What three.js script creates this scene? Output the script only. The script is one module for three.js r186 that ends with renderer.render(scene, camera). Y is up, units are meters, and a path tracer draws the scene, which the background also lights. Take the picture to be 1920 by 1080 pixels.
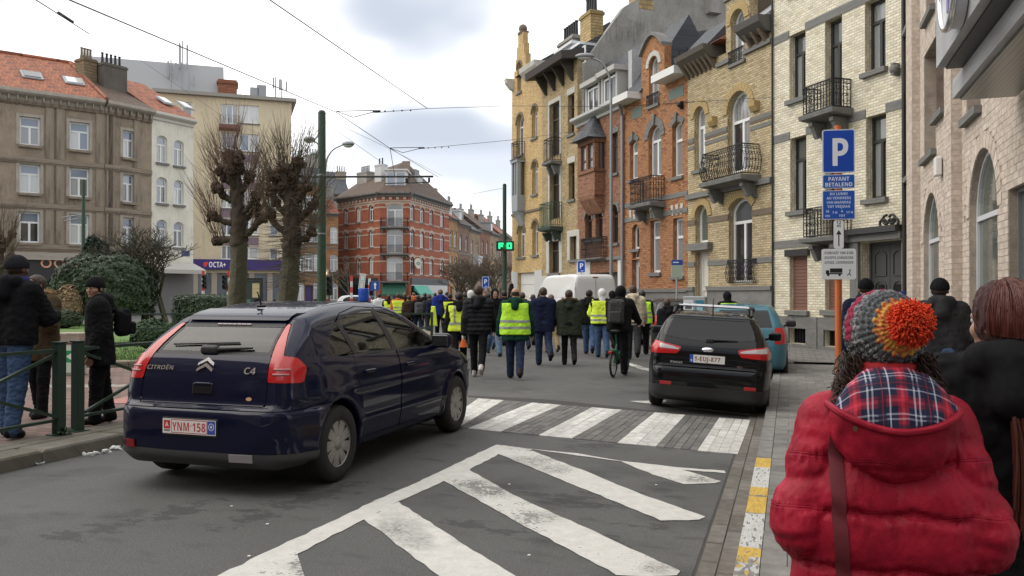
import * as THREE from 'three';
import {mergeGeometries,mergeVertices,toCreasedNormals } from 'three/addons/utils/BufferGeometryUtils.js';
import {RoundedBoxGeometry } from 'three/addons/geometries/RoundedBoxGeometry.js';
import {createNoise3D } from 'simplex-noise';
// ---------------------------------------------------------------- camera, sky, sun, exposure
const scene = new THREE.Scene();
const FOC = 1545,EYE = 1.6,HOR = 550;
const camera = new THREE.PerspectiveCamera(2 * Math.atan(540 / FOC) * 180 / Math.PI,16 / 9,0.1,600);
camera.position.set(0,EYE,0);
camera.rotation.x = Math.atan((HOR - 540) / FOC);
const renderer = new THREE.WebGLRenderer({antialias: true });
renderer.toneMapping = THREE.LinearToneMapping;
renderer.toneMappingExposure = 1.42;
renderer.shadowMap.enabled = true;
function rng(seed) {let a = seed >>> 0;return () => {a = (a + 0x6d2b79f5) | 0;let t = Math.imul(a ^ (a >>> 15),1 | a);t = (t + Math.imul(t ^ (t >>> 7),61 | t)) ^ t;return ((t ^ (t >>> 14)) >>> 0) / 4294967296;};}
const n3 = createNoise3D(rng(77));
const {clamp,lerp,smoothstep } = THREE.MathUtils;
const fbm = (x,y,z,o = 4) => {let s = 0,a = 0.5;for (let i = 0;i < o;i++) {s += a * n3(x,y,z);x *= 2.03;y *= 2.03;z *= 2.03;a *= 0.5;} return s;};
{
const W = 512,H = 256,d = new Float32Array(W * H * 4);
for (let j = 0;j < H;j++) for (let i = 0;i < W;i++) {
const up = ((j + 0.5) / H - 0.5) * Math.PI,az = ((i + 0.5) / W - 0.5) * 2 * Math.PI;
const x = Math.cos(up) * Math.cos(az),y = Math.sin(up),z = Math.cos(up) * Math.sin(az);
const k = 1 / (Math.max(0,y) + 0.28);
let c = fbm(x * k * 0.947 + 29.155,y * 1.578 + 11.071,z * k * 0.947 + 32.363,5);
c = smoothstep(c,-0.14,0.36);
const thick = c,b = 1.18;
const o = (j * W + i) * 4;
d[o] = b * lerp(1.0,0.385,thick);d[o + 1] = b * lerp(1.0,0.425,thick);d[o + 2] = b * lerp(1.0,0.495,thick);d[o + 3] = 1;
}
const t = new THREE.DataTexture(d,W,H,THREE.RGBAFormat,THREE.FloatType);
t.mapping = THREE.EquirectangularReflectionMapping;t.magFilter = THREE.LinearFilter;t.wrapS = THREE.RepeatWrapping;t.needsUpdate = true;
scene.background = t;scene.environment = t;
}
{
const sun = new THREE.DirectionalLight(0xfff4e6,1.15);
sun.position.set(-62,64,-24);sun.target.position.set(0,0,-20);
sun.castShadow = true;sun.shadow.radius = 115;
sun.shadow.mapSize.set(2048,2048);
Object.assign(sun.shadow.camera,{left: -70,right: 70,top: 70,bottom: -70,near: 1,far: 260 });
scene.add(sun,sun.target);
}
// ---------------------------------------------------------------- naming, groups
const used = new Map();
function numbered(n) {const k = used.get(n) ?? 0;used.set(n,k + 1);return k ? n + '_' + String(k).padStart(3,'0') : n;}
function tag(o,label,category,group,kind) {const u = {};if (label) u.label = label;if (category) u.category = category;if (group) u.group = group;if (kind) u.kind = kind;o.userData = u;return o;}
const finish = (m) => {m.castShadow = true;m.receiveShadow = true;return m;};
function thing(name,label,category,pos = [0,0,0],turn = 0,group) {
const o = new THREE.Group();o.name = numbered(name);o.position.set(...pos);o.rotation.y = turn;tag(o,label,category,group);scene.add(o);return o;
}
function part(name,geo,mat,parent) {
const g = Array.isArray(geo) ? merge(geo) : geo;
const m = finish(new THREE.Mesh(g,mat));m.name = name;parent.add(m);return m;
}
function solo(name,geo,mat,label,category,group) {
const m = finish(new THREE.Mesh(Array.isArray(geo) ? merge(geo) : geo,mat));m.name = numbered(name);tag(m,label,category,group);scene.add(m);return m;
}
function struct(name,geo,mat) {const m = finish(new THREE.Mesh(Array.isArray(geo) ? merge(geo) : geo,mat));m.name = numbered(name);m.userData = {kind: 'structure' };scene.add(m);return m;}
function merge(list) {
const col = list.some((g) => g.attributes.color);
const l = list.map((g) => {
g = g.index ? g.toNonIndexed() : g;
const n = g.attributes.position.count,q = new THREE.BufferGeometry();
q.setAttribute('position',g.attributes.position);
if (!g.attributes.normal) g.computeVertexNormals();
q.setAttribute('normal',g.attributes.normal);
q.setAttribute('uv',g.attributes.uv ?? new THREE.BufferAttribute(new Float32Array(n * 2),2));
if (col) q.setAttribute('color',g.attributes.color ?? new THREE.BufferAttribute(new Float32Array(n * 3).fill(1),3));
return q;
});
return mergeGeometries(l);
}
// ---------------------------------------------------------------- places
const TH = 18.6 * Math.PI / 180,CS = Math.cos(TH),SN = Math.sin(TH);
const toRL = (X,z) => [X * CS - z * SN,X * SN + z * CS];
const fromRL = (r,l) => [r * CS + l * SN,-r * SN + l * CS];
function roadY(X,z) {
const [r] = toRL(X,z);
if (r < -3.4) return -0.008 * Math.max(0,Math.min(3.3,-3.4 - r));
return -0.042 * Math.min(r + 3.4,2.85);
}
function ray(px,py,z) {return [(px - 960) / FOC * z,EYE + (HOR - py) / FOC * z];}
function onRoad(px,py,lift = 0) {
let h = 0,X = 0,z = 1;
for (let i = 0;i < 12;i++) {z = FOC * (EYE - h) / (py - HOR);X = (px - 960) / FOC * z;h = roadY(X,z) + lift;}
return [X,z];
}
function onLevel(px,py,h = 0) {const z = FOC * (EYE - h) / (py - HOR);return [(px - 960) / FOC * z,z];}
const at = (px,z,y = 0) => new THREE.Vector3((px - 960) / FOC * z,y,-z);
const V = (x,y,z) => new THREE.Vector3(x,y,z);
// ---------------------------------------------------------------- small geometry kit
function box(w,h,d,x = 0,y = 0,z = 0) {const g = new THREE.BoxGeometry(w,h,d);g.translate(x,y,z);return g;}
function box2(x0,x1,y0,y1,z0,z1) {return box(x1 - x0,y1 - y0,z1 - z0,(x0 + x1) / 2,(y0 + y1) / 2,(z0 + z1) / 2);}
function rbox(w,h,d,r,x = 0,y = 0,z = 0,seg = 2) {const g = new RoundedBoxGeometry(w,h,d,seg,r);g.translate(x,y,z);return g;}
function rod(a,b,r0,r1 = r0,seg = 8,open = false) {
const d = b.clone().sub(a),L = d.length(),g = new THREE.CylinderGeometry(r1,r0,L,seg,1,open);
g.translate(0,L / 2,0);g.applyQuaternion(new THREE.Quaternion().setFromUnitVectors(V(0,1,0),d.normalize()));g.translate(a.x,a.y,a.z);return g;
}
function bar(a,b,w,h = w) {
const d = b.clone().sub(a),L = d.length(),g = new THREE.BoxGeometry(w,h,L);
const m = new THREE.Matrix4().lookAt(V(0,0,0),d,Math.abs(d.y) > 0.99 * L ? V(1,0,0) : V(0,1,0));g.applyMatrix4(m);g.translate((a.x + b.x) / 2,(a.y + b.y) / 2,(a.z + b.z) / 2);return g;
}
function tube(pts,r,seg = 24,rs = 6) {return new THREE.TubeGeometry(new THREE.CatmullRomCurve3(pts),seg,r,rs);}
function ball(r,x = 0,y = 0,z = 0,ws = 14,hs = 10) {const g = new THREE.SphereGeometry(r,ws,hs);g.translate(x,y,z);return g;}
function shapeOf(pts) {const s = new THREE.Shape();pts.forEach(([x,y],i) => (i ? s.lineTo(x,y) : s.moveTo(x,y)));return s;}
function prism(pts,d,z = 0,bevel = 0) {const g = new THREE.ExtrudeGeometry(shapeOf(pts),{depth: d,bevelEnabled: bevel > 0,bevelSize: bevel,bevelThickness: bevel,bevelSegments: 2,steps: 1 });g.translate(0,0,z);return g;}
function rrShape(w,h,r) {const s = new THREE.Shape(),x = -w / 2,y = -h / 2;s.moveTo(x + r,y);s.lineTo(x + w - r,y);s.absarc(x + w - r,y + r,r,-Math.PI / 2,0);s.lineTo(x + w,y + h - r);s.absarc(x + w - r,y + h - r,r,0,Math.PI / 2);s.lineTo(x + r,y + h);s.absarc(x + r,y + h - r,r,Math.PI / 2,Math.PI);s.lineTo(x,y + r);s.absarc(x + r,y + r,r,Math.PI,1.5 * Math.PI);return s;}
function jitter(g,amt,f,seed = 0) {const p = g.attributes.position;for (let i = 0;i < p.count;i++) {const x = p.getX(i),y = p.getY(i),z = p.getZ(i);p.setXYZ(i,x + amt * n3(x * f + seed,y * f,z * f),y + amt * n3(x * f,y * f + 9 + seed,z * f),z + amt * n3(x * f,y * f,z * f + 17 + seed));} g.computeVertexNormals();return g;}
function nets(f,lo,hi,cell,opts = {}) {
const nx = Math.ceil((hi[0] - lo[0]) / cell) + 1,ny = Math.ceil((hi[1] - lo[1]) / cell) + 1,nz = Math.ceil((hi[2] - lo[2]) / cell) + 1;
const val = new Float32Array(nx * ny * nz),id = new Int32Array(nx * ny * nz).fill(-1),pos = [],tri = [];
let o = 0;
for (let k = 0;k < nz;k++) for (let j = 0;j < ny;j++) for (let i = 0;i < nx;i++) val[o++] = f(lo[0] + i * cell,lo[1] + j * cell,lo[2] + k * cell);
const sx = 1,sy = nx,sz = nx * ny,cs = [0,sx,sy,sx + sy,sz,sx + sz,sy + sz,sx + sy + sz];
const E = [[0,1],[2,3],[4,5],[6,7],[0,2],[1,3],[4,6],[5,7],[0,4],[1,5],[2,6],[3,7]];
for (let k = 0;k < nz - 1;k++) for (let j = 0;j < ny - 1;j++) for (let i = 0;i < nx - 1;i++) {
const b = i + j * sy + k * sz;let m = 0;
for (let c = 0;c < 8;c++) if (val[b + cs[c]] < 0) m |= 1 << c;
if (m === 0 || m === 255) continue;
let x = 0,y = 0,z = 0,n = 0;
for (const [p,q] of E) {const a = val[b + cs[p]],c = val[b + cs[q]];if ((a < 0) === (c < 0)) continue;const t = a / (a - c);x += (p & 1) + t * ((q & 1) - (p & 1));y += ((p >> 1) & 1) + t * (((q >> 1) & 1) - ((p >> 1) & 1));z += (p >> 2) + t * ((q >> 2) - (p >> 2));n++;}
id[b] = pos.length / 3;pos.push(lo[0] + (i + x / n) * cell,lo[1] + (j + y / n) * cell,lo[2] + (k + z / n) * cell);
}
const quad = (a,b,c,d,flip) => {if (a < 0 || b < 0 || c < 0 || d < 0) return;flip ? tri.push(a,c,b,a,d,c) : tri.push(a,b,c,a,c,d);};
for (let k = 1;k < nz - 1;k++) for (let j = 1;j < ny - 1;j++) for (let i = 1;i < nx - 1;i++) {
const b = i + j * sy + k * sz,s = val[b] < 0;
if (s !== val[b + sx] < 0) quad(id[b],id[b - sy],id[b - sy - sz],id[b - sz],s === false ? false : true);
if (s !== val[b + sy] < 0) quad(id[b],id[b - sz],id[b - sx - sz],id[b - sx],s === false ? false : true);
if (s !== val[b + sz] < 0) quad(id[b],id[b - sx],id[b - sx - sy],id[b - sy],s === false ? false : true);
}
const P = new Float32Array(pos),N = new Float32Array(pos.length),e = opts.eps ?? cell * 0.25;
for (let i = 0;i < P.length;i += 3) {
for (let it = 0;it < (opts.pull ?? 2);it++) {
const x = P[i],y = P[i + 1],z = P[i + 2],v = f(x,y,z);
const gx = (f(x + e,y,z) - f(x - e,y,z)) / (2 * e),gy = (f(x,y + e,z) - f(x,y - e,z)) / (2 * e),gz = (f(x,y,z + e) - f(x,y,z - e)) / (2 * e),g2 = gx * gx + gy * gy + gz * gz;
if (g2 < 1e-4) break;
let s = -v / g2;const L = Math.abs(s) * Math.sqrt(g2),mx = cell * 0.5;if (L > mx) s *= mx / L;
P[i] += gx * s;P[i + 1] += gy * s;P[i + 2] += gz * s;
}
const x = P[i],y = P[i + 1],z = P[i + 2],gx = f(x + e,y,z) - f(x - e,y,z),gy = f(x,y + e,z) - f(x,y - e,z),gz = f(x,y,z + e) - f(x,y,z - e),L = Math.hypot(gx,gy,gz) || 1;
N[i] = gx / L;N[i + 1] = gy / L;N[i + 2] = gz / L;
}
const g = new THREE.BufferGeometry();let good = 0;
for (let t = 0;t < tri.length;t += 3) {const a = tri[t] * 3,b = tri[t + 1] * 3,c = tri[t + 2] * 3;const ux = P[b] - P[a],uy = P[b + 1] - P[a + 1],uz = P[b + 2] - P[a + 2],vx = P[c] - P[a],vy = P[c + 1] - P[a + 1],vz = P[c + 2] - P[a + 2];const d = (uy * vz - uz * vy) * N[a] + (uz * vx - ux * vz) * N[a + 1] + (ux * vy - uy * vx) * N[a + 2];good += d >= 0 ? 1 : -1;}
if (good < 0) for (let t = 0;t < tri.length;t += 3) {const q = tri[t + 1];tri[t + 1] = tri[t + 2];tri[t + 2] = q;}
g.setAttribute('position',new THREE.BufferAttribute(P,3));g.setAttribute('normal',new THREE.BufferAttribute(N,3));g.setIndex(tri);
const uvs = new Float32Array(P.length / 3 * 2);for (let i = 0,q = 0;i < P.length;i += 3) {uvs[q++] = P[i] + P[i + 2] * 0.7;uvs[q++] = P[i + 1];}
g.setAttribute('uv',new THREE.BufferAttribute(uvs,2));
return g;
}
const smin = (a,b,k) => {const h = Math.max(k - Math.abs(a - b),0) / k;return Math.min(a,b) - h * h * k * 0.25;};
const smax = (a,b,k) => -smin(-a,-b,k);
function cap(x,y,z,c) {
const bx = c[4] - c[0],by = c[5] - c[1],bz = c[6] - c[2],px = x - c[0],py = y - c[1],pz = z - c[2];
let t = (px * bx + py * by + pz * bz) / (bx * bx + by * by + bz * bz + 1e-9);t = t < 0 ? 0 : t > 1 ? 1 : t;
return Math.hypot(px - bx * t,py - by * t,pz - bz * t) - (c[3] + (c[7] - c[3]) * t);
}
function clip(g,f) {
const p = g.attributes.position.array,n = g.attributes.normal.array,u = g.attributes.uv?.array,ix = g.index?.array,cnt = ix ? ix.length : p.length / 3;
const F = new Float32Array(p.length / 3);for (let i = 0;i < F.length;i++) F[i] = f(p[i * 3],p[i * 3 + 1],p[i * 3 + 2]);
const op = [],on = [],ou = [];
const put = (a) => {op.push(p[a * 3],p[a * 3 + 1],p[a * 3 + 2]);on.push(n[a * 3],n[a * 3 + 1],n[a * 3 + 2]);if (u) ou.push(u[a * 2],u[a * 2 + 1]);};
const cut = (a,b) => {const t = F[a] / (F[a] - F[b]);for (let c = 0;c < 3;c++) op.push(p[a * 3 + c] + t * (p[b * 3 + c] - p[a * 3 + c]));for (let c = 0;c < 3;c++) on.push(n[a * 3 + c] + t * (n[b * 3 + c] - n[a * 3 + c]));if (u) for (let c = 0;c < 2;c++) ou.push(u[a * 2 + c] + t * (u[b * 2 + c] - u[a * 2 + c]));};
for (let t = 0;t < cnt;t += 3) {
const v = ix ? [ix[t],ix[t + 1],ix[t + 2]] : [t,t + 1,t + 2],s = v.map((a) => F[a] >= 0),k = s[0] + s[1] + s[2];
if (k === 0) continue;
if (k === 3) {v.forEach(put);continue;}
let r = 0;while (k === 1 ? !s[r] : s[r]) r++;
const a = v[r],b = v[(r + 1) % 3],c = v[(r + 2) % 3];
if (k === 1) {put(a);cut(a,b);cut(a,c);} else {cut(a,b);put(b);put(c);cut(a,b);put(c);cut(a,c);}
}
const q = new THREE.BufferGeometry();
q.setAttribute('position',new THREE.Float32BufferAttribute(op,3));q.setAttribute('normal',new THREE.Float32BufferAttribute(on,3));q.setAttribute('uv',new THREE.Float32BufferAttribute(u ? ou : new Float32Array(op.length / 3 * 2),2));
return q;
}
function offset(g,d) {const q = g.clone(),p = q.attributes.position,n = q.attributes.normal;for (let i = 0;i < p.count;i++) p.setXYZ(i,p.getX(i) + n.getX(i) * d,p.getY(i) + n.getY(i) * d,p.getZ(i) + n.getZ(i) * d);return q;}
function polyDist(pts) {
return (x,y) => {
let d = 1e9,s = 1;const n = pts.length;
for (let i = 0,j = n - 1;i < n;j = i,i++) {
const ex = pts[j][0] - pts[i][0],ey = pts[j][1] - pts[i][1],wx = x - pts[i][0],wy = y - pts[i][1],t = clamp((wx * ex + wy * ey) / (ex * ex + ey * ey),0,1);
d = Math.min(d,(wx - ex * t) ** 2 + (wy - ey * t) ** 2);
const a = y >= pts[i][1],b = y < pts[j][1],c = ex * wy > ey * wx;if ((a && b && c) || (!a && !b && !c)) s = -s;
}
return s * Math.sqrt(d);
};
}
function smoothPoly(pts,n = 6) {const c = new THREE.CatmullRomCurve3(pts.map(([x,y]) => V(x,y,0)),true,'centripetal');return c.getPoints(pts.length * n).slice(0,-1).map((p) => [p.x,p.y]);}
function interp(tab) {return (x) => {if (x <= tab[0][0]) return tab[0][1];for (let i = 1;i < tab.length;i++) if (x <= tab[i][0]) {const t = (x - tab[i - 1][0]) / (tab[i][0] - tab[i - 1][0]);return tab[i - 1][1] + t * (tab[i][1] - tab[i - 1][1]);} return tab[tab.length - 1][1];};}
function smoothCurve(tab,n = 200) {
const x = tab.map((t) => t[0]),y = tab.map((t) => t[1]),m = [];
for (let i = 0;i < x.length;i++) {const a = i ? (y[i] - y[i - 1]) / (x[i] - x[i - 1]) : null,b = i < x.length - 1 ? (y[i + 1] - y[i]) / (x[i + 1] - x[i]) : null;m.push(a === null ? b : b === null ? a : a * b <= 0 ? 0 : 2 * a * b / (a + b));}
return (q) => {if (q <= x[0]) return y[0] + m[0] * (q - x[0]);let i = 1;while (i < x.length - 1 && q > x[i]) i++;if (q >= x[x.length - 1]) return y[x.length - 1] + m[x.length - 1] * (q - x[x.length - 1]);const h = x[i] - x[i - 1],t = (q - x[i - 1]) / h,t2 = t * t,t3 = t2 * t;return (2 * t3 - 3 * t2 + 1) * y[i - 1] + (t3 - 2 * t2 + t) * h * m[i - 1] + (3 * t2 - 2 * t3) * y[i] + (t3 - t2) * h * m[i];};
}
// ---------------------------------------------------------------- textures
const srgb = (c) => (c <= 0.0031308 ? c * 12.92 : 1.055 * c ** (1 / 2.4) - 0.055);
function tex(w,h,fn,color = true) {
const d = new Uint8Array(w * h * 4);
for (let j = 0;j < h;j++) for (let i = 0;i < w;i++) {
const c = fn((i + 0.5) / w,(j + 0.5) / h),o = (j * w + i) * 4;
if (color) for (let k = 0;k < 3;k++) d[o + k] = Math.round(255 * srgb(clamp(c[k],0,1)));else d[o] = d[o + 1] = d[o + 2] = Math.round(255 * clamp(c,0,1));
d[o + 3] = 255;
}
const t = new THREE.DataTexture(d,w,h,THREE.RGBAFormat);t.magFilter = THREE.LinearFilter;t.wrapS = t.wrapT = THREE.RepeatWrapping;if (color) t.colorSpace = THREE.SRGBColorSpace;t.needsUpdate = true;return t;
}
const rep = (t,w,h = w) => {const c = t.clone();c.repeat.set(1 / w,1 / h);c.needsUpdate = true;return c;};
function tile(u,v,f,seed,o = 4,fy = f) {const a = (x,y) => fbm(x * f + seed,y * fy - seed,seed * 1.7,o);return a(u,v) * (1 - u) * (1 - v) + a(u - 1,v) * u * (1 - v) + a(u,v - 1) * (1 - u) * v + a(u - 1,v - 1) * u * v;}
const mixc = (a,b,t) => [lerp(a[0],b[0],t),lerp(a[1],b[1],t),lerp(a[2],b[2],t)];
const mulc = (a,k) => [a[0] * k,a[1] * k,a[2] * k];
function canvas(w,h,draw) {const c = document.createElement('canvas');c.width = w;c.height = h;draw(c.getContext('2d'),w,h);const t = new THREE.CanvasTexture(c);t.colorSpace = THREE.SRGBColorSpace;t.anisotropy = 4;return t;}
function mat(color,rough = 0.8,extra = {}) {const P = extra.clearcoat !== undefined || extra.transmission !== undefined || extra.sheen !== undefined;const m = new (P ? THREE.MeshPhysicalMaterial : THREE.MeshStandardMaterial)({roughness: rough,...extra });if (Array.isArray(color)) m.color.setRGB(...color);else if (color !== undefined && color !== null && !extra.color) m.color.set(color);return m;}
const bumps = {};
function brickTex(tones,mortar,o = {}) {
const nb = o.nb ?? 8,nc = o.nc ?? 20,seed = o.seed ?? 1,r = rng(seed),tone = [];
for (let i = 0;i < nb * 2 * nc;i++) tone.push([r(),r(),r()]);
const jw = o.joint ?? 0.05,jh = jw * (1.6 / nb) / (1.5 / nc);
const cell = (u,v) => {const c = Math.floor(v * nc),fy = v * nc - c;let x = u * nb + (c % 2) * 0.5;const b = Math.floor(x),fx = x - b;const t = tone[((b % nb) + nb) % nb + c * nb];const e = Math.min(fx,1 - fx) / jw,g = Math.min(fy,1 - fy) / jh;return [Math.min(e,g),t];};
const col = tex(512,512,(u,v) => {const [e,t] = cell(u,v);const g = tile(u,v,9,seed,3) * 0.25 + tile(u,v,2.2,seed + 5,3) * 0.35;let c = mixc(tones[0],tones[1],clamp(t[0] + g,0,1));if (t[1] > 0.85) c = tones[2] ?? c;c = mulc(c,0.86 + 0.28 * t[2] + g * 0.5);return mixc(mulc(mortar,1 + g * 0.5),c,smoothstep(e,0.75,1.25));});
const key = 'b' + nb + nc + jw,bump = bumps[key] ??= tex(512,512,(u,v) => {const [e,t] = cell(u,v);return smoothstep(e,0.5,1.5) * (0.75 + 0.2 * t[0]) + 0.1 * tile(u,v,20,seed,2);},false);
return {map: rep(col,1.6,1.5),bumpMap: rep(bump,1.6,1.5),bumpScale: 0.008 };
}
function grimeTex(base,o = {}) {
const hi = (o.amp ?? 0.35) > 0.3,run = (o.streak ?? 0.25) > 0.45,key = 'g' + hi + run,s = 3 + hi * 8 + run * 5,a = hi ? 0.45 : 0.2,str = run ? 0.62 : 0.3;
const col = bumps[key] ??= tex(512,512,(u,v) => {const g = tile(u,v,3,s,5) * a + tile(u,v,24,s + 3,3) * a * 0.5,k = clamp(tile(u,v,22,s + 9,3,2.6) * 1.4 + tile(u,v,2.2,s + 21,3) * 0.9,0,1) * str;return mulc([0.7,0.7,0.7],(1 + g) * (1 - 0.6 * k));});
const bump = bumps.grime ??= tex(256,256,(u,v) => 0.5 + tile(u,v,16,7,4) * 0.7,false),map = rep(col,o.size ?? 3);
map.offset.set((o.seed ?? 3) * 0.37 % 1,(o.seed ?? 3) * 0.61 % 1);
return {map,bumpMap: rep(bump,0.8),bumpScale: o.bump ?? 0.004,color: new THREE.Color().setRGB(...base.map((v) => Math.min(1,v / 0.7))) };
}
const grimeTexShared = (c) => grimeTex(c,{amp: 0.4,streak: 0.5,size: 4,seed: Math.round(c[0] * 97) });
const grain = (c,k = 1) => {const t = bumps.grain ??= tex(256,256,(u,v) => mulc([0.7,0.7,0.7],1 + tile(u,v,4,51,4) * 0.5 + n3(u * 90,v * 90,51) * 0.16));return {map: rep(t,k),color: new THREE.Color().setRGB(...c.map((v) => Math.min(1,v / 0.7))) };};
// ---------------------------------------------------------------- ground
const asphaltAt = (u,v) => {
const sp = n3(u * 700,v * 700,3) * 0.5 + n3(u * 1500,v * 1500,9) * 0.4,g = tile(u,v,3,11,5),st = clamp(tile(u,v,6,21,5) * 2.6 - 0.3,0,1),st2 = clamp(tile(u,v,11,31,4,24) * 3 - 0.5,0,1);
return mulc([0.096,0.095,0.091],(1 + sp * 0.42 + g * 0.34) * (1 - st * 0.42) * (1 - st2 * 0.4));
};
const asphaltCol = tex(1024,1024,asphaltAt);
const asphaltBump = tex(512,512,(u,v) => 0.5 + n3(u * 190,v * 190,1) * 0.3 + n3(u * 60,v * 60,5) * 0.2,false);
const asphalt = mat(0xffffff,0.78,{map: rep(asphaltCol,7),bumpMap: rep(asphaltBump,1.3),bumpScale: 0.009 });
const wornCol = tex(1024,1024,(u,v) => {
const g = tile(u,v,2.4,41,4),w = tile(u,v,26,43,4),w2 = tile(u,v,60,47,3),k = smoothstep(g * 1.5 + w * 0.9 + w2 * 0.6,0.3,0.75),sp = n3(u * 600,v * 600,3);
const sm = clamp(tile(u,v,3.4,59,4) * 1.9 + w * 0.35,0,1);return mixc(mulc([0.56,0.555,0.52],(1 + g * 0.22 + w * 0.16 + sp * 0.07) * (1 - 0.5 * sm)),mulc([0.17,0.165,0.155],1 + w * 0.6 + sp * 0.2),k);
});
const paint = mat(0xffffff,0.62,{map: rep(wornCol,4.5),bumpMap: rep(asphaltBump,1.3),bumpScale: 0.0035 });
{
const rs = [-260,-120,-60,-30,-15,-8,-6.7,-5.5,-4.4,-3.7,-3.4,-3.1,-2.4,-1.6,-0.9,-0.55,0.5,4,10,25,60,130,260],ls = [];
for (let l = -12;l < 40;l += 1.5) ls.push(l);for (let l = 40;l < 120;l += 8) ls.push(l);ls.push(150,220,330,480);
const p = [],uv = [],ix = [],W = rs.length;
for (const l of ls) for (const r of rs) {const [X,z] = fromRL(r,l);p.push(X,roadY(X,z),-z);uv.push(r,l);}
for (let j = 0;j < ls.length - 1;j++) for (let i = 0;i < W - 1;i++) {const a = j * W + i;ix.push(a,a + 1,a + W + 1,a,a + W + 1,a + W);}
const g = new THREE.BufferGeometry();g.setAttribute('position',new THREE.Float32BufferAttribute(p,3));g.setAttribute('uv',new THREE.Float32BufferAttribute(uv,2));g.setIndex(ix);g.computeVertexNormals();
struct('road',g,asphalt);
}
function drape(poly,lift,yOf = roadY,edge = 0.22) {
const pts = poly.map(([x,z]) => new THREE.Vector2(x,z)),tr = THREE.ShapeUtils.triangulateShape(pts,[]);
let T = tr.map((t) => t.map((i) => [pts[i].x,pts[i].y]));
for (let it = 0;it < 9;it++) {
const N = [];let any = false;
for (const t of T) {
let m = 0,w = 0;for (let k = 0;k < 3;k++) {const d = Math.hypot(t[k][0] - t[(k + 1) % 3][0],t[k][1] - t[(k + 1) % 3][1]);if (d > m) {m = d;w = k;} }
if (m <= edge) {N.push(t);continue;}
any = true;const a = t[w],b = t[(w + 1) % 3],c = t[(w + 2) % 3],q = [(a[0] + b[0]) / 2,(a[1] + b[1]) / 2];N.push([a,q,c],[q,b,c]);
}
T = N;if (!any) break;
}
const p = [],uv = [];
for (const t of T) {const s = (t[1][0] - t[0][0]) * (t[2][1] - t[0][1]) - (t[1][1] - t[0][1]) * (t[2][0] - t[0][0]);for (const [x,z] of s > 0 ? t : [t[0],t[2],t[1]]) {p.push(x,yOf(x,z) + lift,-z);const [r,l] = toRL(x,z);uv.push(r,l);} }
const g = new THREE.BufferGeometry();g.setAttribute('position',new THREE.Float32BufferAttribute(p,3));g.setAttribute('uv',new THREE.Float32BufferAttribute(uv,2));g.computeVertexNormals();return g;
}
const px = (list) => list.map(([x,y]) => onRoad(x,y));
function ragged(poly,step,amp,seed) {const out = [];poly.forEach((a,i) => {const b = poly[(i + 1) % poly.length],L = Math.hypot(b[0] - a[0],b[1] - a[1]),n = Math.max(1,Math.round(L / step));for (let k = 0;k < n;k++) {const t = k / n,e = amp * n3(seed + i,k * 0.9,4);out.push([a[0] + (b[0] - a[0]) * t - (b[1] - a[1]) / L * e,a[1] + (b[1] - a[1]) * t + (b[0] - a[0]) / L * e]);} });return out;}
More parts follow.
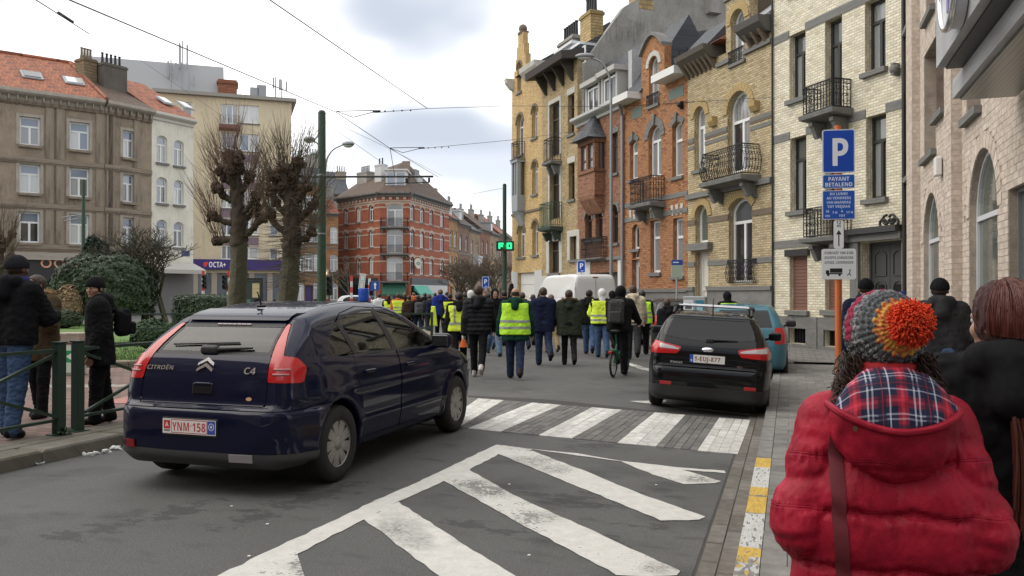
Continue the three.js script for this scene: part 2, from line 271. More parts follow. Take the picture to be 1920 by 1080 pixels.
{
const M = (pts,lift,s) => drape(ragged(px(pts),0.1,0.012,s),lift + 0.005);
const far = (a,b,k) => [lerp(a[0],b[0],k),lerp(a[1],b[1],k)];
const g = [
M([[392,1092],[413,1079],[557,1010],[683,950],[830,883],[930,835],[1000,843],[985,849],[935,853],[878,882],[832,903],[748,942],[683,975],[558,1040],[575,1092]],0.004,1),
M([[683,975],[748,942],[783,967],[963,1079],[1010,1108],[870,1112],[822,1080]],0.0042,2),
M([[832,903],[878,882],[985,940],[1100,992],[1275,1072],[1268,1080],[1200,1083],[1157,1079],[1000,996]],0.0042,3),
M([[936,853],[997,846],[1100,886],[1200,927],[1322,970],[1312,976],[1240,977],[1100,920]],0.0042,4),
M([[997,843],[1080,851],[1163,865],[1277,878],[1360,884],[1360,888],[1279,882],[1353,904],[1340,907],[1282,909],[1225,891],[1163,866],[1080,855]],0.0042,5),
];
const sm = [[742,996,62,30],[780,1015,40,22],[908,916,72,20],[985,868,60,14],[1040,880,40,10],[1240,1066,50,14],[1312,900,44,8],[577,1063,34,20],[1010,970,50,12],[880,1010,30,14]].map(([x,y,w,h]) => {const c = toRL(...onRoad(x,y)),e = toRL(...onRoad(x + w,y)),f = toRL(...onRoad(x,y - h));return [c,[e[0] - c[0],e[1] - c[1]],[f[0] - c[0],f[1] - c[1]]];});
const hm = tex(1024,1024,(u,v) => {
const r = -6 + u * 6,l = 3.4 + v * 7,g = fbm(r * 0.9,l * 0.9,2,4),w = fbm(r * 7,l * 7,5,4),w2 = fbm(r * 26,l * 26,9,3),sp = n3(u * 700,v * 700,3);let d = 0;
for (const [c,e,f] of sm) {const x = r - c[0],y = l - c[1],D = e[0] * f[1] - e[1] * f[0],p = (x * f[1] - y * f[0]) / D,q = (e[0] * y - e[1] * x) / D,k = Math.hypot(p,q) + w * 0.7;d = Math.max(d,smoothstep(1.25 - k,0,0.9));}
const bare = smoothstep(g * 1.1 + w * 0.9 + w2 * 0.9 + d * 0.4,0.62,0.95);
return mixc(mulc([0.57,0.56,0.52],(1 + w * 0.14 + w2 * 0.1 + sp * 0.06) * (1 - d * clamp(0.34 + w * 0.45 + w2 * 0.4,0,0.58))),mulc([0.17,0.165,0.155],1 + w * 0.6),bare);
});
hm.wrapS = hm.wrapT = THREE.ClampToEdgeWrapping;
const hg = merge(g),hu = hg.attributes.uv;for (let i = 0;i < hu.count;i++) hu.setXY(i,(hu.getX(i) + 6) / 6,(hu.getY(i) - 3.4) / 7);
struct('hatched_marking',hg,mat(0xffffff,0.65,{map: hm }));
{
const list = [[1130,838,70,9],[1067,936,85,16],[1110,950,60,12],[1010,926,44,9],[1204,984,70,10],[880,980,50,10],[1125,1012,50,9],[950,1000,46,11],[560,940,120,16],[470,975,70,12],[640,915,60,10],[330,960,90,14],[200,990,120,16]].map(([x,y,w,h]) => {const c = toRL(...onRoad(x,y)),e = toRL(...onRoad(x + w,y - (x < 700 ? w * 0.2 : 0))),f = toRL(...onRoad(x,y - h));return [c,[e[0] - c[0],e[1] - c[1]],[f[0] - c[0],f[1] - c[1]]];});
const m = tex(1024,1024,(u,v) => {
const r = -6.72 + u * 6.16,l = 2.2 + v * 8;let c = asphaltAt(((r / 7) % 1 + 1) % 1,((l / 7) % 1 + 1) % 1),d = 0;const w = fbm(r * 2.4,l * 5.5,4,4),w2 = fbm(r * 11,l * 16,6,3);
for (const [o,e,f] of list) {const x = r - o[0],y = l - o[1],D = e[0] * f[1] - e[1] * f[0],p = (x * f[1] - y * f[0]) / D,q = (e[0] * y - e[1] * x) / D,k = Math.hypot(p,q);if (k < 2) d = Math.max(d,1.15 - k);}
d = smoothstep(d + w * 1.3 + w2 * 0.7,0.45,0.85) * (d > 0 ? 1 : 0);
return mulc(c,1 - 0.42 * d);
});
m.wrapS = m.wrapT = THREE.ClampToEdgeWrapping;const q = drape([fromRL(-6.715,2.2),fromRL(-0.565,2.2),fromRL(-0.565,10.2),fromRL(-6.715,10.2)],0.004,roadY,0.4),uv = q.attributes.uv;for (let i = 0;i < uv.count;i++) uv.setXY(i,(uv.getX(i) + 6.72) / 6.16,(uv.getY(i) - 2.2) / 8);
const bm = rep(asphaltBump,1.3 / 6.16,1.3 / 8);struct('near_road',q,mat(0xffffff,0.78,{map: m,bumpMap: bm,bumpScale: 0.009 }));
}
struct('parking_line',[M([[1180,753],[1247,751],[1250,754],[1225,757],[1300,765],[1407,777],[1407,780],[1300,768]],0.004,6)],paint);
struct('bay_line',[M([[1176,680],[1210,690],[1260,701],[1260,705],[1205,694],[1174,684]],0.004,7)],paint);
}
// ---- crossing of raised setts
const settMats = [[0.145,0.14,0.132],[0.12,0.117,0.112],[0.165,0.158,0.148]].map((c,i) => mat(0xffffff,0.85,{...grain(c,0.6),bumpMap: rep(asphaltBump,0.8),bumpScale: 0.006 }));
const plankMats = [[0.56,0.55,0.51],[0.49,0.48,0.45],[0.6,0.59,0.56]].map((c,i) => mat(0xffffff,0.7,{...grain(c,0.6),bumpMap: rep(asphaltBump,0.8),bumpScale: 0.005 }));
function stone(q,y0,y1,yOf,gap = 0.004,ch = 0.008,uvo = 0) {
const cx = (q[0][0] + q[1][0] + q[2][0] + q[3][0]) / 4,cz = (q[0][1] + q[1][1] + q[2][1] + q[3][1]) / 4;
const inset = (d) => q.map(([x,z]) => {const L = Math.hypot(x - cx,z - cz) || 1,k = 1 - d * 1.4 / L;return [cx + (x - cx) * k,cz + (z - cz) * k];});
const a = inset(gap),b = inset(gap + ch),p = [],uv = [];
const P = ([x,z],y) => [x,yOf(x,z) + y,-z];
const put = (...v) => {for (const w of v) {p.push(...w);const [r,l] = toRL(w[0],-w[2]);uv.push(r + uvo,l + uvo + w[1]);} };
const T = b.map((c) => P(c,y1)),S = a.map((c) => P(c,y1 - ch * 0.8)),B = a.map((c) => P(c,y0));
put(T[0],T[1],T[2],T[0],T[2],T[3]);
for (let i = 0;i < 4;i++) {const j = (i + 1) % 4;put(S[i],S[j],T[j],S[i],T[j],T[i]);put(B[i],B[j],S[j],B[i],S[j],S[i]);}
const g = new THREE.BufferGeometry();g.setAttribute('position',new THREE.Float32BufferAttribute(p,3));g.setAttribute('uv',new THREE.Float32BufferAttribute(uv,2));
const n0 = (() => {const u = new THREE.Vector3(p[3] - p[0],p[4] - p[1],p[5] - p[2]),v = new THREE.Vector3(p[6] - p[0],p[7] - p[1],p[8] - p[2]);return u.cross(v).y;})();
if (n0 < 0) for (let i = 0;i < p.length;i += 9) for (let k = 0;k < 3;k++) {const A = g.attributes.position.array,U = g.attributes.uv.array;let t = A[i + 3 + k];A[i + 3 + k] = A[i + 6 + k];A[i + 6 + k] = t;if (k < 2) {const ui = i / 3 * 2;t = U[ui + 2 + k];U[ui + 2 + k] = U[ui + 4 + k];U[ui + 4 + k] = t;} }
g.computeVertexNormals();return g;
}
const flat = (y) => () => y;
{
const near = (x) => onRoad(x,803 + (x - 860) * 50 / 520),far = (x) => onRoad(x,748 + (x - 897) * 41 / 510);
const bed = new THREE.Group();bed.name = 'crossing';bed.userData = {kind: 'structure' };scene.add(bed);
part('bedding',drape([near(690),near(1383),far(1409),far(735)],0.008),mat([0.05,0.048,0.044],0.95),bed);
const strips = [[690,735,745,790,4,0],[745,790,812,850,5,1],[812,850,876,946,4,0],[876,946,940,996,4,1],[940,996,1010,1166,0,0]];
const S = [[745,800,823,897,3,0],[823,897,860,945,4,1],[860,945,877,997,3,0],[877,997,940,1053,4,1],[940,1053,1010,1110,5,0],[1010,1110,1073,1167,4,1],[1073,1167,1157,1227,5,0],[1157,1227,1230,1285,4,1],[1230,1285,1307,1348,5,0],[1307,1348,1383,1407,4,1]];
const R = rng(5);let k = 0;
for (const [n0,f0,n1,f1,rows,white] of S) for (let i = 0;i < rows;i++) {
const t0 = i / rows,t1 = (i + 1) / rows,A0 = near(lerp(n0,n1,t0)),A1 = near(lerp(n0,n1,t1)),B0 = far(lerp(f0,f1,t0)),B1 = far(lerp(f0,f1,t1));
const L = Math.hypot(B0[0] - A0[0],B0[1] - A0[1]),cuts = [0];while (cuts[cuts.length - 1] < 1) {const c = cuts[cuts.length - 1] + (white ? 0.5 + R() * 0.5 : 0.22 + R() * 0.2) / L;cuts.push(c > 0.93 ? 1 : c);}
for (let c = 0;c < cuts.length - 1;c++) {
const m = (a,b,t) => [lerp(a[0],b[0],t),lerp(a[1],b[1],t)],q = [m(A0,B0,cuts[c]),m(A1,B1,cuts[c]),m(A1,B1,cuts[c + 1]),m(A0,B0,cuts[c + 1])];
part('sett',stone(q,-0.02,0.013 + R() * 0.004,roadY,0.005,0.006,R() * 9),(white ? plankMats : settMats)[Math.floor(R() * 3)],bed);k++;
}
}
}
// ---- right gutter, kerb and pavement
const RP = -0.31,R0 = -0.165;
const bendKerb = [[6.27,19.0],[6.5,20.6],[6.35,22.6],[5.85,25.0],[0.2,42.4],[-3.2,53]];
{
const R = rng(8),g = new THREE.Group();g.name = 'gutter';g.userData = {kind: 'structure' };scene.add(g);
const gm = [[0.15,0.135,0.115],[0.125,0.115,0.1],[0.175,0.16,0.14]].map((c,i) => mat(0xffffff,0.85,{...grain(c,0.5),bumpMap: rep(asphaltBump,0.7),bumpScale: 0.006 }));
for (const [r0,r1] of [[-0.545,-0.43],[-0.426,-0.315]]) {let l = 2.6 + R() * 0.2;while (l < 19.6) {const d = 0.34 + R() * 0.16,q = [fromRL(r0,l),fromRL(r1,l),fromRL(r1,l + d),fromRL(r0,l + d)];part('gutter_stone',stone(q,-0.04,0.008 + R() * 0.006,roadY,0.003,0.008,R() * 9),gm[Math.floor(R() * 3)],g);l += d;} }
part('bedding',drape([fromRL(-0.56,2.2),fromRL(-0.3,2.2),fromRL(-0.3,19.6),fromRL(-0.56,19.6)],0.004,roadY,0.6),mat([0.06,0.055,0.048],0.95),g);
const bands = [[7.93,8.4,'y'],[7.11,7.93,'w'],[6.83,7.11,'y'],[6.27,6.79,'y'],[5.41,6.25,'w'],[5.22,5.41,'y'],[4.2,5.22,'p']];
const kerbMap = tex(64,1024,(u,v) => {const l = 3 + v * 6,r = u;let c = mulc([0.19,0.185,0.18],1 + fbm(u * 3,v * 50,4) * 0.5);const w = fbm(u * 5 + 3,l * 6,8,4) + fbm(u * 14,l * 22,2,3) * 0.22;for (const [a,b,k] of bands) {const e = 0.03 * fbm(u * 6,l * 9,1);if (l + e > a && l + e < b) {const worn = k === 'p' ? 0.02 : k === 'w' ? 0.33 : 0.5;if (w < worn) c = mulc(k === 'w' ? [0.5,0.5,0.48] : k === 'p' && fbm(u * 2,l * 5,3) > 0 ? [0.5,0.5,0.48] : [0.52,0.34,0.06],1 + w * 0.35);} } return c;});
kerbMap.wrapS = kerbMap.wrapT = THREE.ClampToEdgeWrapping;
const km = mat(0xffffff,0.75,{map: kerbMap }),kg = mat(0xffffff,0.85,{...grain([0.2,0.195,0.185],0.7),bumpMap: rep(asphaltBump,0.8),bumpScale: 0.005 });
const kb = new THREE.Group();kb.name = 'kerb';kb.userData = {kind: 'structure' };scene.add(kb);
let l = 2.4;for (let i = 0;l < 19.2;i++) {const d = [1.2,1.1,1.1,1.01,1.6][i] ?? 0.98,q = [fromRL(RP,l),fromRL(R0,l),fromRL(R0,l + d),fromRL(RP,l + d)];const st = stone(q,-0.2,0.0,flat(0.0),0.003,0.02);if (l < 8.3) {const uv = st.attributes.uv,p = st.attributes.position;for (let k = 0;k < uv.count;k++) {const [r,ll] = toRL(p.getX(k),-p.getZ(k));uv.setXY(k,clamp((r - RP) / 0.145 * 0.7 + 0.15 - Math.min(0,p.getY(k)) * 0.6,0.02,0.98),clamp((ll - 3) / 6,0.005,0.995));} } part('kerb_stone',st,l < 8.3 ? km : kg,kb);l += d;}
for (let i = 0;i < bendKerb.length - 1;i++) {const a = bendKerb[i],b = bendKerb[i + 1],L = Math.hypot(b[0] - a[0],b[1] - a[1]),n = Math.max(1,Math.round(L)),nx = (b[1] - a[1]) / L * 0.22,nz = -(b[0] - a[0]) / L * 0.22;for (let k = 0;k < n;k++) {const m = (t) => [lerp(a[0],b[0],t),lerp(a[1],b[1],t)],c = m(k / n),d = m((k + 1) / n);part('kerb_stone',stone([c,[c[0] + nx,c[1] + nz],[d[0] + nx,d[1] + nz],d],-0.25,0.02,flat(0),0.003,0.02),kg,kb);} }
const pv = new THREE.Group();pv.name = 'pavement';pv.userData = {kind: 'structure' };scene.add(pv);
const pm = [[0.2,0.19,0.178],[0.175,0.17,0.16],[0.22,0.21,0.195],[0.16,0.155,0.148]].map((c,i) => mat(0xffffff,0.85,{...grain(c,0.8),bumpMap: rep(asphaltBump,0.6),bumpScale: 0.004 }));
let cnt = 0;const rest = [];
for (let j = 0;j < 56;j++) {const l0 = 3.0 + j * 0.3,off = (j % 2) * 0.15;for (let i = -1;i < 10;i++) {const r0 = Math.max(R0,R0 + off + i * 0.3),r1 = Math.min(2.78,R0 + off + (i + 1) * 0.3);if (r1 - r0 < 0.05) continue;const q = [fromRL(r0,l0),fromRL(r1,l0),fromRL(r1,l0 + 0.3),fromRL(r0,l0 + 0.3)],gg = stone(q,-0.05,R() * 0.004,flat(-0.004),0.002,0.004,R() * 9),m = Math.floor(R() * 4);
if (l0 > 15.3 || (r0 < 1.6 || l0 > 8.5) && cnt++ < 290) part('slab',gg,pm[m],pv);else rest.push(gg);} }
part('slabs',rest,pm[0],pv).userData = {kind: 'stuff' };
part('bedding',drape([fromRL(R0,2),fromRL(2.9,2),fromRL(2.9,19.8),fromRL(R0,19.8)],-0.012,flat(0),2),mat([0.07,0.066,0.06],0.95),pv);
const sb = [...bendKerb.map(([x,z],i) => [x + (i > 1 ? 0.2 : 0.12),z + 0.06]),[4.5,56],[12,30],[11,19.0],[9.2,18.9]];
const shp = drape([[6.4,19.3],[6.65,20.6],[6.5,22.6],[6.05,25.05],[0.4,42.45],[-3.0,53],[4.5,56],[12,30],[11.5,17],[8.7,18.5]],0.005,flat(0),2.5);
const pv2 = mat(0xffffff,0.85,brickTex([[0.16,0.155,0.145],[0.19,0.182,0.17]],[0.07,0.068,0.06],{nb: 5,nc: 5,seed: 15,joint: 0.02 }));
part('far_pavement',shp,pv2,pv);
}
// ---- left pavement, lawn
const LP = 0.1;
const leftKerb = [fromRL(-6.72,0.5),fromRL(-6.72,15.6)];
{
const R = rng(12),kb = new THREE.Group();kb.name = numbered('kerb');kb.userData = {kind: 'structure' };scene.add(kb);
const km = [[0.15,0.135,0.105],[0.17,0.155,0.125]].map((c,i) => mat(0xffffff,0.9,{...grimeTex(c,{seed: 30 + i,size: 1.1,amp: 0.5,streak: 0.5,dirt: [0.07,0.075,0.04] }) }));
for (let l = 1,i = 0;l < 15.4;l += 1.0,i++) {const q = [fromRL(-6.72,l),fromRL(-6.72,l + 1),fromRL(-7.06,l + 1),fromRL(-7.06,l)];part('kerb_stone',stone(q,-0.2,LP + 0.01,flat(0),0.005,0.025,R() * 5),km[i % 2],kb);}
const pav = brickTex([[0.19,0.105,0.082],[0.15,0.098,0.085],[0.21,0.15,0.125]],[0.085,0.072,0.06],{seed: 33,nb: 8,nc: 14,joint: 0.04 });
const pm = mat(0xffffff,0.85,pav),pg = new THREE.Group();pg.name = numbered('pavement');pg.userData = {kind: 'structure' };scene.add(pg);
part('paving',drape([fromRL(-7.06,0.3),fromRL(-7.06,15.2),[-2.2,16.75],[-30,16.2],[-30,0.2]],LP,flat(0),1.6),pm,pg);
for (let row = 0;row < 2;row++) for (let l = 5.2;l < 12.5;l += 0.5) {const r0 = -7.07 - row * 0.17,q = [fromRL(r0,l),fromRL(r0,l + 0.5),fromRL(r0 - 0.165,l + 0.5),fromRL(r0 - 0.165,l)];part('edging_stone',stone(q,0.0,LP + 0.012,flat(0),0.004,0.01,R() * 7),km[Math.floor(R() * 2)],pg);}
part('warning_paving',drape([[-5.6,11.2],[-3.4,11.4],[-3.2,12.6],[-5.6,12.3]],LP + 0.005,flat(0),2),mat(0xffffff,0.8,brickTex([[0.42,0.16,0.13],[0.36,0.13,0.11]],[0.3,0.24,0.2],{seed: 37,nb: 6,nc: 6 })),pg);
part('pale_strip',drape([[-9.6,12.9],[-3.0,13.4],[-3.0,13.8],[-9.6,13.3]],LP + 0.005,flat(0),2),mat(0xffffff,0.85,brickTex([[0.3,0.26,0.23],[0.36,0.32,0.28]],[0.15,0.13,0.11],{seed: 38,nb: 6,nc: 6 })),pg);
}
const island = [[-30,16.6],[-9.4,16.7],[-3.0,17.0],[-1.95,17.2],[-1.45,17.7],[-1.25,18.5],[-1.45,20],[-3.4,29],[-5.9,41],[-30,41]];
{
const lawnCol = tex(512,512,(u,v) => {const g = tile(u,v,5,3,5),f = n3(u * 160,v * 160,3),y = clamp(tile(u,v,3,8,4) * 1.6,0,1);return mulc(mixc([0.075,0.15,0.022],[0.14,0.15,0.05],y),1 + g * 0.6 + f * 0.35);});
struct('lawn',drape(island,0.16,flat(0),2.5),mat(0xffffff,0.95,{map: rep(lawnCol,3) }));
const st = grimeTex([0.19,0.165,0.12],{seed: 44,size: 0.9,amp: 0.5,streak: 0.6,dirt: [0.07,0.08,0.03] }),m = mat(0xffffff,0.9,st);
const w = thing('border_wall','low weathered stone border wall round the corner of the lawn','wall');
const line = island.slice(0,9),hgt = (i) => [0.2,0.2,0.3,0.46,0.56,0.58,0.55,0.4,0.3][i];
const dense = [];for (let i = 0;i < line.length - 1;i++) {const L = Math.hypot(line[i + 1][0] - line[i][0],line[i + 1][1] - line[i][1]),n = Math.max(1,Math.round(L / 0.55));for (let k = 0;k < n;k++) dense.push([lerp(line[i][0],line[i + 1][0],k / n),lerp(line[i][1],line[i + 1][1],k / n),lerp(hgt(i),hgt(i + 1),k / n)]);}
for (let i = 0;i < dense.length - 1;i++) {const a = dense[i],b = dense[i + 1];if (a[0] < -12 || a[1] > 33) continue;const L = Math.hypot(b[0] - a[0],b[1] - a[1]),nx = -(b[1] - a[1]) / L * 0.3,nz = (b[0] - a[0]) / L * 0.3;part('wall_stone',stone([[a[0],a[1]],[b[0],b[1]],[b[0] + nx,b[1] + nz],[a[0] + nx,a[1] + nz]],-0.05,(a[2] + b[2]) / 2 + 0.01 * n3(i,3,3),flat(0),0.004,0.025,i),m,w);}
}
// ---------------------------------------------------------------- facades
const pg = {clearcoat: 0,ior: 2.1 },paneMats = {dark: mat([0.018,0.02,0.023],0.06,pg),grey: mat([0.085,0.095,0.1],0.07,pg),lace: mat(0xffffff,0.1,{...pg,map: rep(tex(128,128,(u,v) => mulc([0.27,0.28,0.285],0.9 + 0.25 * Math.sin(u * 40 + 2 * fbm(u * 3,v * 3,2))),true),1.1) }),white: mat([0.5,0.51,0.5],0.12,pg),blue: mat([0.16,0.2,0.26],0.06,pg),green: mat([0.1,0.12,0.105],0.05,pg) };
const whiteFrame = mat([0.72,0.73,0.73],0.45),darkFrame = mat([0.02,0.018,0.016],0.5),greyFrame = mat([0.3,0.32,0.34],0.5),iron = mat([0.018,0.018,0.02],0.5,{metalness: 0.3 }),brownFrame = mat([0.06,0.035,0.022],0.5);
const blueStone = mat(0xffffff,0.8,grimeTex([0.17,0.168,0.16],{seed: 7,size: 1.6,amp: 0.35,streak: 0.4 }));
const paleStone = mat(0xffffff,0.8,grimeTex([0.5,0.48,0.43],{seed: 8,size: 1.6,amp: 0.25,streak: 0.35,dirt: [0.16,0.15,0.13] }));
const brownStone = mat(0xffffff,0.8,grimeTex([0.16,0.125,0.09],{seed: 9,size: 1.6,amp: 0.35,streak: 0.4 }));
const zinc = mat([0.26,0.27,0.28],0.5,{metalness: 0.4 });
const slate = mat(0xffffff,0.6,brickTex([[0.045,0.05,0.06],[0.065,0.07,0.08]],[0.02,0.022,0.026],{nb: 8,nc: 10,seed: 91,joint: 0.03 }));
function openPts(u0,u1,v0,v1,arch,d = 0,n = 14) {
u0 += d;u1 -= d;v0 += d;v1 -= d;const w = u1 - u0;
if (!arch) return [[u0,v0],[u1,v0],[u1,v1],[u0,v1]];
const h = Math.max(0.01,Math.min(arch,w / 2)),R = (w * w / 4 + h * h) / (2 * h),cy = v1 - R,cx = (u0 + u1) / 2,a = Math.asin(Math.min(1,w / 2 / R)),p = [[u0,v0],[u1,v0]];
for (let i = 0;i <= n;i++) {const t = a - 2 * a * i / n;p.push([cx + R * Math.sin(t),cy + R * Math.cos(t)]);}
return p;
}
function ringGeo(outer,inner,d,z) {const s = shapeOf(outer);s.holes.push(new THREE.Path(inner.map(([x,y]) => new THREE.Vector2(x,y))));const g = new THREE.ExtrudeGeometry(s,{depth: d,bevelEnabled: false });g.translate(0,0,z);return g;}
function headedTo(B,heading,pxl) {const h = heading * Math.PI / 180,d = [Math.sin(h),Math.cos(h)],k = (pxl - 960) / FOC,t = (k * B[1] - B[0]) / (d[0] - k * d[1]);return [B[0] + d[0] * t,B[1] + d[1] * t];}
class Facade {
constructor(name,label,A,B,top,wall,o = {}) {
this.A = A;this.B = B;this.top = top;this.wallMat = wall;this.o = o;
const dx = B[0] - A[0],dz = B[1] - A[1];this.len = Math.hypot(dx,dz);this.d = [dx / this.len,dz / this.len];this.n = [this.d[1],-this.d[0]];
if (o.host) {this.root = new THREE.Group();this.root.name = o.hostName ?? 'side_front';o.host.root.add(this.root);const q = new THREE.Matrix4().makeRotationY(Math.atan2(this.d[1],this.d[0])).setPosition(A[0],o.y ?? 0,-A[1]);o.host.root.updateMatrix();q.premultiply(o.host.root.matrix.clone().invert());q.decompose(this.root.position,this.root.quaternion,this.root.scale);}
else this.root = thing(name,label,o.category ?? 'house',[A[0],o.y ?? 0,-A[1]],Math.atan2(this.d[1],this.d[0]),o.group);
this.holes = [];this.y = o.y ?? 0;
}
at(px,py,off = 0) {const k = (px - 960) / FOC,ax = this.A[0] + this.n[0] * off,az = this.A[1] + this.n[1] * off,u = (k * az - ax) / (this.d[0] - k * this.d[1]),z = az + u * this.d[1];return [u,EYE + (HOR - py) / FOC * z - this.y];}
rect(x0,y0,x1,y1,off = 0) {const c = (x0 + x1) / 2,v0 = this.at(c,y1,off)[1],v1 = this.at(c,y0,off)[1];return [this.at(x0,y0,off)[0],this.at(x1,y0,off)[0],v0,v1];}
part(name,geo,m,parent) {return part(name,geo,m,parent ?? this.root);}
hole(u0,u1,v0,v1,arch = 0) {this.holes.push([u0,u1,v0,v1,arch]);}
win(x0,y0,x1,y1,o = {}) {return this.winAt(...this.rect(x0,y0,x1,y1),o);}
winAt(u0,u1,v0,v1,o = {}) {
const w = u1 - u0,h = v1 - v0,arch = o.arch === 'round' ? w / 2 : (o.arch ?? 0),rv = o.reveal ?? 0.16,fw = o.fw ?? Math.min(0.075,w * 0.1),fm = o.frame ?? whiteFrame,n = arch ? 12 : 0;
if (!o.noHole) this.hole(u0,u1,v0,v1,arch);
const e = 0.004,z = o.noHole ? 0.01 : -rv,fr = [ringGeo(openPts(u0 + e,u1 - e,v0 + e,v1 - e,arch,0,n),openPts(u0,u1,v0,v1,arch,fw + e,n),0.07,z - 0.07)];
const tr = o.transom === undefined ? 0.3 : o.transom,vt = v1 - h * tr,top = vt - 0.005,cw = fw * 0.8;
if (tr) fr.push(box2(u0 + fw,u1 - fw,vt - fw * 0.55,vt + fw * 0.55,z - 0.066,z + 0.004));
const cas = o.cas ?? 2;for (let i = 1;i < cas;i++) {const u = lerp(u0,u1,i / cas);fr.push(box2(u - cw * 0.75,u + cw * 0.75,v0 + fw,tr ? vt - fw * 0.55 : v1 - fw * 0.9,z - 0.064,z + 0.006));}
if (o.bars) for (let i = 1;i <= o.bars;i++) {const v = lerp(v0,tr ? vt : v1,i / (o.bars + 1));fr.push(box2(u0 + fw,u1 - fw,v - 0.015,v + 0.015,z - 0.05,z - 0.01));}
const f = this.part(o.name ?? 'window',fr,fm);
const q = (a,b,c,d,m) => part('pane',box2(a,b,c,d,z - 0.05,z - 0.04),m,f),pm = paneMats[o.pane ?? 'grey'] ?? o.pane,pm2 = paneMats[o.pane2] ?? pm;
for (let i = 0;i < cas;i++) {const a = i ? lerp(u0,u1,i / cas) + cw * 0.7 : u0 + fw * 0.9,b = i < cas - 1 ? lerp(u0,u1,(i + 1) / cas) - cw * 0.7 : u1 - fw * 0.9;if (tr || !arch) q(a,b,v0 + fw * 0.9,(tr ? vt - fw * 0.5 : v1 - fw * 0.9),i % 2 && o.pane2 ? pm2 : pm);}
if (tr || arch) {const s = new THREE.ExtrudeGeometry(shapeOf(openPts(u0 + fw * 0.9,u1 - fw * 0.9,tr ? vt + fw * 0.5 : v0 + fw * 0.9,v1 - fw * 0.9,arch * 0.96,0,12)),{depth: 0.01,bevelEnabled: false });s.translate(0,0,z - 0.052);part('pane',s,paneMats[o.paneTop] ?? pm,f);}
if (o.sill !== 0) {const s = o.sill ?? 0.1;part('sill',box2(u0 - 0.08,u1 + 0.08,v0 - s,v0 - 0.003,o.noHole ? 0.003 : -rv + 0.01,o.sillOut ?? 0.09),o.sillMat ?? blueStone,f);}
if (o.back) {const b = box2(u0,u1,v0,v1,z - 0.12,z - 0.1);part('blind',b,o.back,f);}
if (o.head) this.part('lintel',box2(u0 - 0.1,u1 + 0.1,v1 + 0.004,v1 + (o.headH ?? 0.22),-0.05,o.headOut ?? 0.025),o.head);
if (o.surround) {const s = o.surroundW ?? 0.16;this.part('surround',ringGeo(openPts(u0 - s,u1 + s,v0 - 0.002,v1 + s,arch ? arch + s * 0.8 : 0,0,16).map((p) => p),openPts(u0 + 0.002,u1 - 0.002,v0,v1,arch,0,16),0.05,-0.02),o.surround);}
if (o.archBand) {
const c = (u0 + u1) / 2,R = arch >= w / 2 - 1e-3 ? w / 2 : (w * w / 4 + arch * arch) / (2 * arch),cy = v1 - R,a = Math.asin(Math.min(1,w / 2 / R)),k = o.archN ?? 9,tk = o.archT ?? 0.2;
const gs = [];for (let i = 0;i < k;i++) {const t0 = -a + 2 * a * i / k + 0.01,t1 = -a + 2 * a * (i + 1) / k - 0.01,key = i === (k - 1) / 2 && o.key;const P = (t,r) => [c + r * Math.sin(t),cy + r * Math.cos(t)];gs.push(prism([P(t0,R + 0.003),P(t1,R + 0.003),P(t1,R + tk + (key ? 0.12 : 0)),P(t0,R + tk + (key ? 0.12 : 0))],0.06 + (key ? 0.06 : 0),-0.02));}
if (o.archSolo) gs.forEach((g) => this.part('arch_stone',g,o.archBand));else this.part('arch',gs,o.archBand);
}
return f;
}
band(v0,v1,out,m,name = 'string_course',skip = true,u0 = 0,u1 = this.len) {
let seg = [[u0,u1]];if (skip) for (const [a,b,c,d] of this.holes) if (c < v1 - 0.01 && d > v0 + 0.01) seg = seg.flatMap(([p,q]) => (b <= p || a >= q ? [[p,q]] : [[p,a],[b,q]].filter(([x,y]) => y - x > 0.03)));
for (const [a,b] of seg) this.part(name,box2(a + 0.002,b - 0.002,v0,v1,-0.06,out),m);
}
cornice(v,h,out,m,o = {}) {
const prof = [[0,0],[out * 0.25,0.02],[out * 0.3,h * 0.35],[out * 0.8,h * 0.55],[out,h * 0.7],[out,h],[-0.3,h],[-0.3,0]],g = prism(prof.map(([a,b]) => [a,b]),this.len - 0.01);
g.rotateY(-Math.PI / 2);g.translate(this.len - 0.005,v,0);this.part('cornice',g,m);
if (o.brackets) {const n = Math.round(this.len / o.brackets);for (let i = 0;i < n;i++) {const u = (i + 0.5) / n * this.len;this.part('bracket',prism([[0.0,-0.28],[0.05,-0.28],[out * 0.7,0.0],[out * 0.7,h * 0.42],[0.0,h * 0.42]],0.1).rotateY(-Math.PI / 2).translate(u + 0.05,v,0.004),o.bm ?? m);} }
}
balcony(x0,yTop,x1,yBot,dep,o = {}) {
const u0 = this.at(x0,yBot,dep)[0],u1 = this.at(x1,yBot,0)[0],v0 = this.at((x0 + x1) / 2,yBot,dep)[1],v1 = this.at((x0 + x1) / 2,yTop,dep)[1];
return this.balconyAt(u0,u1,v0,v1,dep,o);
}
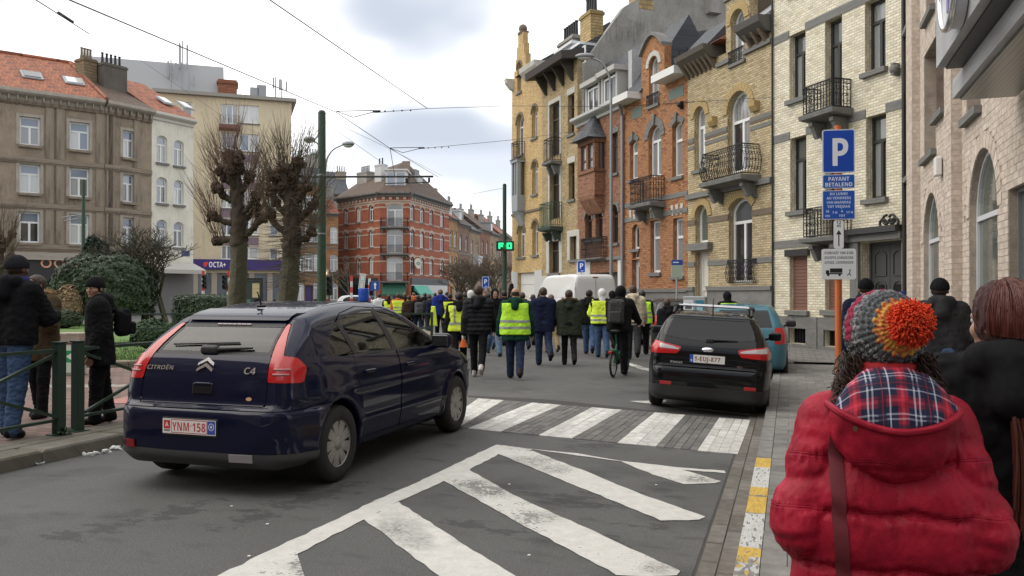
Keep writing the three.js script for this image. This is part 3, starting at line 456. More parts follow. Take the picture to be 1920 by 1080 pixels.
balconyAt(u0,u1,v0,v1,dep,o = {}) {
const th = o.slab ?? 0.16,s = dep > 0.2 ? this.part('balcony',prism([[0.004,-th],[dep + 0.08,-th * 0.6],[dep + 0.1,-0.03],[dep + 0.1,0],[0.004,0]],u1 - u0 + 0.2).rotateY(-Math.PI / 2).translate(u1 + 0.1,v0,0),o.slabMat ?? blueStone) : this.root;
if (dep > 0.2 && o.brackets !== 0) for (const u of [u0 + 0.18,u1 - 0.18]) {const pts = [[0,-th - 0.46],[0.08,-th - 0.46]];for (let i = 0;i <= 8;i++) {const t = i / 8;pts.push([0.08 + (dep * 0.85 - 0.08) * t,-th - 0.44 + 0.3 * t ** 2.2 + 0.08 * Math.sin(t * 9)]);} pts.push([dep * 0.85,-th - 0.003],[0,-th - 0.003]);part('bracket',prism(pts,0.16).rotateY(-Math.PI / 2).translate(u + 0.08,v0,0.004),o.slabMat ?? blueStone,s);}
const m = o.rail ?? iron,h = v1 - v0,A = [V(u0,v0,0.02),V(u0,v0,dep),V(u1,v0,dep),V(u1,v0,0.02)],path = dep > 0.2 ? A : [V(u0,v0,0.06),V(u1,v0,0.06)],g = [];
for (let i = 0;i < path.length - 1;i++) {
const a = path[i],b = path[i + 1],L = a.distanceTo(b),up = (p,k) => p.clone().add(V(0,h * k,0)),belly = (p,k) => {const bb = o.belly ? o.belly * Math.sin(k * Math.PI) ** 1.0 * (k < 0.6 ? 1 : 0.6) : 0;return V(p.x + (i === 0 && path.length > 2 ? -bb : i === 2 ? bb : 0),p.y + h * k,p.z + (i === 1 || path.length === 2 ? bb : 0));};
g.push(bar(up(a,1),up(b,1),0.05,0.03),bar(up(a,0.06),up(b,0.06),0.03,0.03),bar(up(a,0.86),up(b,0.86),0.02,0.02));
const n = Math.max(1,Math.round(L / (o.step ?? 0.14)));
for (let k = 0;k <= n;k++) {
const p = a.clone().lerp(b,k / n),dir = b.clone().sub(a).normalize();
if (o.belly) g.push(tube([0.04,0.3,0.55,0.8,1].map((t) => belly(p,t)),0.011,10,4));else g.push(bar(up(p,0.03),up(p,1),0.018));
if (k < n && o.scroll !== 0) {const c = p.clone().addScaledVector(dir,L / n / 2),r = Math.min(L / n * 0.42,0.09);for (const [kk,rr] of [[0.22,r],[0.48,r * 0.8],[0.7,r],[0.92,r * 0.5]]) {const q = belly(c,kk),t = new THREE.TorusGeometry(rr,0.009,4,10,Math.PI * 1.6);t.rotateZ(k * 2.1 + kk * 9);t.rotateY(Math.atan2(-dir.z,dir.x));t.translate(q.x,q.y,q.z);g.push(t);} }
}
}
part('railing',g,m,s);return s;
}
door(x0,y0,x1,y1,o = {}) {return this.doorAt(...this.rect(x0,y0,x1,y1),o);}
doorAt(u0,u1,v0,v1,o = {}) {
this.hole(u0,u1,v0,v1,o.arch ?? 0);const z = -(o.reveal ?? 0.22),n = o.leaves ?? 1,m = o.mat ?? whiteFrame;
const fr = this.part('door',[ringGeo(openPts(u0 + 0.004,u1 - 0.004,v0 + 0.004,v1 - 0.004,0),openPts(u0,u1,v0 + 0.01,v1,0,0.07),0.08,z - 0.08)],m);
for (let i = 0;i < n;i++) {const a = lerp(u0 + 0.07,u1 - 0.07,i / n) + 0.008,b = lerp(u0 + 0.07,u1 - 0.07,(i + 1) / n) - 0.008,w = b - a,h = v1 - v0 - 0.08,g = [box2(a,b,v0 + 0.02,v1 - 0.075,z - 0.07,z - 0.02)];for (const [k0,k1] of o.panels ?? [[0.06,0.3],[0.36,0.94]]) g.push(ringGeo(openPts(a + w * 0.16,b - w * 0.16,v0 + h * k0,v0 + h * k1,o.curvy ? w * 0.2 : 0),openPts(a + w * 0.16,b - w * 0.16,v0 + h * k0,v0 + h * k1,o.curvy ? w * 0.2 : 0,0.035),0.03,z - 0.022));const lf = part('leaf',g,m,fr);if (o.glassPanel) {const [k0,k1] = o.glassPanel;part('pane',box2(a + w * 0.22,b - w * 0.22,v0 + h * k0,v0 + h * k1,z - 0.019,z - 0.014),paneMats.dark,lf);} if (i === 0) part('handle',ball(0.035,b - 0.07,v0 + h * 0.46,z + 0.01,8,6),zinc,fr);}
return fr;
}
finish(o = {}) {
const {len,top } = this,outline = o.outline ?? [[0,-0.3],[len,-0.3],[len,top],[0,top]],s = shapeOf(outline);
for (const [a,b,c,d,arch] of this.holes) s.holes.push(new THREE.Path(openPts(a,b,c,d,arch,0,14).map(([x,y]) => new THREE.Vector2(x,y))));
const g = new THREE.ExtrudeGeometry(s,{depth: 0.32,bevelEnabled: false });g.translate(0,0,-0.32);
this.part('wall',g,this.wallMat);
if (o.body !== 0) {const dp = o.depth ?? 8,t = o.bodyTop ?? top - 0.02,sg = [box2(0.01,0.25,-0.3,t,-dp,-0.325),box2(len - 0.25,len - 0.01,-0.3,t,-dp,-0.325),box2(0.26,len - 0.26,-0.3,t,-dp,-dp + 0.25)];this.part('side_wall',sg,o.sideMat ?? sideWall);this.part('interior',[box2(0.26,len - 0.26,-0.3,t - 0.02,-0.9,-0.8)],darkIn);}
return this;
}
roof(v,rise,m,o = {}) {
const dp = o.depth ?? 8,rd = o.ridge ?? dp / 2,out = o.out ?? 0.25,u0 = o.u0 ?? 0,u1 = o.u1 ?? this.len;
const pts = [[-out,v],[rd,v + rise],[dp,o.backV ?? v],[dp,v - 0.3],[rd,v + rise - 0.35],[0,v - 0.25]];
const p = [],uv = [],q = (a,b,c,d,L) => {p.push(...a,...b,...c,...a,...c,...d);uv.push(a[0],0,b[0],0,c[0],L,a[0],0,c[0],L,d[0],L);};
const sl = Math.hypot(rd + out,rise),hip0 = o.hip0 ?? 0,hip1 = o.hip1 ?? 0;
q([u0,v,out],[u1,v,out],[u1 - hip1,v + rise,-rd],[u0 + hip0,v + rise,-rd],sl);q([u1,v,-dp],[u0,v,-dp],[u0 + hip0,v + rise,-rd],[u1 - hip1,v + rise,-rd],sl);
q([u1,v,out],[u1,v,-dp],[u1 - hip1,v + rise,-rd],[u1 - hip1,v + rise,-rd],sl);q([u0,v,-dp],[u0,v,out],[u0 + hip0,v + rise,-rd],[u0 + hip0,v + rise,-rd],sl);q([u0,v,-dp],[u1,v,-dp],[u1,v,out],[u0,v,out],1);
const g = new THREE.BufferGeometry();g.setAttribute('position',new THREE.Float32BufferAttribute(p,3));g.setAttribute('uv',new THREE.Float32BufferAttribute(uv,2));g.computeVertexNormals();
return this.part('roof',g,m,o.parent);
}
chimney(u,v0,z,w,d,h,m,pots = 3,potMat = iron,parent) {
const c = this.part('chimney',[box2(u - w / 2,u + w / 2,v0,v0 + h,z - d / 2,z + d / 2),box2(u - w / 2 - 0.06,u + w / 2 + 0.06,v0 + h - 0.22,v0 + h - 0.08,z - d / 2 - 0.06,z + d / 2 + 0.06)],m,parent);
for (let i = 0;i < pots;i++) {const x = u + w * ((i + 0.5) / pots - 0.5) * 0.9,g = new THREE.LatheGeometry([[0.1,0],[0.12,0.05],[0.1,0.1],[0.085,0.75],[0.11,0.78],[0.11,0.84],[0.07,0.86]].map(([a,b]) => new THREE.Vector2(a,b)),8);g.translate(x,v0 + h,z);part('chimney_pot',g,potMat,c);}
return c;
}
}
const sideWall = mat(0xffffff,0.9,grimeTex([0.3,0.285,0.26],{seed: 13,size: 5,amp: 0.4,streak: 0.6,dirt: [0.13,0.12,0.105] }));
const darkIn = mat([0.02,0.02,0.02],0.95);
// ---------------------------------------------------------------- the row of houses on the right
const cWR = [9.74,20.4];
const cWL = headedTo(cWR,-18,1449.5),cYL = headedTo(cWL,-18,1290),cOL = headedTo(cYL,-20,1171),cRL = headedTo(cOL,-20,1083),cBL = headedTo(cRL,-21,1017),cFL = headedTo(cBL,-21,960);
{
const brick = mat(0xffffff,0.5,brickTex([[0.68,0.62,0.46],[0.74,0.69,0.55],[0.6,0.53,0.38]],[0.44,0.405,0.32],{seed: 101,joint: 0.045 }));
const F = new Facade('townhouse','cream brick townhouse with dark window frames behind the parking sign',cWL,cWR,16.5,brick);
const o = {frame: darkFrame,fw: 0.075,transom: 0.3,reveal: 0.2,sill: 0.13,sillOut: 0.13 };
F.win(1481,60,1511.5,184,{...o,pane: 'lace',paneTop: 'grey' });F.win(1548,33,1580,206,{...o,transom: 0.27,sill: 0,pane: 'grey',pane2: 'lace',paneTop: 'grey' });F.win(1623,-4,1662,131,{...o,pane: 'lace',pane2: 'grey',paneTop: 'lace' });
F.win(1482,256,1512.5,395,{...o,pane: 'lace',pane2: 'green',paneTop: 'green' });F.win(1548,245,1580,447,{...o,sill: 0,pane: 'grey',pane2: 'lace' });F.win(1624.5,215,1662.5,372,{...o,pane: 'lace',pane2: 'green',paneTop: 'green' });
F.win(1481,-150,1511.5,-20,o);F.win(1548,-190,1580,-40,o);F.win(1623,-240,1662,-80,o);
const [,,vb0] = F.rect(1449,583,1480,595),shut = mat(0xffffff,0.6,{map: rep(tex(8,64,(u,v) => mulc([0.2,0.095,0.07],0.75 + 0.3 * Math.abs(Math.sin(v * Math.PI * 8)))),1,0.4) });
for (const [a,b] of [[1480.5,1514],[1547,1579]]) {const r = F.rect(a,480,b,582);F.hole(...r);const s = F.part('shutter',box2(r[0],r[1],r[2],r[3],-0.2,-0.16),shut);for (let k = 0;k < 16;k++) part('slat',rbox(r[1] - r[0] - 0.04,(r[3] - r[2]) / 16 - 0.012,0.02,0.006,(r[0] + r[1]) / 2,lerp(r[2],r[3],(k + 0.5) / 16),-0.152,1),shut,s);part('lintel',box2(r[0] - 0.12,r[1] + 0.12,r[3] + 0.003,r[3] + 0.2,-0.05,0.1),darkFrame,s);part('sill',box2(r[0] - 0.1,r[1] + 0.1,r[2] - 0.14,r[2] - 0.003,-0.1,0.12),blueStone,s);}
for (const [a,b] of [[1481,1513],[1547,1570]]) {const r = F.rect(a,619,b,646);F.winAt(r[0],r[1],0.12,0.56,{frame: iron,transom: 0,cas: 6,fw: 0.02,pane: 'dark',sill: 0 });}
const wood = mat([0.055,0.056,0.056],0.55);
const [du0,du1,,dv1] = F.rect(1614,452,1692,560);
F.doorAt(du0,du1 - 0.02,0.16,dv1,{leaves: 2,mat: wood,curvy: true,panels: [[0.05,0.28],[0.33,0.66],[0.7,0.95]],glassPanel: [0.36,0.62],reveal: 0.28 });
F.part('entrance_surround',[box2(du0 - 0.3,du0 - 0.003,0,dv1 + 0.02,-0.05,0.1),box2(du0 - 0.35,F.len - 0.01,dv1 + 0.022,dv1 + 0.2,-0.05,0.16),box2(du0 - 0.1,F.len - 0.02,0.0,0.155,-0.2,0.35)],blueStone);
{const a = du0 - 0.32,u = F.len;F.part('canopy',[box2(a,u - 0.02,dv1 + 0.205,dv1 + 0.36,-0.02,0.3)],mat([0.035,0.034,0.033],0.6));const g = [];for (let i = 0;i < 5;i++) {const t = new THREE.TorusGeometry(0.11,0.035,6,12,5);t.rotateZ(i * 1.3);t.translate(u - 0.5 + i * 0.1,dv1 + 0.42 + (i % 2) * 0.09,0.22);g.push(t);} F.part('ornament',g,darkFrame);}
for (const [a,b] of [[[1451,78],[1601,5]],[[1451,262],[1697,192]],[[1451,461],[1560,447]]]) {const p = F.at(...a),q = F.at(...b),v = (p[1] + q[1]) / 2;F.band(v - 0.13,v + 0.1,0.025,blueStone);}
F.band(9.9 + 2.2,12.3,0.03,blueStone);
{const v = F.rect(1449,583,1480,595)[3],us = [0,1.05,2.1,3.05,3.5];let k = 0;for (const u of [0,1.06,2.14,3.2]) {const u1 = Math.min(u + 1.05,du0 - 0.32);const cut = F.holes.filter(([a,b,c,d]) => d < 0.6 && a < u1 && b > u);for (const [y0,y1] of [[-0.1,0.11],[0.575,v - 0.145]]) F.part('base_stone',box2(u + 0.004,u1 - 0.004,y0,y1,-0.05,0.06),blueStone);let s = [[u,u1]];for (const [a,b] of cut) s = s.flatMap(([p,q]) => [[p,Math.min(q,a)],[Math.max(p,b),q]]);for (const [p,q] of s) if (q - p > 0.06) F.part('base_stone',box2(p + 0.004,q - 0.004,0.114,0.571,-0.05,0.06),blueStone);} }
F.balcony(1507,149,1597,204,0.6,{step: 0.12,slab: 0.2 });F.balcony(1507,386,1597,443,0.6,{step: 0.12,slab: 0.2 });
F.part('lamp_bracket',[ball(0.13,F.at(1686,130)[0],F.at(1686,130)[1],0.12,8,6),box(0.1,0.3,0.2,F.at(1686,130)[0],F.at(1686,130)[1],0.1)],blueStone);
F.part('drainpipe',rod(V(0.05,0,0.05),V(0.05,16,0.05),0.032),darkFrame);
F.finish({depth: 10 });F.roof(16.5,3,slate,{depth: 10 });
}
{
const brick = mat(0xffffff,0.75,brickTex([[0.45,0.35,0.19],[0.52,0.42,0.25],[0.36,0.27,0.14]],[0.24,0.2,0.14],{seed: 102,joint: 0.05 }));
const F = new Facade('townhouse','yellow brick townhouse with tall white arched windows and bellied iron balcony',cYL,cWL,11.3,brick);
const bs = mat(0xffffff,0.75,grimeTex([0.4,0.29,0.13],{seed: 19,size: 1,amp: 0.3 })),o = {reveal: 0.2,fw: 0.09,archBand: bs,archN: 15,archT: 0.26 };
F.win(1302,199,1322.5,318,{...o,arch: 'round',cas: 2,transom: 0.32,pane: 'lace',sill: 0.12 });
F.win(1364.5,170,1407,322,{...o,arch: 'round',cas: 2,transom: 0.36,pane: 'dark',pane2: 'lace',paneTop: 'lace',sill: 0 });
F.win(1304,384,1327.5,455,{...o,arch: 'round',cas: 1,transom: 0,pane: 'green',sill: 0.16 });
F.win(1366.5,371,1410.5,531,{...o,arch: 0.34,cas: 2,transom: 0.28,pane: 'dark',paneTop: 'grey',sill: 0 });
const dr = F.rect(1303,472,1328,560);F.doorAt(dr[0],dr[1],0.45,dr[3],{mat: mat([0.62,0.6,0.54],0.5),panels: [[0.04,0.22],[0.26,0.5],[0.55,0.95]] });
F.part('door_hood',box2(dr[0] - 0.3,dr[1] + 0.3,dr[3] + 0.05,dr[3] + 0.3,-0.05,0.22),blueStone);F.part('doorstep',[box2(dr[0] - 0.1,dr[1] + 0.1,0,0.2,-0.2,0.5),box2(dr[0] - 0.1,dr[1] + 0.1,0.2,0.44,-0.2,0.25)],blueStone);
const gu = F.at(1346,60)[0],gv = F.at(1400,92)[1];
F.win(1371,16,1397,116,{...o,arch: 'round',cas: 2,transom: 0.34,pane: 'lace',sill: 0.1 });
const r = F.rect(1369,92,1397,118);F.balconyAt(r[0],r[1],r[2],r[3],0.1,{step: 0.1 });
for (const [y,out] of [[247,0.03],[262,0.02]]) {const v = F.at(1345,y)[1];F.band(v - 0.06,v + 0.06,out,blueStone);}
{const v = F.at(1410,90)[1];F.band(v - 0.12,v + 0.02,0.1,blueStone,'string_course',true,gu,F.len);}
for (const y of [341,397,487]) {const v = F.at(1430,y)[1];F.band(v - 0.09,v + 0.09,y === 341 ? 0.12 : 0.03,y === 397 ? brownStone : blueStone);}
{const v = F.at(1430,220)[1];F.band(v - 0.1,v + 0.1,0.02,brownStone);}
{const v = F.at(1440,537)[1];F.band(-0.1,v - 0.12,0.06,blueStone,'base');F.band(v - 0.118,v + 0.02,0.11,blueStone,'base_moulding');const w = F.rect(1374,556,1420,580);F.hole(w[0],w[1],w[2],w[3]);}
for (const x of [1340,1419]) {const p = F.at(x,x === 1340 ? 228 : 199);F.part('corbel_block',prism([[0.004,-0.16],[0.1,-0.16],[0.2,0.0],[0.22,0.16],[0.004,0.16]],0.34).rotateY(-Math.PI / 2).translate(p[0] + 0.17,p[1],0),bs);}
F.balcony(1318,274,1424,331,0.65,{belly: 0.14,step: 0.11,slab: 0.24,scroll: 1 });
{const q = F.rect(1360,487,1413,532,0.15);F.balconyAt(q[0],q[1],q[2],q[3],0.16,{belly: 0.1,step: 0.1 });}
{const v = F.at(1310,125)[1],g = prism([[0,0],[0.25,0.02],[0.55,0.28],[0.6,0.45],[-0.3,0.45],[-0.3,0]],gu).rotateY(-Math.PI / 2).translate(gu,v,0);F.part('cornice',g,mat([0.1,0.085,0.07],0.7));for (let i = 0;i < 7;i++) F.part('bracket',prism([[0.004,-0.3],[0.07,-0.3],[0.4,0.14],[0.004,0.14]],0.12).rotateY(-Math.PI / 2).translate((i + 0.7) / 7 * gu,v - 0.004,0),brownStone);
const v2 = F.at(1425,70)[1],a = F.at(1392,70)[0] + 0.35;F.part('cornice',prism([[0,0],[0.2,0.03],[0.5,0.3],[0.55,0.5],[-0.3,0.5],[-0.3,0]],F.len - a).rotateY(-Math.PI / 2).translate(F.len,v2,0),mat([0.09,0.085,0.08],0.7));for (let i = 0;i < 3;i++) F.part('bracket',prism([[0.004,-0.28],[0.07,-0.28],[0.38,0.14],[0.004,0.14]],0.12).rotateY(-Math.PI / 2).translate(a + (i + 0.9) / 3.4 * (F.len - a),v2 - 0.004,0),brownStone);this_v = v;this_v2 = v2;}
const t = this_v + 0.02,t2 = this_v2 + 0.02,gw = F.at(1362,30)[0],gx = F.at(1406,30)[0],gt = F.at(1384,-10)[1];
F.finish({outline: [[0,-0.3],[F.len,-0.3],[F.len,t2],[gx,t2],[gx,gt],[gw,gt],[gw,t],[0,t]],bodyTop: t - 0.05,depth: 10 });
const rm = mat(0xffffff,0.75,brickTex([[0.26,0.085,0.045],[0.34,0.13,0.07]],[0.1,0.04,0.03],{nb: 8,nc: 6,seed: 23,joint: 0.03 }));
F.roof(t + 0.45,3.0,rm,{depth: 10,u1: gw });F.roof(t2 + 0.5,3.6,mat([0.3,0.31,0.32],0.6),{depth: 9,u0: gx });
F.part('gable_top',box2(gw - 0.08,gx + 0.08,gt,gt + 0.16,-0.4,0.08),blueStone);F.part('gable_side',box2(gw + 0.02,gx - 0.02,t2,gt - 0.02,-3.5,-0.33),brownStone);
F.part('dividing_wall',prism([[1.6,t],[6.5,t],[6.5,t + 2.6],[5,t + 2.7]],0.3).rotateY(Math.PI / 2).translate(-0.15,0,0),mat(0xffffff,0.8,grimeTex([0.6,0.6,0.58],{seed: 29,size: 2,dirt: [0.3,0.29,0.27] })));
}
var this_v,this_v2;
{
const brick = mat(0xffffff,0.8,brickTex([[0.33,0.14,0.055],[0.42,0.195,0.08],[0.25,0.095,0.04]],[0.2,0.115,0.07],{seed: 103,joint: 0.04 }));
const F = new Facade('townhouse','orange brick townhouse with a curved gable and white windows',cOL,cYL,9.6,brick);
const o = {reveal: 0.17,fw: 0.09,cas: 1,transom: 0.33,pane: 'lace',sill: 0.12 };
F.win(1262,408,1281,517,{...o,sill: 0.14 });F.win(1219.5,413,1238,511,{...o,sill: 0.14 });
F.win(1185,420,1198.5,467,{...o,arch: 'round',transom: 0,pane: 'dark' });
F.doorAt(...(() => {const r = F.rect(1184.5,487,1199,550);return [r[0],r[1],0.35,r[3]];})(),{mat: whiteFrame,panels: [[0.05,0.4],[0.5,0.95]],glassPanel: [0.55,0.92] });
{const r = F.rect(1184.5,466,1199,486);F.winAt(r[0] + 0.05,r[1] - 0.05,r[2] + 0.03,r[3] - 0.05,{arch: 'round',transom: 0,cas: 1,pane: 'dark',sill: 0 });}
const st = {archBand: blueStone,archN: 9,archT: 0.22,key: 1 };
F.win(1181,262,1196,336,{...o,arch: 0.14,...st });F.win(1216,234,1240,331,{...o,arch: 'round',cas: 2,...st,archN: 11,archT: 0.3,transom: 0.3,sill: 0 });F.win(1260.5,228,1280,331,{...o,arch: 0.16,...st });
F.win(1217,104,1235.5,196,{...o,arch: 'round',archBand: paleStone,archN: 9,archT: 0.2,cas: 1,transom: 0.4 });
{const r = F.rect(1215,176,1237,198);F.balconyAt(r[0],r[1],r[2],r[3],0.1,{step: 0.1 });}
for (const [x,y] of [[1270,400],[1229,405],[1190,408]]) {const p = F.at(x,y);for (const k of [-0.3,0,0.3]) F.part('keystone',prism([[p[0] + k - 0.06,p[1] - 0.06],[p[0] + k + 0.06,p[1] - 0.06],[p[0] + k * 1.2 + 0.1,p[1] + 0.34],[p[0] + k * 1.2 - 0.1,p[1] + 0.34]],0.05,-0.02),paleStone);}
F.balcony(1182,330,1246,379,0.6,{step: 0.11,slab: 0.22 });
for (const [y,m] of [[370,blueStone],[400,blueStone],[460,null]]) if (m) {const v = F.at(1250,y)[1];F.band(v - 0.09,v + 0.09,0.03,m);}
{const v = F.at(1250,543)[1];F.band(-0.1,v - 0.1,0.05,blueStone,'base');F.band(v - 0.098,v + 0.03,0.1,blueStone,'base_moulding');}
for (const [a,b,y] of [[1186,1203,211],[1255,1282,174]]) {const r = F.rect(a,y - 10,b,y + 10);F.part('tile_panel',box2(r[0],r[1],r[2],r[3],-0.02,0.012),mat([0.12,0.16,0.14],0.6));}
const g0 = F.at(1203,130)[0],g1 = F.at(1246,100)[0],tv = F.at(1225,66)[1],el = F.at(1190,190)[1],er = F.at(1270,148)[1],mid = (g0 + g1) / 2,gp = [];
for (let i = 0;i <= 12;i++) {const t = i / 12;gp.push([g1 - (g1 - g0) * t,er + (tv - er) * (0.72 + 0.28 * Math.sin(t * Math.PI))]);}
F.finish({outline: [[0,-0.3],[F.len,-0.3],[F.len,er],[g1,er],...gp,[g0,el],[0,el]],bodyTop: el - 0.1,depth: 9 });
const cop = [];for (let i = 0;i < gp.length - 1;i++) {const [a,b] = gp[i],[c,d] = gp[i + 1];cop.push(prism([[a,b + 0.003],[a,b + 0.14],[c,d + 0.14],[c,d + 0.003]],0.5,-0.36));} F.part('coping',cop,blueStone);
const gut = mat([0.68,0.68,0.66],0.5);F.part('gutter_box',[box2(-0.05,g0 - 0.05,el,el + 0.28,-0.3,0.62)],gut);F.part('gutter_box',[box2(g1 + 0.05,F.len + 0.05,er,er + 0.28,-0.3,0.62)],gut);
F.roof(el + 0.28,3.4,slate,{depth: 4.2,ridge: 2.2,out: 0.1,u1: g0 + 0.1 });F.roof(er + 0.28,2.1,slate,{depth: 6,ridge: 2.0,out: 0.1,u0: g1 - 0.1 });F.part('gable_side',box2(g0 + 0.05,g1 - 0.05,el,er + 1.6,-4,-0.33),slate);
F.part('party_wall',box2(-0.12,0.2,el,el + 2.4,-3.2,-0.25),mat(0xffffff,0.8,grimeTex([0.42,0.42,0.42],{seed: 33,size: 2 })));
F.part('drainpipe',[rod(V(-0.02,0,0.1),V(-0.02,el - 0.4,0.1),0.07),rod(V(-0.02,el - 0.4,0.1),V(0.2,el + 0.02,0.35),0.07)],zinc);
F.part('wall_lamp',[ball(0.1,...F.at(1281,197),0.15,8,6),box(0.06,0.3,0.12,...F.at(1281,197),0.06)],iron);
}
{
const brick = mat(0xffffff,0.82,brickTex([[0.26,0.115,0.062],[0.33,0.155,0.085],[0.2,0.083,0.048]],[0.14,0.085,0.06],{seed: 104,joint: 0.04 }));
const F = new Facade('townhouse','red brown brick townhouse with a slate roofed oriel and white garage',cRL,cOL,10,brick);
const o = {frame: brownFrame,reveal: 0.17,cas: 1,transom: 0.3,pane: 'grey',sill: 0.12 };
for (const [a,b,y0,y1] of [[1097,1110,397,450],[1116.5,1130,391,448],[1145,1159,383,456]]) F.win(a,y0,b,y1,{...o,arch: 'round',pane: 'dark',archBand: blueStone,archN: 9,archT: 0.14 });
{const r = F.rect(1092,446,1131,484,0.2);F.balconyAt(r[0],r[1],r[2],r[3],0.28,{step: 0.1,slab: 0.12,brackets: 0 });}
F.win(1145,249,1158.5,325,{...o,sill: 0.12,head: blueStone });
{const r = F.rect(1086,268,1133,372),dp = 0.5,[,,v0,v1] = r,u0 = F.at(1086,320,dp)[0],u1 = F.at(1134,320)[0],s = F.part('oriel',[box2(u0,u1,v0,v0 + 1.05,0.004,dp),box2(u0 - 0.06,u1 + 0.06,v0 + 1.052,v0 + 1.2,0.004,dp + 0.07),box2(u0,u0 + 0.2,v0 + 1.2,v1 - 0.2,dp - 0.2,dp),box2(u1 - 0.2,u1,v0 + 1.2,v1 - 0.2,dp - 0.2,dp),box2((u0 + u1) / 2 - 0.1,(u0 + u1) / 2 + 0.1,v0 + 1.2,v1 - 0.2,dp - 0.2,dp - 0.004),box2(u0 - 0.05,u1 + 0.05,v1 - 0.2,v1,0.004,dp + 0.05)],brick);
const m = (u0 + u1) / 2;for (const [a,b] of [[u0 + 0.2,m - 0.1],[m + 0.1,u1 - 0.2]]) {const w = part('window',[ringGeo(openPts(a,b,v0 + 1.21,v1 - 0.21,0),openPts(a,b,v0 + 1.21,v1 - 0.21,0,0.08),0.06,dp - 0.12),box2(a + 0.05,b - 0.05,v1 - 0.95,v1 - 0.86,dp - 0.12,dp - 0.06)],brownFrame,s);part('pane',box2(a + 0.06,b - 0.06,v0 + 1.27,v1 - 0.27,dp - 0.11,dp - 0.1),paneMats.lace,w);}
for (const u of [u0 + 0.03,u1 - 0.03]) {const w = part('window',[box2(u - 0.02,u + 0.02,v0 + 1.21,v1 - 0.21,0.05,0.12),box2(u - 0.02,u + 0.02,v0 + 1.21,v1 - 0.21,dp - 0.26,dp - 0.2)],brownFrame,s);part('pane',box2(u - 0.005,u + 0.005,v0 + 1.21,v1 - 0.21,0.12,dp - 0.26),paneMats.grey,w);}
const rg = new THREE.CylinderGeometry(0.12,1,1,4,1);rg.rotateY(Math.PI / 4);rg.scale((u1 - u0 + 0.3) / 1.414,1.15,(dp + 0.35) * 1.414 / 1);rg.translate(m,v1 + 0.575,0.05);part('oriel_roof',clip(rg,(x,y,z) => z - 0.004),slate,s);
part('corbel',prism([[0.004,-0.8],[0.1,-0.75],[0.35,-0.35],[dp * 0.95,-0.12],[dp,0],[0.004,0]],u1 - u0 - 0.1).rotateY(-Math.PI / 2).translate(u1 - 0.05,v0 - 0.003,0),brick,s);}
const cv = F.at(1125,222)[1];F.cornice(cv,0.4,0.42,mat([0.42,0.42,0.41],0.6));
const [,,gv] = F.rect(1100,487,1160,500);const gd = F.rect(1108,511,1160,560),white = mat(0xffffff,0.7,grimeTex([0.62,0.61,0.58],{seed: 41,size: 2.2,amp: 0.12,streak: 0.3,dirt: [0.36,0.34,0.3] }));
F.hole(gd[0],gd[1],0.02,gd[3]);const gdm = mat([0.08,0.08,0.08],0.6),gdo = F.part('garage_door',box2(gd[0],gd[1],0,gd[3],-0.3,-0.26),gdm);for (let k = 0;k < 5;k++) part('panel',box2(gd[0] + 0.03,gd[1] - 0.03,gd[3] * k / 5 + 0.02,gd[3] * (k + 1) / 5 - 0.02,-0.258,-0.24),gdm,gdo);
F.band(-0.1,F.at(1130,489)[1],0.05,white,'ground_floor_render');F.band(F.at(1130,489)[1] + 0.004,F.at(1130,483)[1],0.12,blueStone);
const mh = 2.7,sl = F.part('mansard',prism([[-0.25,0],[-1.3,mh],[-6,mh + 1.1],[-6,0]],F.len - 0.1).rotateY(-Math.PI / 2).translate(F.len - 0.05,cv + 0.42,0),slate);
for (const [a,b,y0,y1] of [[1101,1122,163,208],[1131,1155,143,190]]) {const [u0,u1,v0,v1] = F.rect(a,y0,b,y1),fr = part('dormer',[box2(u0 - 0.16,u0 - 0.003,v0,v1 + 0.1,-1.6,0.02),box2(u1 + 0.003,u1 + 0.16,v0,v1 + 0.1,-1.6,0.02),box2(u0 - 0.3,u1 + 0.3,v1 + 0.104,v1 + 0.32,-1.8,0.25),box2(u0 - 0.2,u1 + 0.2,v0 - 0.12,v0 - 0.004,-1.2,0.12)],mat([0.4,0.39,0.37],0.6),sl),w = part('window',[ringGeo(openPts(u0,u1,v0,v1,0),openPts(u0,u1,v0,v1,0,0.1),0.06,-0.1),box2((u0 + u1) / 2 - 0.05,(u0 + u1) / 2 + 0.05,v0 + 0.1,v1 - 0.1,-0.096,-0.036)],whiteFrame,fr);part('blind',box2(u0 + 0.08,u1 - 0.08,v0 + 0.08,v1 - 0.08,-0.09,-0.08),paneMats.dark,fr);}
F.finish({depth: 9,outline: [[0,-0.3],[F.len,-0.3],[F.len,cv],[0,cv]],bodyTop: cv - 0.05 });
}
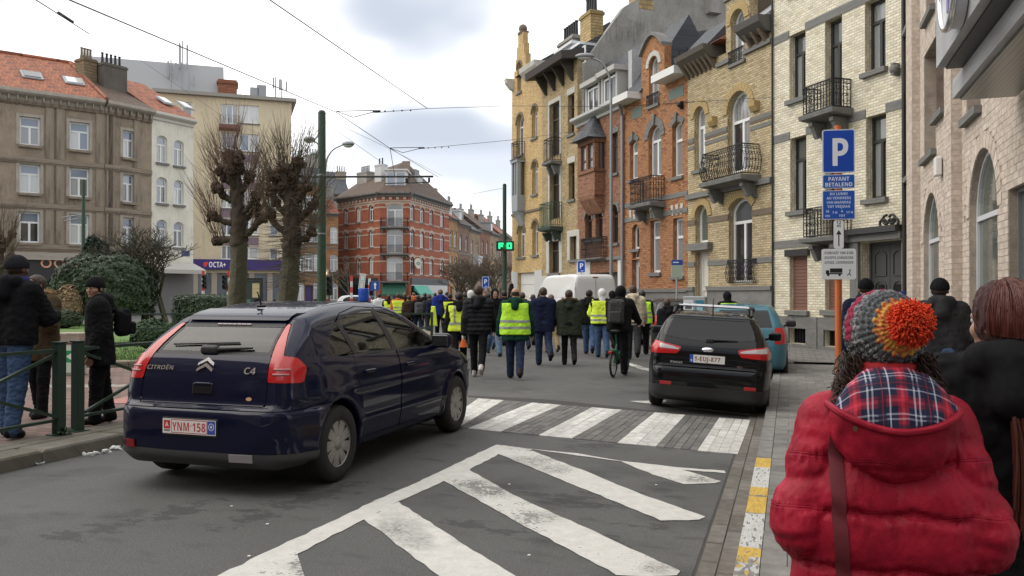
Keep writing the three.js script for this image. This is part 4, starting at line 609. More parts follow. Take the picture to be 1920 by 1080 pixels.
{
const brick = mat(0xffffff,0.82,brickTex([[0.38,0.28,0.14],[0.46,0.35,0.19],[0.29,0.2,0.095]],[0.2,0.16,0.11],{seed: 105,joint: 0.04 }));
const F = new Facade('townhouse','ochre brick townhouse with dark overhanging eaves and green iron balcony',cBL,cRL,12.5,brick),o = {frame: brownFrame,reveal: 0.2,pane: 'dark',sill: 0.12 };
F.win(1030.5,192,1050,292,{...o,head: paleStone,surround: paleStone,sill: 0 });F.win(1065,176,1077,251,{...o,cas: 1,head: paleStone,headH: 0.3 });
F.win(1031,317,1050,410,{...o,surround: paleStone,sill: 0 });F.win(1066,305,1077.5,374,{...o,cas: 1,head: paleStone,headH: 0.3 });
F.win(1030,452,1049,512,{...o,surround: paleStone,surroundW: 0.34,cas: 2 });F.win(1069,443,1082,487,{...o,cas: 1,surround: paleStone,surroundW: 0.3,pane: mat([0.16,0.11,0.05],0.7),transom: 0 });
F.balcony(1020,256,1052,300,0.5,{step: 0.15,slab: 0.2,scroll: 0 });F.balcony(1012,378,1054,424,0.6,{step: 0.12,slab: 0.25,scroll: 0,rail: mat([0.03,0.1,0.065],0.5),slabMat: mat([0.04,0.06,0.05],0.6) });
F.band(F.at(1050,512)[1] - 2,F.at(1050,516)[1],0.04,paleStone,'base');
const ev = F.at(1050,118)[1] - 0.4;F.part('eaves',[prism([[0,0.1],[0.9,0],[0.95,0.35],[-0.3,0.6],[-0.3,0.1]],F.len + 0.3).rotateY(-Math.PI / 2).translate(F.len + 0.15,ev,0)],mat([0.04,0.03,0.026],0.7));for (let i = 0;i < 4;i++) F.part('bracket',prism([[0.004,-0.9],[0.08,-0.9],[0.7,0.0],[0.004,0.0]],0.14).rotateY(-Math.PI / 2).translate((i + 0.6) / 4 * F.len,ev + 0.05,0),mat([0.05,0.04,0.03],0.7));
F.finish({depth: 8.4,outline: [[0,-0.3],[F.len,-0.3],[F.len,ev + 0.1],[0,ev + 0.1]],bodyTop: ev });
const gw = mat([0.66,0.67,0.68],0.6);for (const [a,b,y0,y1,dd] of [[1036,1066,85,122,3],[1068,1140,62,108,4]]) {const q = F.rect(a,y0,b,y1),u1 = Math.min(q[1],F.len - 0.1),d = F.part('dormer',[box2(q[0],u1,q[2] - 0.6,q[3] - 0.12,-dd,-0.3),box2(q[0] - 0.12,u1 + 0.1,q[3] - 0.12,q[3],-dd - 0.2,-0.12)],gw);const m = q[0] + 0.35 + (u1 - q[0]) * 0.1;const w = part('window',ringGeo(openPts(m,m + 0.8,q[2] + 0.05,q[3] - 0.25,0),openPts(m,m + 0.8,q[2] + 0.05,q[3] - 0.25,0,0.08),0.06,-0.3),whiteFrame,d);part('pane',box2(m + 0.07,m + 0.73,q[2] + 0.1,q[3] - 0.3,-0.295,-0.285),paneMats.dark,w);}
F.roof(ev + 0.5,2.6,slate,{depth: 8.4,ridge: 4.2,out: 0.3 });
const P = F.len,wall = prism([[0.2,9.5],[8.4,9.5],[8.4,17.8],[6.2,18.2],[4.4,16.9],[2.4,15.6],[1.2,14.0],[0.2,12.6]],0.4).rotateY(Math.PI / 2).translate(P - 0.1,0,0);
F.part('party_wall',wall,mat(0xffffff,0.95,grimeTex([0.27,0.26,0.235],{seed: 47,size: 4.5,amp: 0.55,streak: 0.75,dirt: [0.12,0.115,0.1] })));
F.part('upper_storey',prism([[4.4,12],[8.4,12],[8.4,17.75],[6.2,18.15],[4.4,16.85]],F.len - 0.3).rotateY(Math.PI / 2).translate(0,0,0),brick);
const yb = mat(0xffffff,0.8,brickTex([[0.36,0.25,0.09],[0.46,0.33,0.14]],[0.2,0.16,0.1],{seed: 49 }));
F.chimney(P - 1.7,13.8,-1.6,1.2,0.7,2.0,yb,4);F.chimney(P - 0.2,15.6,-3.6,1.0,0.8,3.2,yb,2);F.chimney(P - 0.1,15.8,-7.4,1.6,0.7,2.4,sideWall,5);
}
{
const brick = mat(0xffffff,0.82,brickTex([[0.5,0.34,0.15],[0.57,0.41,0.2],[0.43,0.28,0.12]],[0.36,0.25,0.12],{seed: 106,joint: 0.03 }));
const F = new Facade('townhouse','tall yellow townhouse with a stepped gable and grey bay window',cFL,cBL,14,brick),o = {frame: whiteFrame,reveal: 0.22,pane: 'grey',sill: 0.12,fw: 0.07 },ar = {arch: 'round',archBand: brownStone,archN: 9,archT: 0.14 };
F.win(970,116,978,172,{...o,...ar,cas: 1 });F.win(968.5,214,981,290,{...o,...ar });F.win(997,198,1007,258,{...o,...ar,cas: 1 });
F.win(997.5,302,1007.5,364,{...o,...ar,cas: 1 });F.win(971,420,984,482,{...o,...ar,pane: mat([0.2,0.15,0.08],0.7) });F.win(998,414,1009,478,{...o,...ar,pane: mat([0.2,0.15,0.08],0.7) });
{const r = F.rect(963,308,984,398);r[0] = F.at(959,350,0.45)[0];const s = F.part('bay_window',[box2(r[0],r[1],r[2],r[2] + 0.9,0.004,0.45),box2(r[0],r[0] + 0.14,r[2] + 0.9,r[3],0.25,0.45),box2(r[1] - 0.14,r[1],r[2] + 0.9,r[3],0.25,0.45),box2(r[0] - 0.05,r[1] + 0.05,r[3],r[3] + 0.2,0.004,0.5),box2((r[0] + r[1]) / 2 - 0.06,(r[0] + r[1]) / 2 + 0.06,r[2] + 0.9,r[3],0.31,0.43)],greyFrame);part('pane',box2(r[0] + 0.1,r[1] - 0.1,r[2] + 0.9,r[3],0.1,0.33),paneMats.grey,s);part('corbel',prism([[0.004,-0.8],[0.3,-0.2],[0.45,0],[0.004,0]],r[1] - r[0] - 0.1).rotateY(-Math.PI / 2).translate(r[1] - 0.05,r[2],0),greyFrame,s);F.balconyAt(r[0],r[1],r[3] + 0.2,r[3] + 1.15,0.45,{step: 0.16,slab: 0.05,scroll: 0,brackets: 0 });}
const gv = F.at(985,508)[1],gw = mat([0.5,0.5,0.49],0.7);{const r = F.rect(971,511,1003,560);F.hole(r[0],r[1],0.02,r[3]);const gd = F.part('garage_door',box2(r[0],r[1],0,r[3],-0.25,-0.2),mat([0.6,0.59,0.56],0.6));for (let k = 0;k < 4;k++) part('panel',box2(r[0] + 0.04,r[1] - 0.04,r[3] * k / 4 + 0.03,r[3] * (k + 1) / 4 - 0.03,-0.198,-0.17),mat([0.62,0.61,0.58],0.6),gd);}
F.band(-0.1,gv,0.04,gw,'ground_floor_stone');F.band(F.at(985,400)[1],F.at(985,396)[1],0.08,brownStone);
const g0 = F.at(964,100)[0],g1 = F.at(988,100)[0],e = F.at(1000,132)[1],st = [],tv = F.at(976,62)[1];
for (let i = 0;i < 4;i++) {const a = lerp(g0,g0 + (g1 - g0) * 0.4,i / 4),v = lerp(e + 0.3,tv,(i + 1) / 4);st.push([a,v]);}
const outl = [[0,-0.3],[F.len,-0.3],[F.len,e],[g1,e]];for (let i = 0;i < 4;i++) {const u = lerp(g1,g1 - (g1 - g0) * 0.42,i / 4),v0 = lerp(e,tv,i / 4 + 0.25);outl.push([u,v0]);outl.push([lerp(g1,g1 - (g1 - g0) * 0.42,(i + 1) / 4),v0]);} for (let i = 3;i >= 0;i--) {const v0 = lerp(e,tv,i / 4 + 0.25);outl.push([lerp(g0,g0 + (g1 - g0) * 0.42,(i + 1) / 4),v0],[lerp(g0,g0 + (g1 - g0) * 0.42,i / 4),v0]);} outl.push([g0,e],[0,e]);
F.finish({outline: outl,bodyTop: e - 0.1,depth: 8,sideMat: brick });
for (const [a,b] of [[0,g0 + 0.02],[g1,F.len]]) {const L = Math.max(0.2,b - a);F.part('cornice',prism([[0,-0.4],[0.2,-0.3],[0.45,0],[0.5,0.25],[-0.3,0.25],[-0.3,-0.4]],L).rotateY(-Math.PI / 2).translate(b,e,0),paleStone);}
F.part('finial',[ball(0.25,(g0 + g1) / 2,tv + 0.3,-0.16,10,8),box2((g0 + g1) / 2 - 0.3,(g0 + g1) / 2 + 0.3,tv,tv + 0.12,-0.4,0.06)],brownStone);
F.roof(e + 0.25,2.5,slate,{depth: 8,ridge: 4,out: 0.1,u0: g0 + 0.3 });F.chimney(F.len - 2.0,e + 0.9,-2.6,2.0,0.7,1.3,sideWall,6);
}
{
const h = TH,d = [Math.sin(h),Math.cos(h)],B2 = [cWR[0] - d[0] * 19 ,cWR[1] - d[1] * 19];
const tones = [[0.56,0.475,0.4],[0.59,0.505,0.43],[0.575,0.49,0.415],[0.535,0.45,0.375]];
const mort = mat(0xffffff,0.9,grimeTex([0.4,0.33,0.27],{seed: 55,size: 1.2 }));
const F = new Facade('shop_building','pale pinkish block built shop building with arched windows at the right edge',[cWR[0] + 0.03,cWR[1] - 0.03],B2,11.5,mort,{category: 'building' });
const o = {frame: zinc,reveal: 0.09,fw: 0.05,cas: 1,pane: 'green',sill: 0 },G = (a,y0,b,y1,q) => {const r = F.rect(a,y0,b,y1);F.winAt(r[0],r[1],q.v0 ?? r[2],r[3],q);return r;};
const ub = [F.at(1819,400)[0],F.at(1873,400)[0]],us = [F.at(1733,400)[0],F.at(1762,400)[0]];
const vb = F.at(1865,262)[1],vs = F.at(1757,354)[1];
F.winAt(ub[0],ub[1],0.45,vb,{...o,arch: (ub[1] - ub[0]) / 2,transom: 0.3,fw: 0.07,frame: mat([0.6,0.62,0.65],0.4) });
F.winAt(us[0],us[1],0.45,vs,{...o,arch: (us[1] - us[0]) / 2,transom: 0.3,fw: 0.07,frame: mat([0.6,0.62,0.65],0.4) });
{const p = F.at(1772,372),q = F.at(1787,366);F.winAt(p[0],q[0],0.45,p[1] + 0.05,{...o,transom: 0 });const a = F.at(1893,355)[0];F.winAt(a,a + 2.6,0.45,F.at(1893,355)[1],{...o,transom: 0 });F.winAt(a + 3.6,a + 5.6,0.45,3.4,{...o,transom: 0 });const e = F.at(1707,450)[0],f = F.at(1714,450)[0];F.winAt(e,f,0.1,F.at(1709,449)[1],{...o,transom: 0,pane: mat([0.12,0.06,0.045],0.7) });}
for (const [a,b,y0,y1] of [[1702,1713,170,335],[1735,1757,107,300]]) {const p = F.at(a,y1),q = F.at(b,y0);F.winAt(p[0],q[0],p[1],F.at(a,y0)[1],{...o,reveal: 0.35,transom: 0,pane: 'grey',sill: 0.12,sillOut: 0.12 });}
for (const [a,b,yb] of [[1757,1776,212],[1815,1842,214]]) {const p = F.at(a,yb + 10),q = F.at(b,yb);F.winAt(p[0],q[0],p[1],p[1] + 1.9,{...o,reveal: 0.3,transom: 0,pane: 'grey',sill: 0.12,sillOut: 0.12 });}
for (const [a,b,yb] of [[1702,1713,60],[1739,1756,40]]) {const p = F.at(a,yb),q = F.at(b,yb);F.winAt(p[0],q[0],p[1],Math.min(11,p[1] + 2.4),{...o,reveal: 0.3,transom: 0,pane: 'grey',sill: 0.12,sillOut: 0.12 });}
const piers = [[F.at(1716,400)[0],F.at(1727,400)[0]],[F.at(1792,400)[0],F.at(1806,400)[0]]];
const outOf = (u) => piers.some(([a,b]) => u > a && u < b) ? 0.16 : 0;
const bm = tones.map((c,i) => mat(0xffffff,0.85,{...grain(c,0.9),bumpMap: rep(asphaltBump,0.6),bumpScale: 0.004 }));
const R = rng(61),pieces = [],rest = tones.map(() => []),ch = 0.095,bl = 0.3;
const inHole = (u,v) => F.holes.some(([a,b,c,d2,ar]) => {if (u <= a || u >= b || v <= c || v >= d2) return false;if (!ar) return true;const cy = d2 - ar;return v < cy || Math.hypot(u - (a + b) / 2,v - cy) < (b - a) / 2;});
for (let j = 0;j < 112;j++) {
const v0 = 0.3 + j * ch,v1 = v0 + ch - 0.006;let u = -(j % 2) * bl / 2;
const cutsU = [...F.holes.flatMap(([a,b,c,d2]) => (v1 > c + 0.02 && v0 < d2 - 0.02 ? [a,b] : [])),...piers.flat()].sort((a,b) => a - b);
for (const [a,b] of piers) {const m = j % 2 ? lerp(a,b,0.36) : lerp(a,b,0.64);for (const [p,q] of [[a,m - 0.006],[m + 0.003,b]]) if (v0 < 9) {const g = box2(p,q,v0,v1,-0.03,0.172 + R() * 0.004),uv = g.attributes.uv,du = R() * 3;for (let i = 0;i < uv.count;i++) uv.setXY(i,uv.getX(i) * 0.4 + du,uv.getY(i) * ch + du);rest[Math.floor(R() * 4)].push(g);} }
while (u < F.len - 0.05) {
let a = Math.max(0,u),b = Math.min(F.len,u + bl - 0.006);u += bl;
let segs = [[a,b]];for (const c of cutsU) segs = segs.flatMap(([p,q]) => (c > p + 0.004 && c < q - 0.004 ? [[p,c - 0.003],[c + 0.003,q]] : [[p,q]]));
for (const [p,q] of segs) {
const m = (p + q) / 2;if (q - p < 0.012 || outOf(m)) continue;const o1 = 0;
if (inHole(m,(v0 + v1) / 2)) continue;
const hArch = F.holes.find(([x,y,c,d2,ar]) => ar && m > x - 0.24 && m < y + 0.24 && v1 > d2 - ar - 0.02 && Math.hypot(m - (x + y) / 2,(v0 + v1) / 2 - (d2 - ar)) < (y - x) / 2 + 0.3);
if (hArch && Math.hypot(m - (hArch[0] + hArch[1]) / 2,(v0 + v1) / 2 - (hArch[3] - hArch[4])) < (hArch[1] - hArch[0]) / 2 + 0.26) continue;
const g = box2(p,q,v0,v1,-0.03,0.012 + o1 + R() * 0.004);{const uv = g.attributes.uv,du = R() * 3;for (let i = 0;i < uv.count;i++) uv.setXY(i,uv.getX(i) * (q - p) + du,uv.getY(i) * ch + du);}
const t = Math.floor(R() * 4);if (v0 < 9) {const near = p > F.at(1735,400)[0] && v0 > 1.2 && v0 < 5.4 && p < F.at(1925,400)[0];if (near && pieces.length < 295) pieces.push([g,t]);else rest[t].push(g);}
}
}
}
for (const [g,t] of pieces) F.part('block',g,bm[t]);
rest.forEach((l,t) => {if (l.length) F.part('blocks',l,bm[t]).userData = {kind: 'stuff' };});
for (const [c,w,v] of [[(ub[0] + ub[1]) / 2,ub[1] - ub[0],vb],[(us[0] + us[1]) / 2,us[1] - us[0],vs]]) {const r = w / 2;for (let i = 0;i < 17;i++) {const t0 = -Math.PI / 2 + Math.PI * i / 17 + 0.01,t1 = -Math.PI / 2 + Math.PI * (i + 1) / 17 - 0.01,P = (t,q) => [c + q * Math.sin(t),v - r + q * Math.cos(t)];F.part('arch_stone',prism([P(t0,r + 0.002),P(t1,r + 0.002),P(t1,r + 0.24),P(t0,r + 0.24)],0.05,-0.03),bm[i % 4]);} }
F.part('alarm_box',rbox(0.25,0.36,0.12,0.03,...F.at(1769,312),0.09),mat([0.7,0.7,0.68],0.5));
for (const [a,b] of piers) F.part('pier',box2(a + 0.005,b - 0.005,0,10,-0.02,0.155),mort);
F.band(0,0.3,0.05,blueStone,'base');
F.part('drainpipe',rod(V(0.12,0,0.08),V(0.12,11,0.08),0.05),darkFrame);
{const p = F.at(1752,440),q = F.at(1760,470);F.part('poster',box2(p[0] - 0.05,p[0] + 0.42,1.9,3.1,-0.49,-0.475),mat(0xffffff,0.6,{map: canvas(64,160,(c,w,hh) => {c.fillStyle = '#c9d2dd';c.fillRect(0,0,w,hh);c.fillStyle = '#8d9bb8';c.fillRect(8,10,48,60);c.fillStyle = '#e8ebee';c.fillRect(16,26,32,10);c.fillStyle = '#6f7fa5';c.fillRect(8,84,48,50);}) }));}
F.finish({depth: 12,bodyTop: 11.4 });F.roof(11.5,2.5,slate,{depth: 12 });
shopF = F;
}
var shopF;
// ---------------------------------------------------------------- buildings on the left and across the crossing
const tileRoof = mat(0xffffff,0.75,brickTex([[0.25,0.078,0.038],[0.36,0.125,0.058],[0.16,0.06,0.04]],[0.1,0.035,0.022],{nb: 7,nc: 5,seed: 201,joint: 0.06 }));
const oldRoof = mat(0xffffff,0.8,brickTex([[0.085,0.056,0.042],[0.115,0.075,0.053]],[0.05,0.032,0.025],{nb: 7,nc: 5,seed: 202,joint: 0.04 }));
function slope(a,b,c,d,inv) {
const p = [],uv = [],L = b.distanceTo(a),H = c.distanceTo(b),q = (A,B,C,D) => {for (const [v,u,w] of [[A,0,0],[B,L,0],[C,L,H],[A,0,0],[C,L,H],[D,0,H]]) {const t = v.clone().applyMatrix4(inv);p.push(t.x,t.y,t.z);uv.push(u,w);} },dn = V(0,-0.2,0),lo = (v) => v.clone().add(dn);
q(a,b,c,d);q(lo(b),lo(a),lo(d),lo(c));q(lo(a),lo(b),b,a);q(lo(b),lo(c),c,b);q(lo(d),lo(a),a,d);
const g = new THREE.BufferGeometry();g.setAttribute('position',new THREE.Float32BufferAttribute(p,3));g.setAttribute('uv',new THREE.Float32BufferAttribute(uv,2));g.computeVertexNormals();return g;
}
{
const z0 = 55,A = [-36.4,53.1],C1 = headedTo(A,52,194),C2 = headedTo(C1,33,283),C3 = headedTo(C2,30,362);
const plaster = mat(0xffffff,0.9,grimeTex([0.27,0.215,0.16],{seed: 61,size: 5,amp: 0.5,streak: 0.75,dirt: [0.13,0.1,0.075] })),trim = mat(0xffffff,0.9,grimeTex([0.24,0.195,0.15],{seed: 62,size: 2.4,amp: 0.4,streak: 0.8,dirt: [0.09,0.075,0.06] })),trim2 = mat(0xffffff,0.85,grimeTex([0.36,0.32,0.27],{seed: 63,size: 2.5,amp: 0.3,streak: 0.5 }));
const F = new Facade('corner_building','weathered grey brown corner building with orange tiled roof',A,C1,14.6,plaster,{category: 'building' });
const G = new Facade('','',C1,C2,14.6,plaster,{host: F });
const o = {reveal: 0.18,fw: 0.11,transom: 0.34,sill: 0.18,sillOut: 0.2,sillMat: trim,surround: trim2,surroundW: 0.2 },P = [['lace','lace'],['white','white'],['dark','dark'],['white','blue'],['lace','dark'],['white','white']];
const us = [F.rect(35,219,74,272),F.rect(129,229,166,281)];let k = 0;
for (const [a,b,ys] of [[35.5,74.5,[[219,272],[308,362],[397,455]]],[129.5,166.5,[[229,281],[315,369],[402,458]]]]) for (const [y0,y1] of ys) {F.win(a,y0,b,y1,{...o,pane: P[k % 6][0],pane2: P[k % 6][1],paneTop: 'blue' });k++;}
{const [u0,u1,v0,v1] = us[0],wid = u1 - u0;for (const r of F.holes.slice(0,3)) {const u = r[0] - (us[1][0] - us[0][0]);if (u > 0.3) F.winAt(u,u + wid,r[2],r[3],{...o,pane: 'lace' });} }
for (const [y0,y1,p] of [[245,296,'white'],[327,379,'dark'],[408,462,'lace']]) G.win(229.5,y0,251.5,y1,{...o,pane: p,pane2: 'lace',paneTop: 'blue' });
const v1 = F.at(100,299)[1],v2 = F.at(100,383)[1],v3 = F.at(100,459)[1],vt = F.at(100,199)[1],vb = F.at(100,481)[1];
for (const X of [F,G]) {
for (const v of [v1,v2,v3]) {X.band(v - 0.3,v,0.14,trim);X.band(v - 0.42,v - 0.303,0.07,trim);}
X.band(vt - 0.1,vt + 0.12,0.16,trim);X.band(vb - 0.25,vb + 0.25,0.25,trim2,'shop_cornice');
X.cornice(14.6,0.75,0.6,trim2,{brackets: 0.5,bm: trim });
X.band(0,vb - 0.26,0.03,mat([0.03,0.03,0.032],0.4),'shop_front',false);
const ps = X === F ? [F.at(92,250)[0],F.at(112,250)[0],F.at(186,250)[0],0.4] : [0.4,G.at(216,260)[0] * 0.6,X.len - 1.2];
for (const u of ps) for (const [a,b] of [[v3 + 0.02,v2 - 0.44],[v2 + 0.02,v1 - 0.44],[v1 + 0.02,vt - 0.12]]) X.part('pilaster',box2(u - 0.25,u + 0.25,a,b,-0.05,0.1),trim);
}
{const m = mat([0.62,0.32,0.2],0.6),u = F.at(86,494)[0],u2 = F.at(126,494)[0],v = F.at(100,494)[1];for (const q of [u,u2]) F.part('shop_letter',[new THREE.TorusGeometry(0.28,0.07,6,14).translate(q,v,0.07),new THREE.TorusGeometry(0.28,0.07,6,14,4.4).translate(q + 0.8,v,0.07)],m);}
F.finish({depth: 9,body: 1 });G.finish({depth: 9,body: 0 });
const ev = 15.35,rv = 19.3,inward = (X,d) => [-X.n[0] * d,-X.n[1] * d],w3 = ([x,z],y) => V(x,y,-z),off = (p,q) => [p[0] + q[0],p[1] + q[1]];
const mi = (X,Y,d) => {const a = inward(X,d),b = inward(Y,d),c = [(a[0] + b[0]) / 2,(a[1] + b[1]) / 2],L2 = c[0] ** 2 + c[1] ** 2;return [c[0] * d * d / L2,c[1] * d * d / L2];};
F.root.updateMatrix();const inv = F.root.matrix.clone().invert(),E0 = off(A,inward(F,-0.5)),E1 = off(C1,mi(F,G,-0.5)),E2 = off(C2,inward(G,-0.5)),R0 = off(A,inward(F,6.5)),R1 = off(C1,mi(F,G,6.5)),R2 = off(C2,inward(G,6.5));
const rf = F.part('roof',slope(w3(E0,ev),w3(E1,ev),w3(R1,rv),w3(R0,rv),inv),tileRoof),rg = F.part('roof',slope(w3(E1,ev),w3(E2,ev),w3(R2,rv - 0.6),w3(R1,rv),inv),oldRoof);
F.part('roof',slope(w3(off(C2,inward(G,13)),ev),w3(off(A,inward(F,13)),ev),w3(R0,rv),w3(R2,rv - 0.6),inv),tileRoof);
const rt = [rod(w3(E1,ev + 0.05),w3(R1,rv + 0.05),0.14,0.14,6),rod(w3(R0,rv + 0.05),w3(R1,rv + 0.05),0.14,0.14,6),rod(w3(R1,rv + 0.05),w3(R2,rv - 0.55),0.14,0.14,6)].map((g) => g.applyMatrix4(inv));F.part('ridge_tiles',rt,tileRoof);
for (const [x,y,X] of [[58,156,F],[137,166,F]]) {const u = F.at(x,y,-2.2)[0],g = [],t = 2.2 / 6.5,v = ev + (rv - ev) * (2.2 + 0.5) / 7;const sk = F.part('skylight',[box(1.3,0.09,1.5)].map((q) => q.rotateX(Math.atan2(rv - ev,7)).translate(u,v + 0.1,-2.2)),greyFrame);part('pane',box(1.0,0.05,1.2).rotateX(Math.atan2(rv - ev,7)).translate(u,v + 0.17,-2.17),x < 100 ? paneMats.dark : paneMats.white,sk);}
{const d = new Facade('','',C1,C2,1,plaster,{host: F,hostName: 'roof_stack' }),m = mat(0xffffff,0.9,grimeTex([0.1,0.088,0.075],{seed: 66,size: 2,amp: 0.5 })),u = G.len - 1.4;d.chimney(u + 0.3,15.5,-3.5,1.9,1.2,3.5,m,5,iron);d.chimney(u - 1.25,16.2,-4.2,1.0,1.2,3.0,mat(0xffffff,0.9,brickTex([[0.17,0.12,0.06],[0.22,0.16,0.09]],[0.1,0.08,0.06],{seed: 67 })),4,brownStone);}
const cream = mat(0xffffff,0.85,grimeTex([0.67,0.64,0.55],{seed: 68,size: 4,amp: 0.14,streak: 0.35,dirt: [0.36,0.33,0.27] }));
const N = new Facade('narrow_house','narrow cream rendered house with arched windows beside the grey corner building',[C2[0] + 0.03,C2[1]],C3,14.7,cream),q = {reveal: 0.18,fw: 0.1,arch: 0.22,sill: 0.16,sillOut: 0.18,transom: 0.34 };
const cc = [['lace','lace'],['blue','lace'],['blue','dark'],['white','blue'],['lace','lace'],['dark','grey']];k = 0;
for (const [y0,y1,y2,y3] of [[254,305,263,311],[332,381,338,384],[412,462,416,464]]) {N.win(293,y0,313,y1,{...q,pane: cc[k][0],pane2: cc[k][1],paneTop: 'blue' });k++;N.win(325.5,y2,344,y3,{...q,pane: cc[k][0],pane2: cc[k][1],paneTop: 'blue' });k++;}
N.cornice(14.7,0.6,0.5,mat([0.55,0.53,0.47],0.7));N.band(0,3.2,0.05,mat([0.16,0.155,0.15],0.7),'ground_floor');N.part('awning',prism([[0,3.3],[1.4,2.9],[1.4,3.2],[0,3.75]],N.len).rotateY(-Math.PI / 2).translate(N.len,0.2,0.1),mat([0.42,0.4,0.37],0.7));
N.finish({depth: 9,sideMat: cream });N.roof(15.3,3.6,tileRoof,{depth: 12,ridge: 6,out: 0.4 });{const u = N.at(316,153,-2)[0];for (const d of [0,3.2]) {const s = N.part('skylight',box(0.9,0.1,1.4).rotateX(0.54).translate(u + d * 0.6 - 0.4,16.85,-2.0),greyFrame);part('pane',box(0.7,0.06,1.1).rotateX(0.54).translate(u + d * 0.6 - 0.4,16.92,-1.97),paneMats.white,s);} }
N.part('street_sign',box2(N.len - 1.1,N.len - 0.35,4.5,4.95,0.004,0.03),mat([0.05,0.07,0.2],0.5));
}
{
const A = [(292 - 960) / FOC * 78,78],B = headedTo(A,71,546),beige = mat(0xffffff,0.9,grimeTex([0.62,0.53,0.37],{seed: 71,size: 9,amp: 0.1,streak: 0.2,dirt: [0.4,0.32,0.2] }));
const F = new Facade('apartment_building','beige block of flats with antennas above the purple shop fascia',A,B,20.6,beige,{category: 'building' });
const o = {reveal: 0.15,fw: 0.12,sill: 0.12,transom: 0 };
const rows = [[195,232],[249,285],[303,337],[356,390],[408,442],[460,487]];
rows.forEach(([y0,y1],i) => {const r = F.rect(414,y0,446,y1),s = F.rect(448,y0 + 2,485,y1 - 1);F.winAt(...r,{...o,cas: 3,pane: i === 1 ? 'blue' : 'lace',pane2: 'blue' });F.winAt(...s,{...o,cas: 2,pane: ['white','blue','grey','lace','blue','lace'][i],pane2: 'white' });if (i > 0 && i < 5) F.part('spandrel',box2(r[0],s[1],r[2] - 0.9,r[2] - 0.13,-0.02,0.012),mat([0.2,0.14,0.17],0.6));
const t = F.rect(340,y0 - 2 - (i === 0 ? 2 : 0),360,y1 - 12);F.winAt(t[0],t[1],t[2],t[3],{...o,cas: 1,pane: 'grey' });const q = F.rect(505,y0 + 6,522,y1);if (i > 2) F.winAt(...q,{...o,cas: 1,pane: 'blue' });});
{const r = F.rect(412,218,448,236);F.balconyAt(r[0],r[1],r[2],r[3],0.7,{rail: greyFrame,scroll: 0,step: 0.3,slab: 0.5,brackets: 0,slabMat: mat([0.2,0.08,0.06],0.6) });}
F.part('roof_edge',[box2(-0.3,F.len + 0.45,20.62,20.95,-9,0.5)],mat([0.28,0.26,0.23],0.8));
const purple = mat([0.045,0.025,0.17],0.45),y0 = F.at(440,506)[1],y1 = F.at(440,487)[1],u0 = F.at(361,495)[0];
const fa = F.part('fascia',box2(u0,F.len + 0.6,y0,y1,0.004,0.5),purple);
{const r = F.rect(380,489,431,504),t = canvas(512,128,(c,w,h) => {c.fillStyle = '#3a2a74';c.fillRect(0,0,w,h);c.fillStyle = '#e03a3a';c.beginPath();c.arc(48,64,34,0,7);c.fill();c.beginPath();c.arc(86,44,18,0,7);c.fill();c.fillStyle = '#f4f2f6';c.font = 'bold 104px sans-serif';c.textBaseline = 'middle';c.fillText('OCTA+',112,66,390);});part('fascia_lettering',box2(r[0],r[1],y0 + 0.05,y1 - 0.05,0.502,0.52),mat(0xffffff,0.5,{map: t }),fa);}
const gh = F.rect(366,512,540,555);F.hole(gh[0],gh[1],0.02,gh[3]);for (let i = 0;i <= 5;i++) F.part('pillar',box2(lerp(gh[0],gh[1],i / 5) - 0.25,lerp(gh[0],gh[1],i / 5) + 0.25,0,gh[3],-0.28,0.04),mat([0.4,0.34,0.28],0.8));F.part('shop_window',box2(gh[0],gh[1],0.02,gh[3],-0.6,-0.55),paneMats.blue);F.part('lit_panel',box2(F.at(447,520)[0],F.at(470,520)[0],1,3.1,-0.5,-0.45),mat([0.25,0.22,0.18],0.5));
F.finish({depth: 10,sideMat: beige,bodyTop: 20.55 });
F.part('penthouse',box2(-7,6.0,20.95,24.4,-9.5,-3.2),mat([0.42,0.43,0.44],0.8));
F.part('roof_chimney',[box2(F.at(407,170)[0],F.at(444,170)[0],20.95,23.0,-4.5,-2.4),box2(F.at(407,170)[0] - 0.12,F.at(444,170)[0] + 0.12,22.6,22.8,-4.6,-2.3)],mat(0xffffff,0.85,brickTex([[0.2,0.07,0.035],[0.27,0.1,0.05]],[0.12,0.06,0.04],{seed: 72 })));
F.part('air_unit',[rbox(0.9,1.3,0.8,0.05,F.at(478,175)[0],21.6,-2),rbox(0.9,1.6,0.8,0.05,F.at(491,175)[0],21.75,-2)],zinc);
const ant = (u,h,n,z) => {const g = [rod(V(u,20.95,z),V(u,20.95 + h,z),0.06)];for (let i = 0;i < n;i++) {const a = i * 2.1;g.push(rod(V(u,20.95 + h * 0.6,z),V(u + 0.45 * Math.cos(a),20.95 + h * 0.6,z + 0.45 * Math.sin(a)),0.025),box(0.16,h * 0.42,0.1,u + 0.45 * Math.cos(a),20.95 + h * 0.72,z + 0.45 * Math.sin(a)));} F.part('antenna',g,mat([0.3,0.31,0.32],0.5));};
ant(F.at(316,150)[0],3.6,3,-2.6);ant(F.at(338,130)[0],5.6,3,-2.6);ant(F.at(518,170)[0],2.6,2,-2);ant(F.at(530,170)[0],2.4,2,-2);ant(F.at(351,160)[0],2.4,1,-2.6);
}
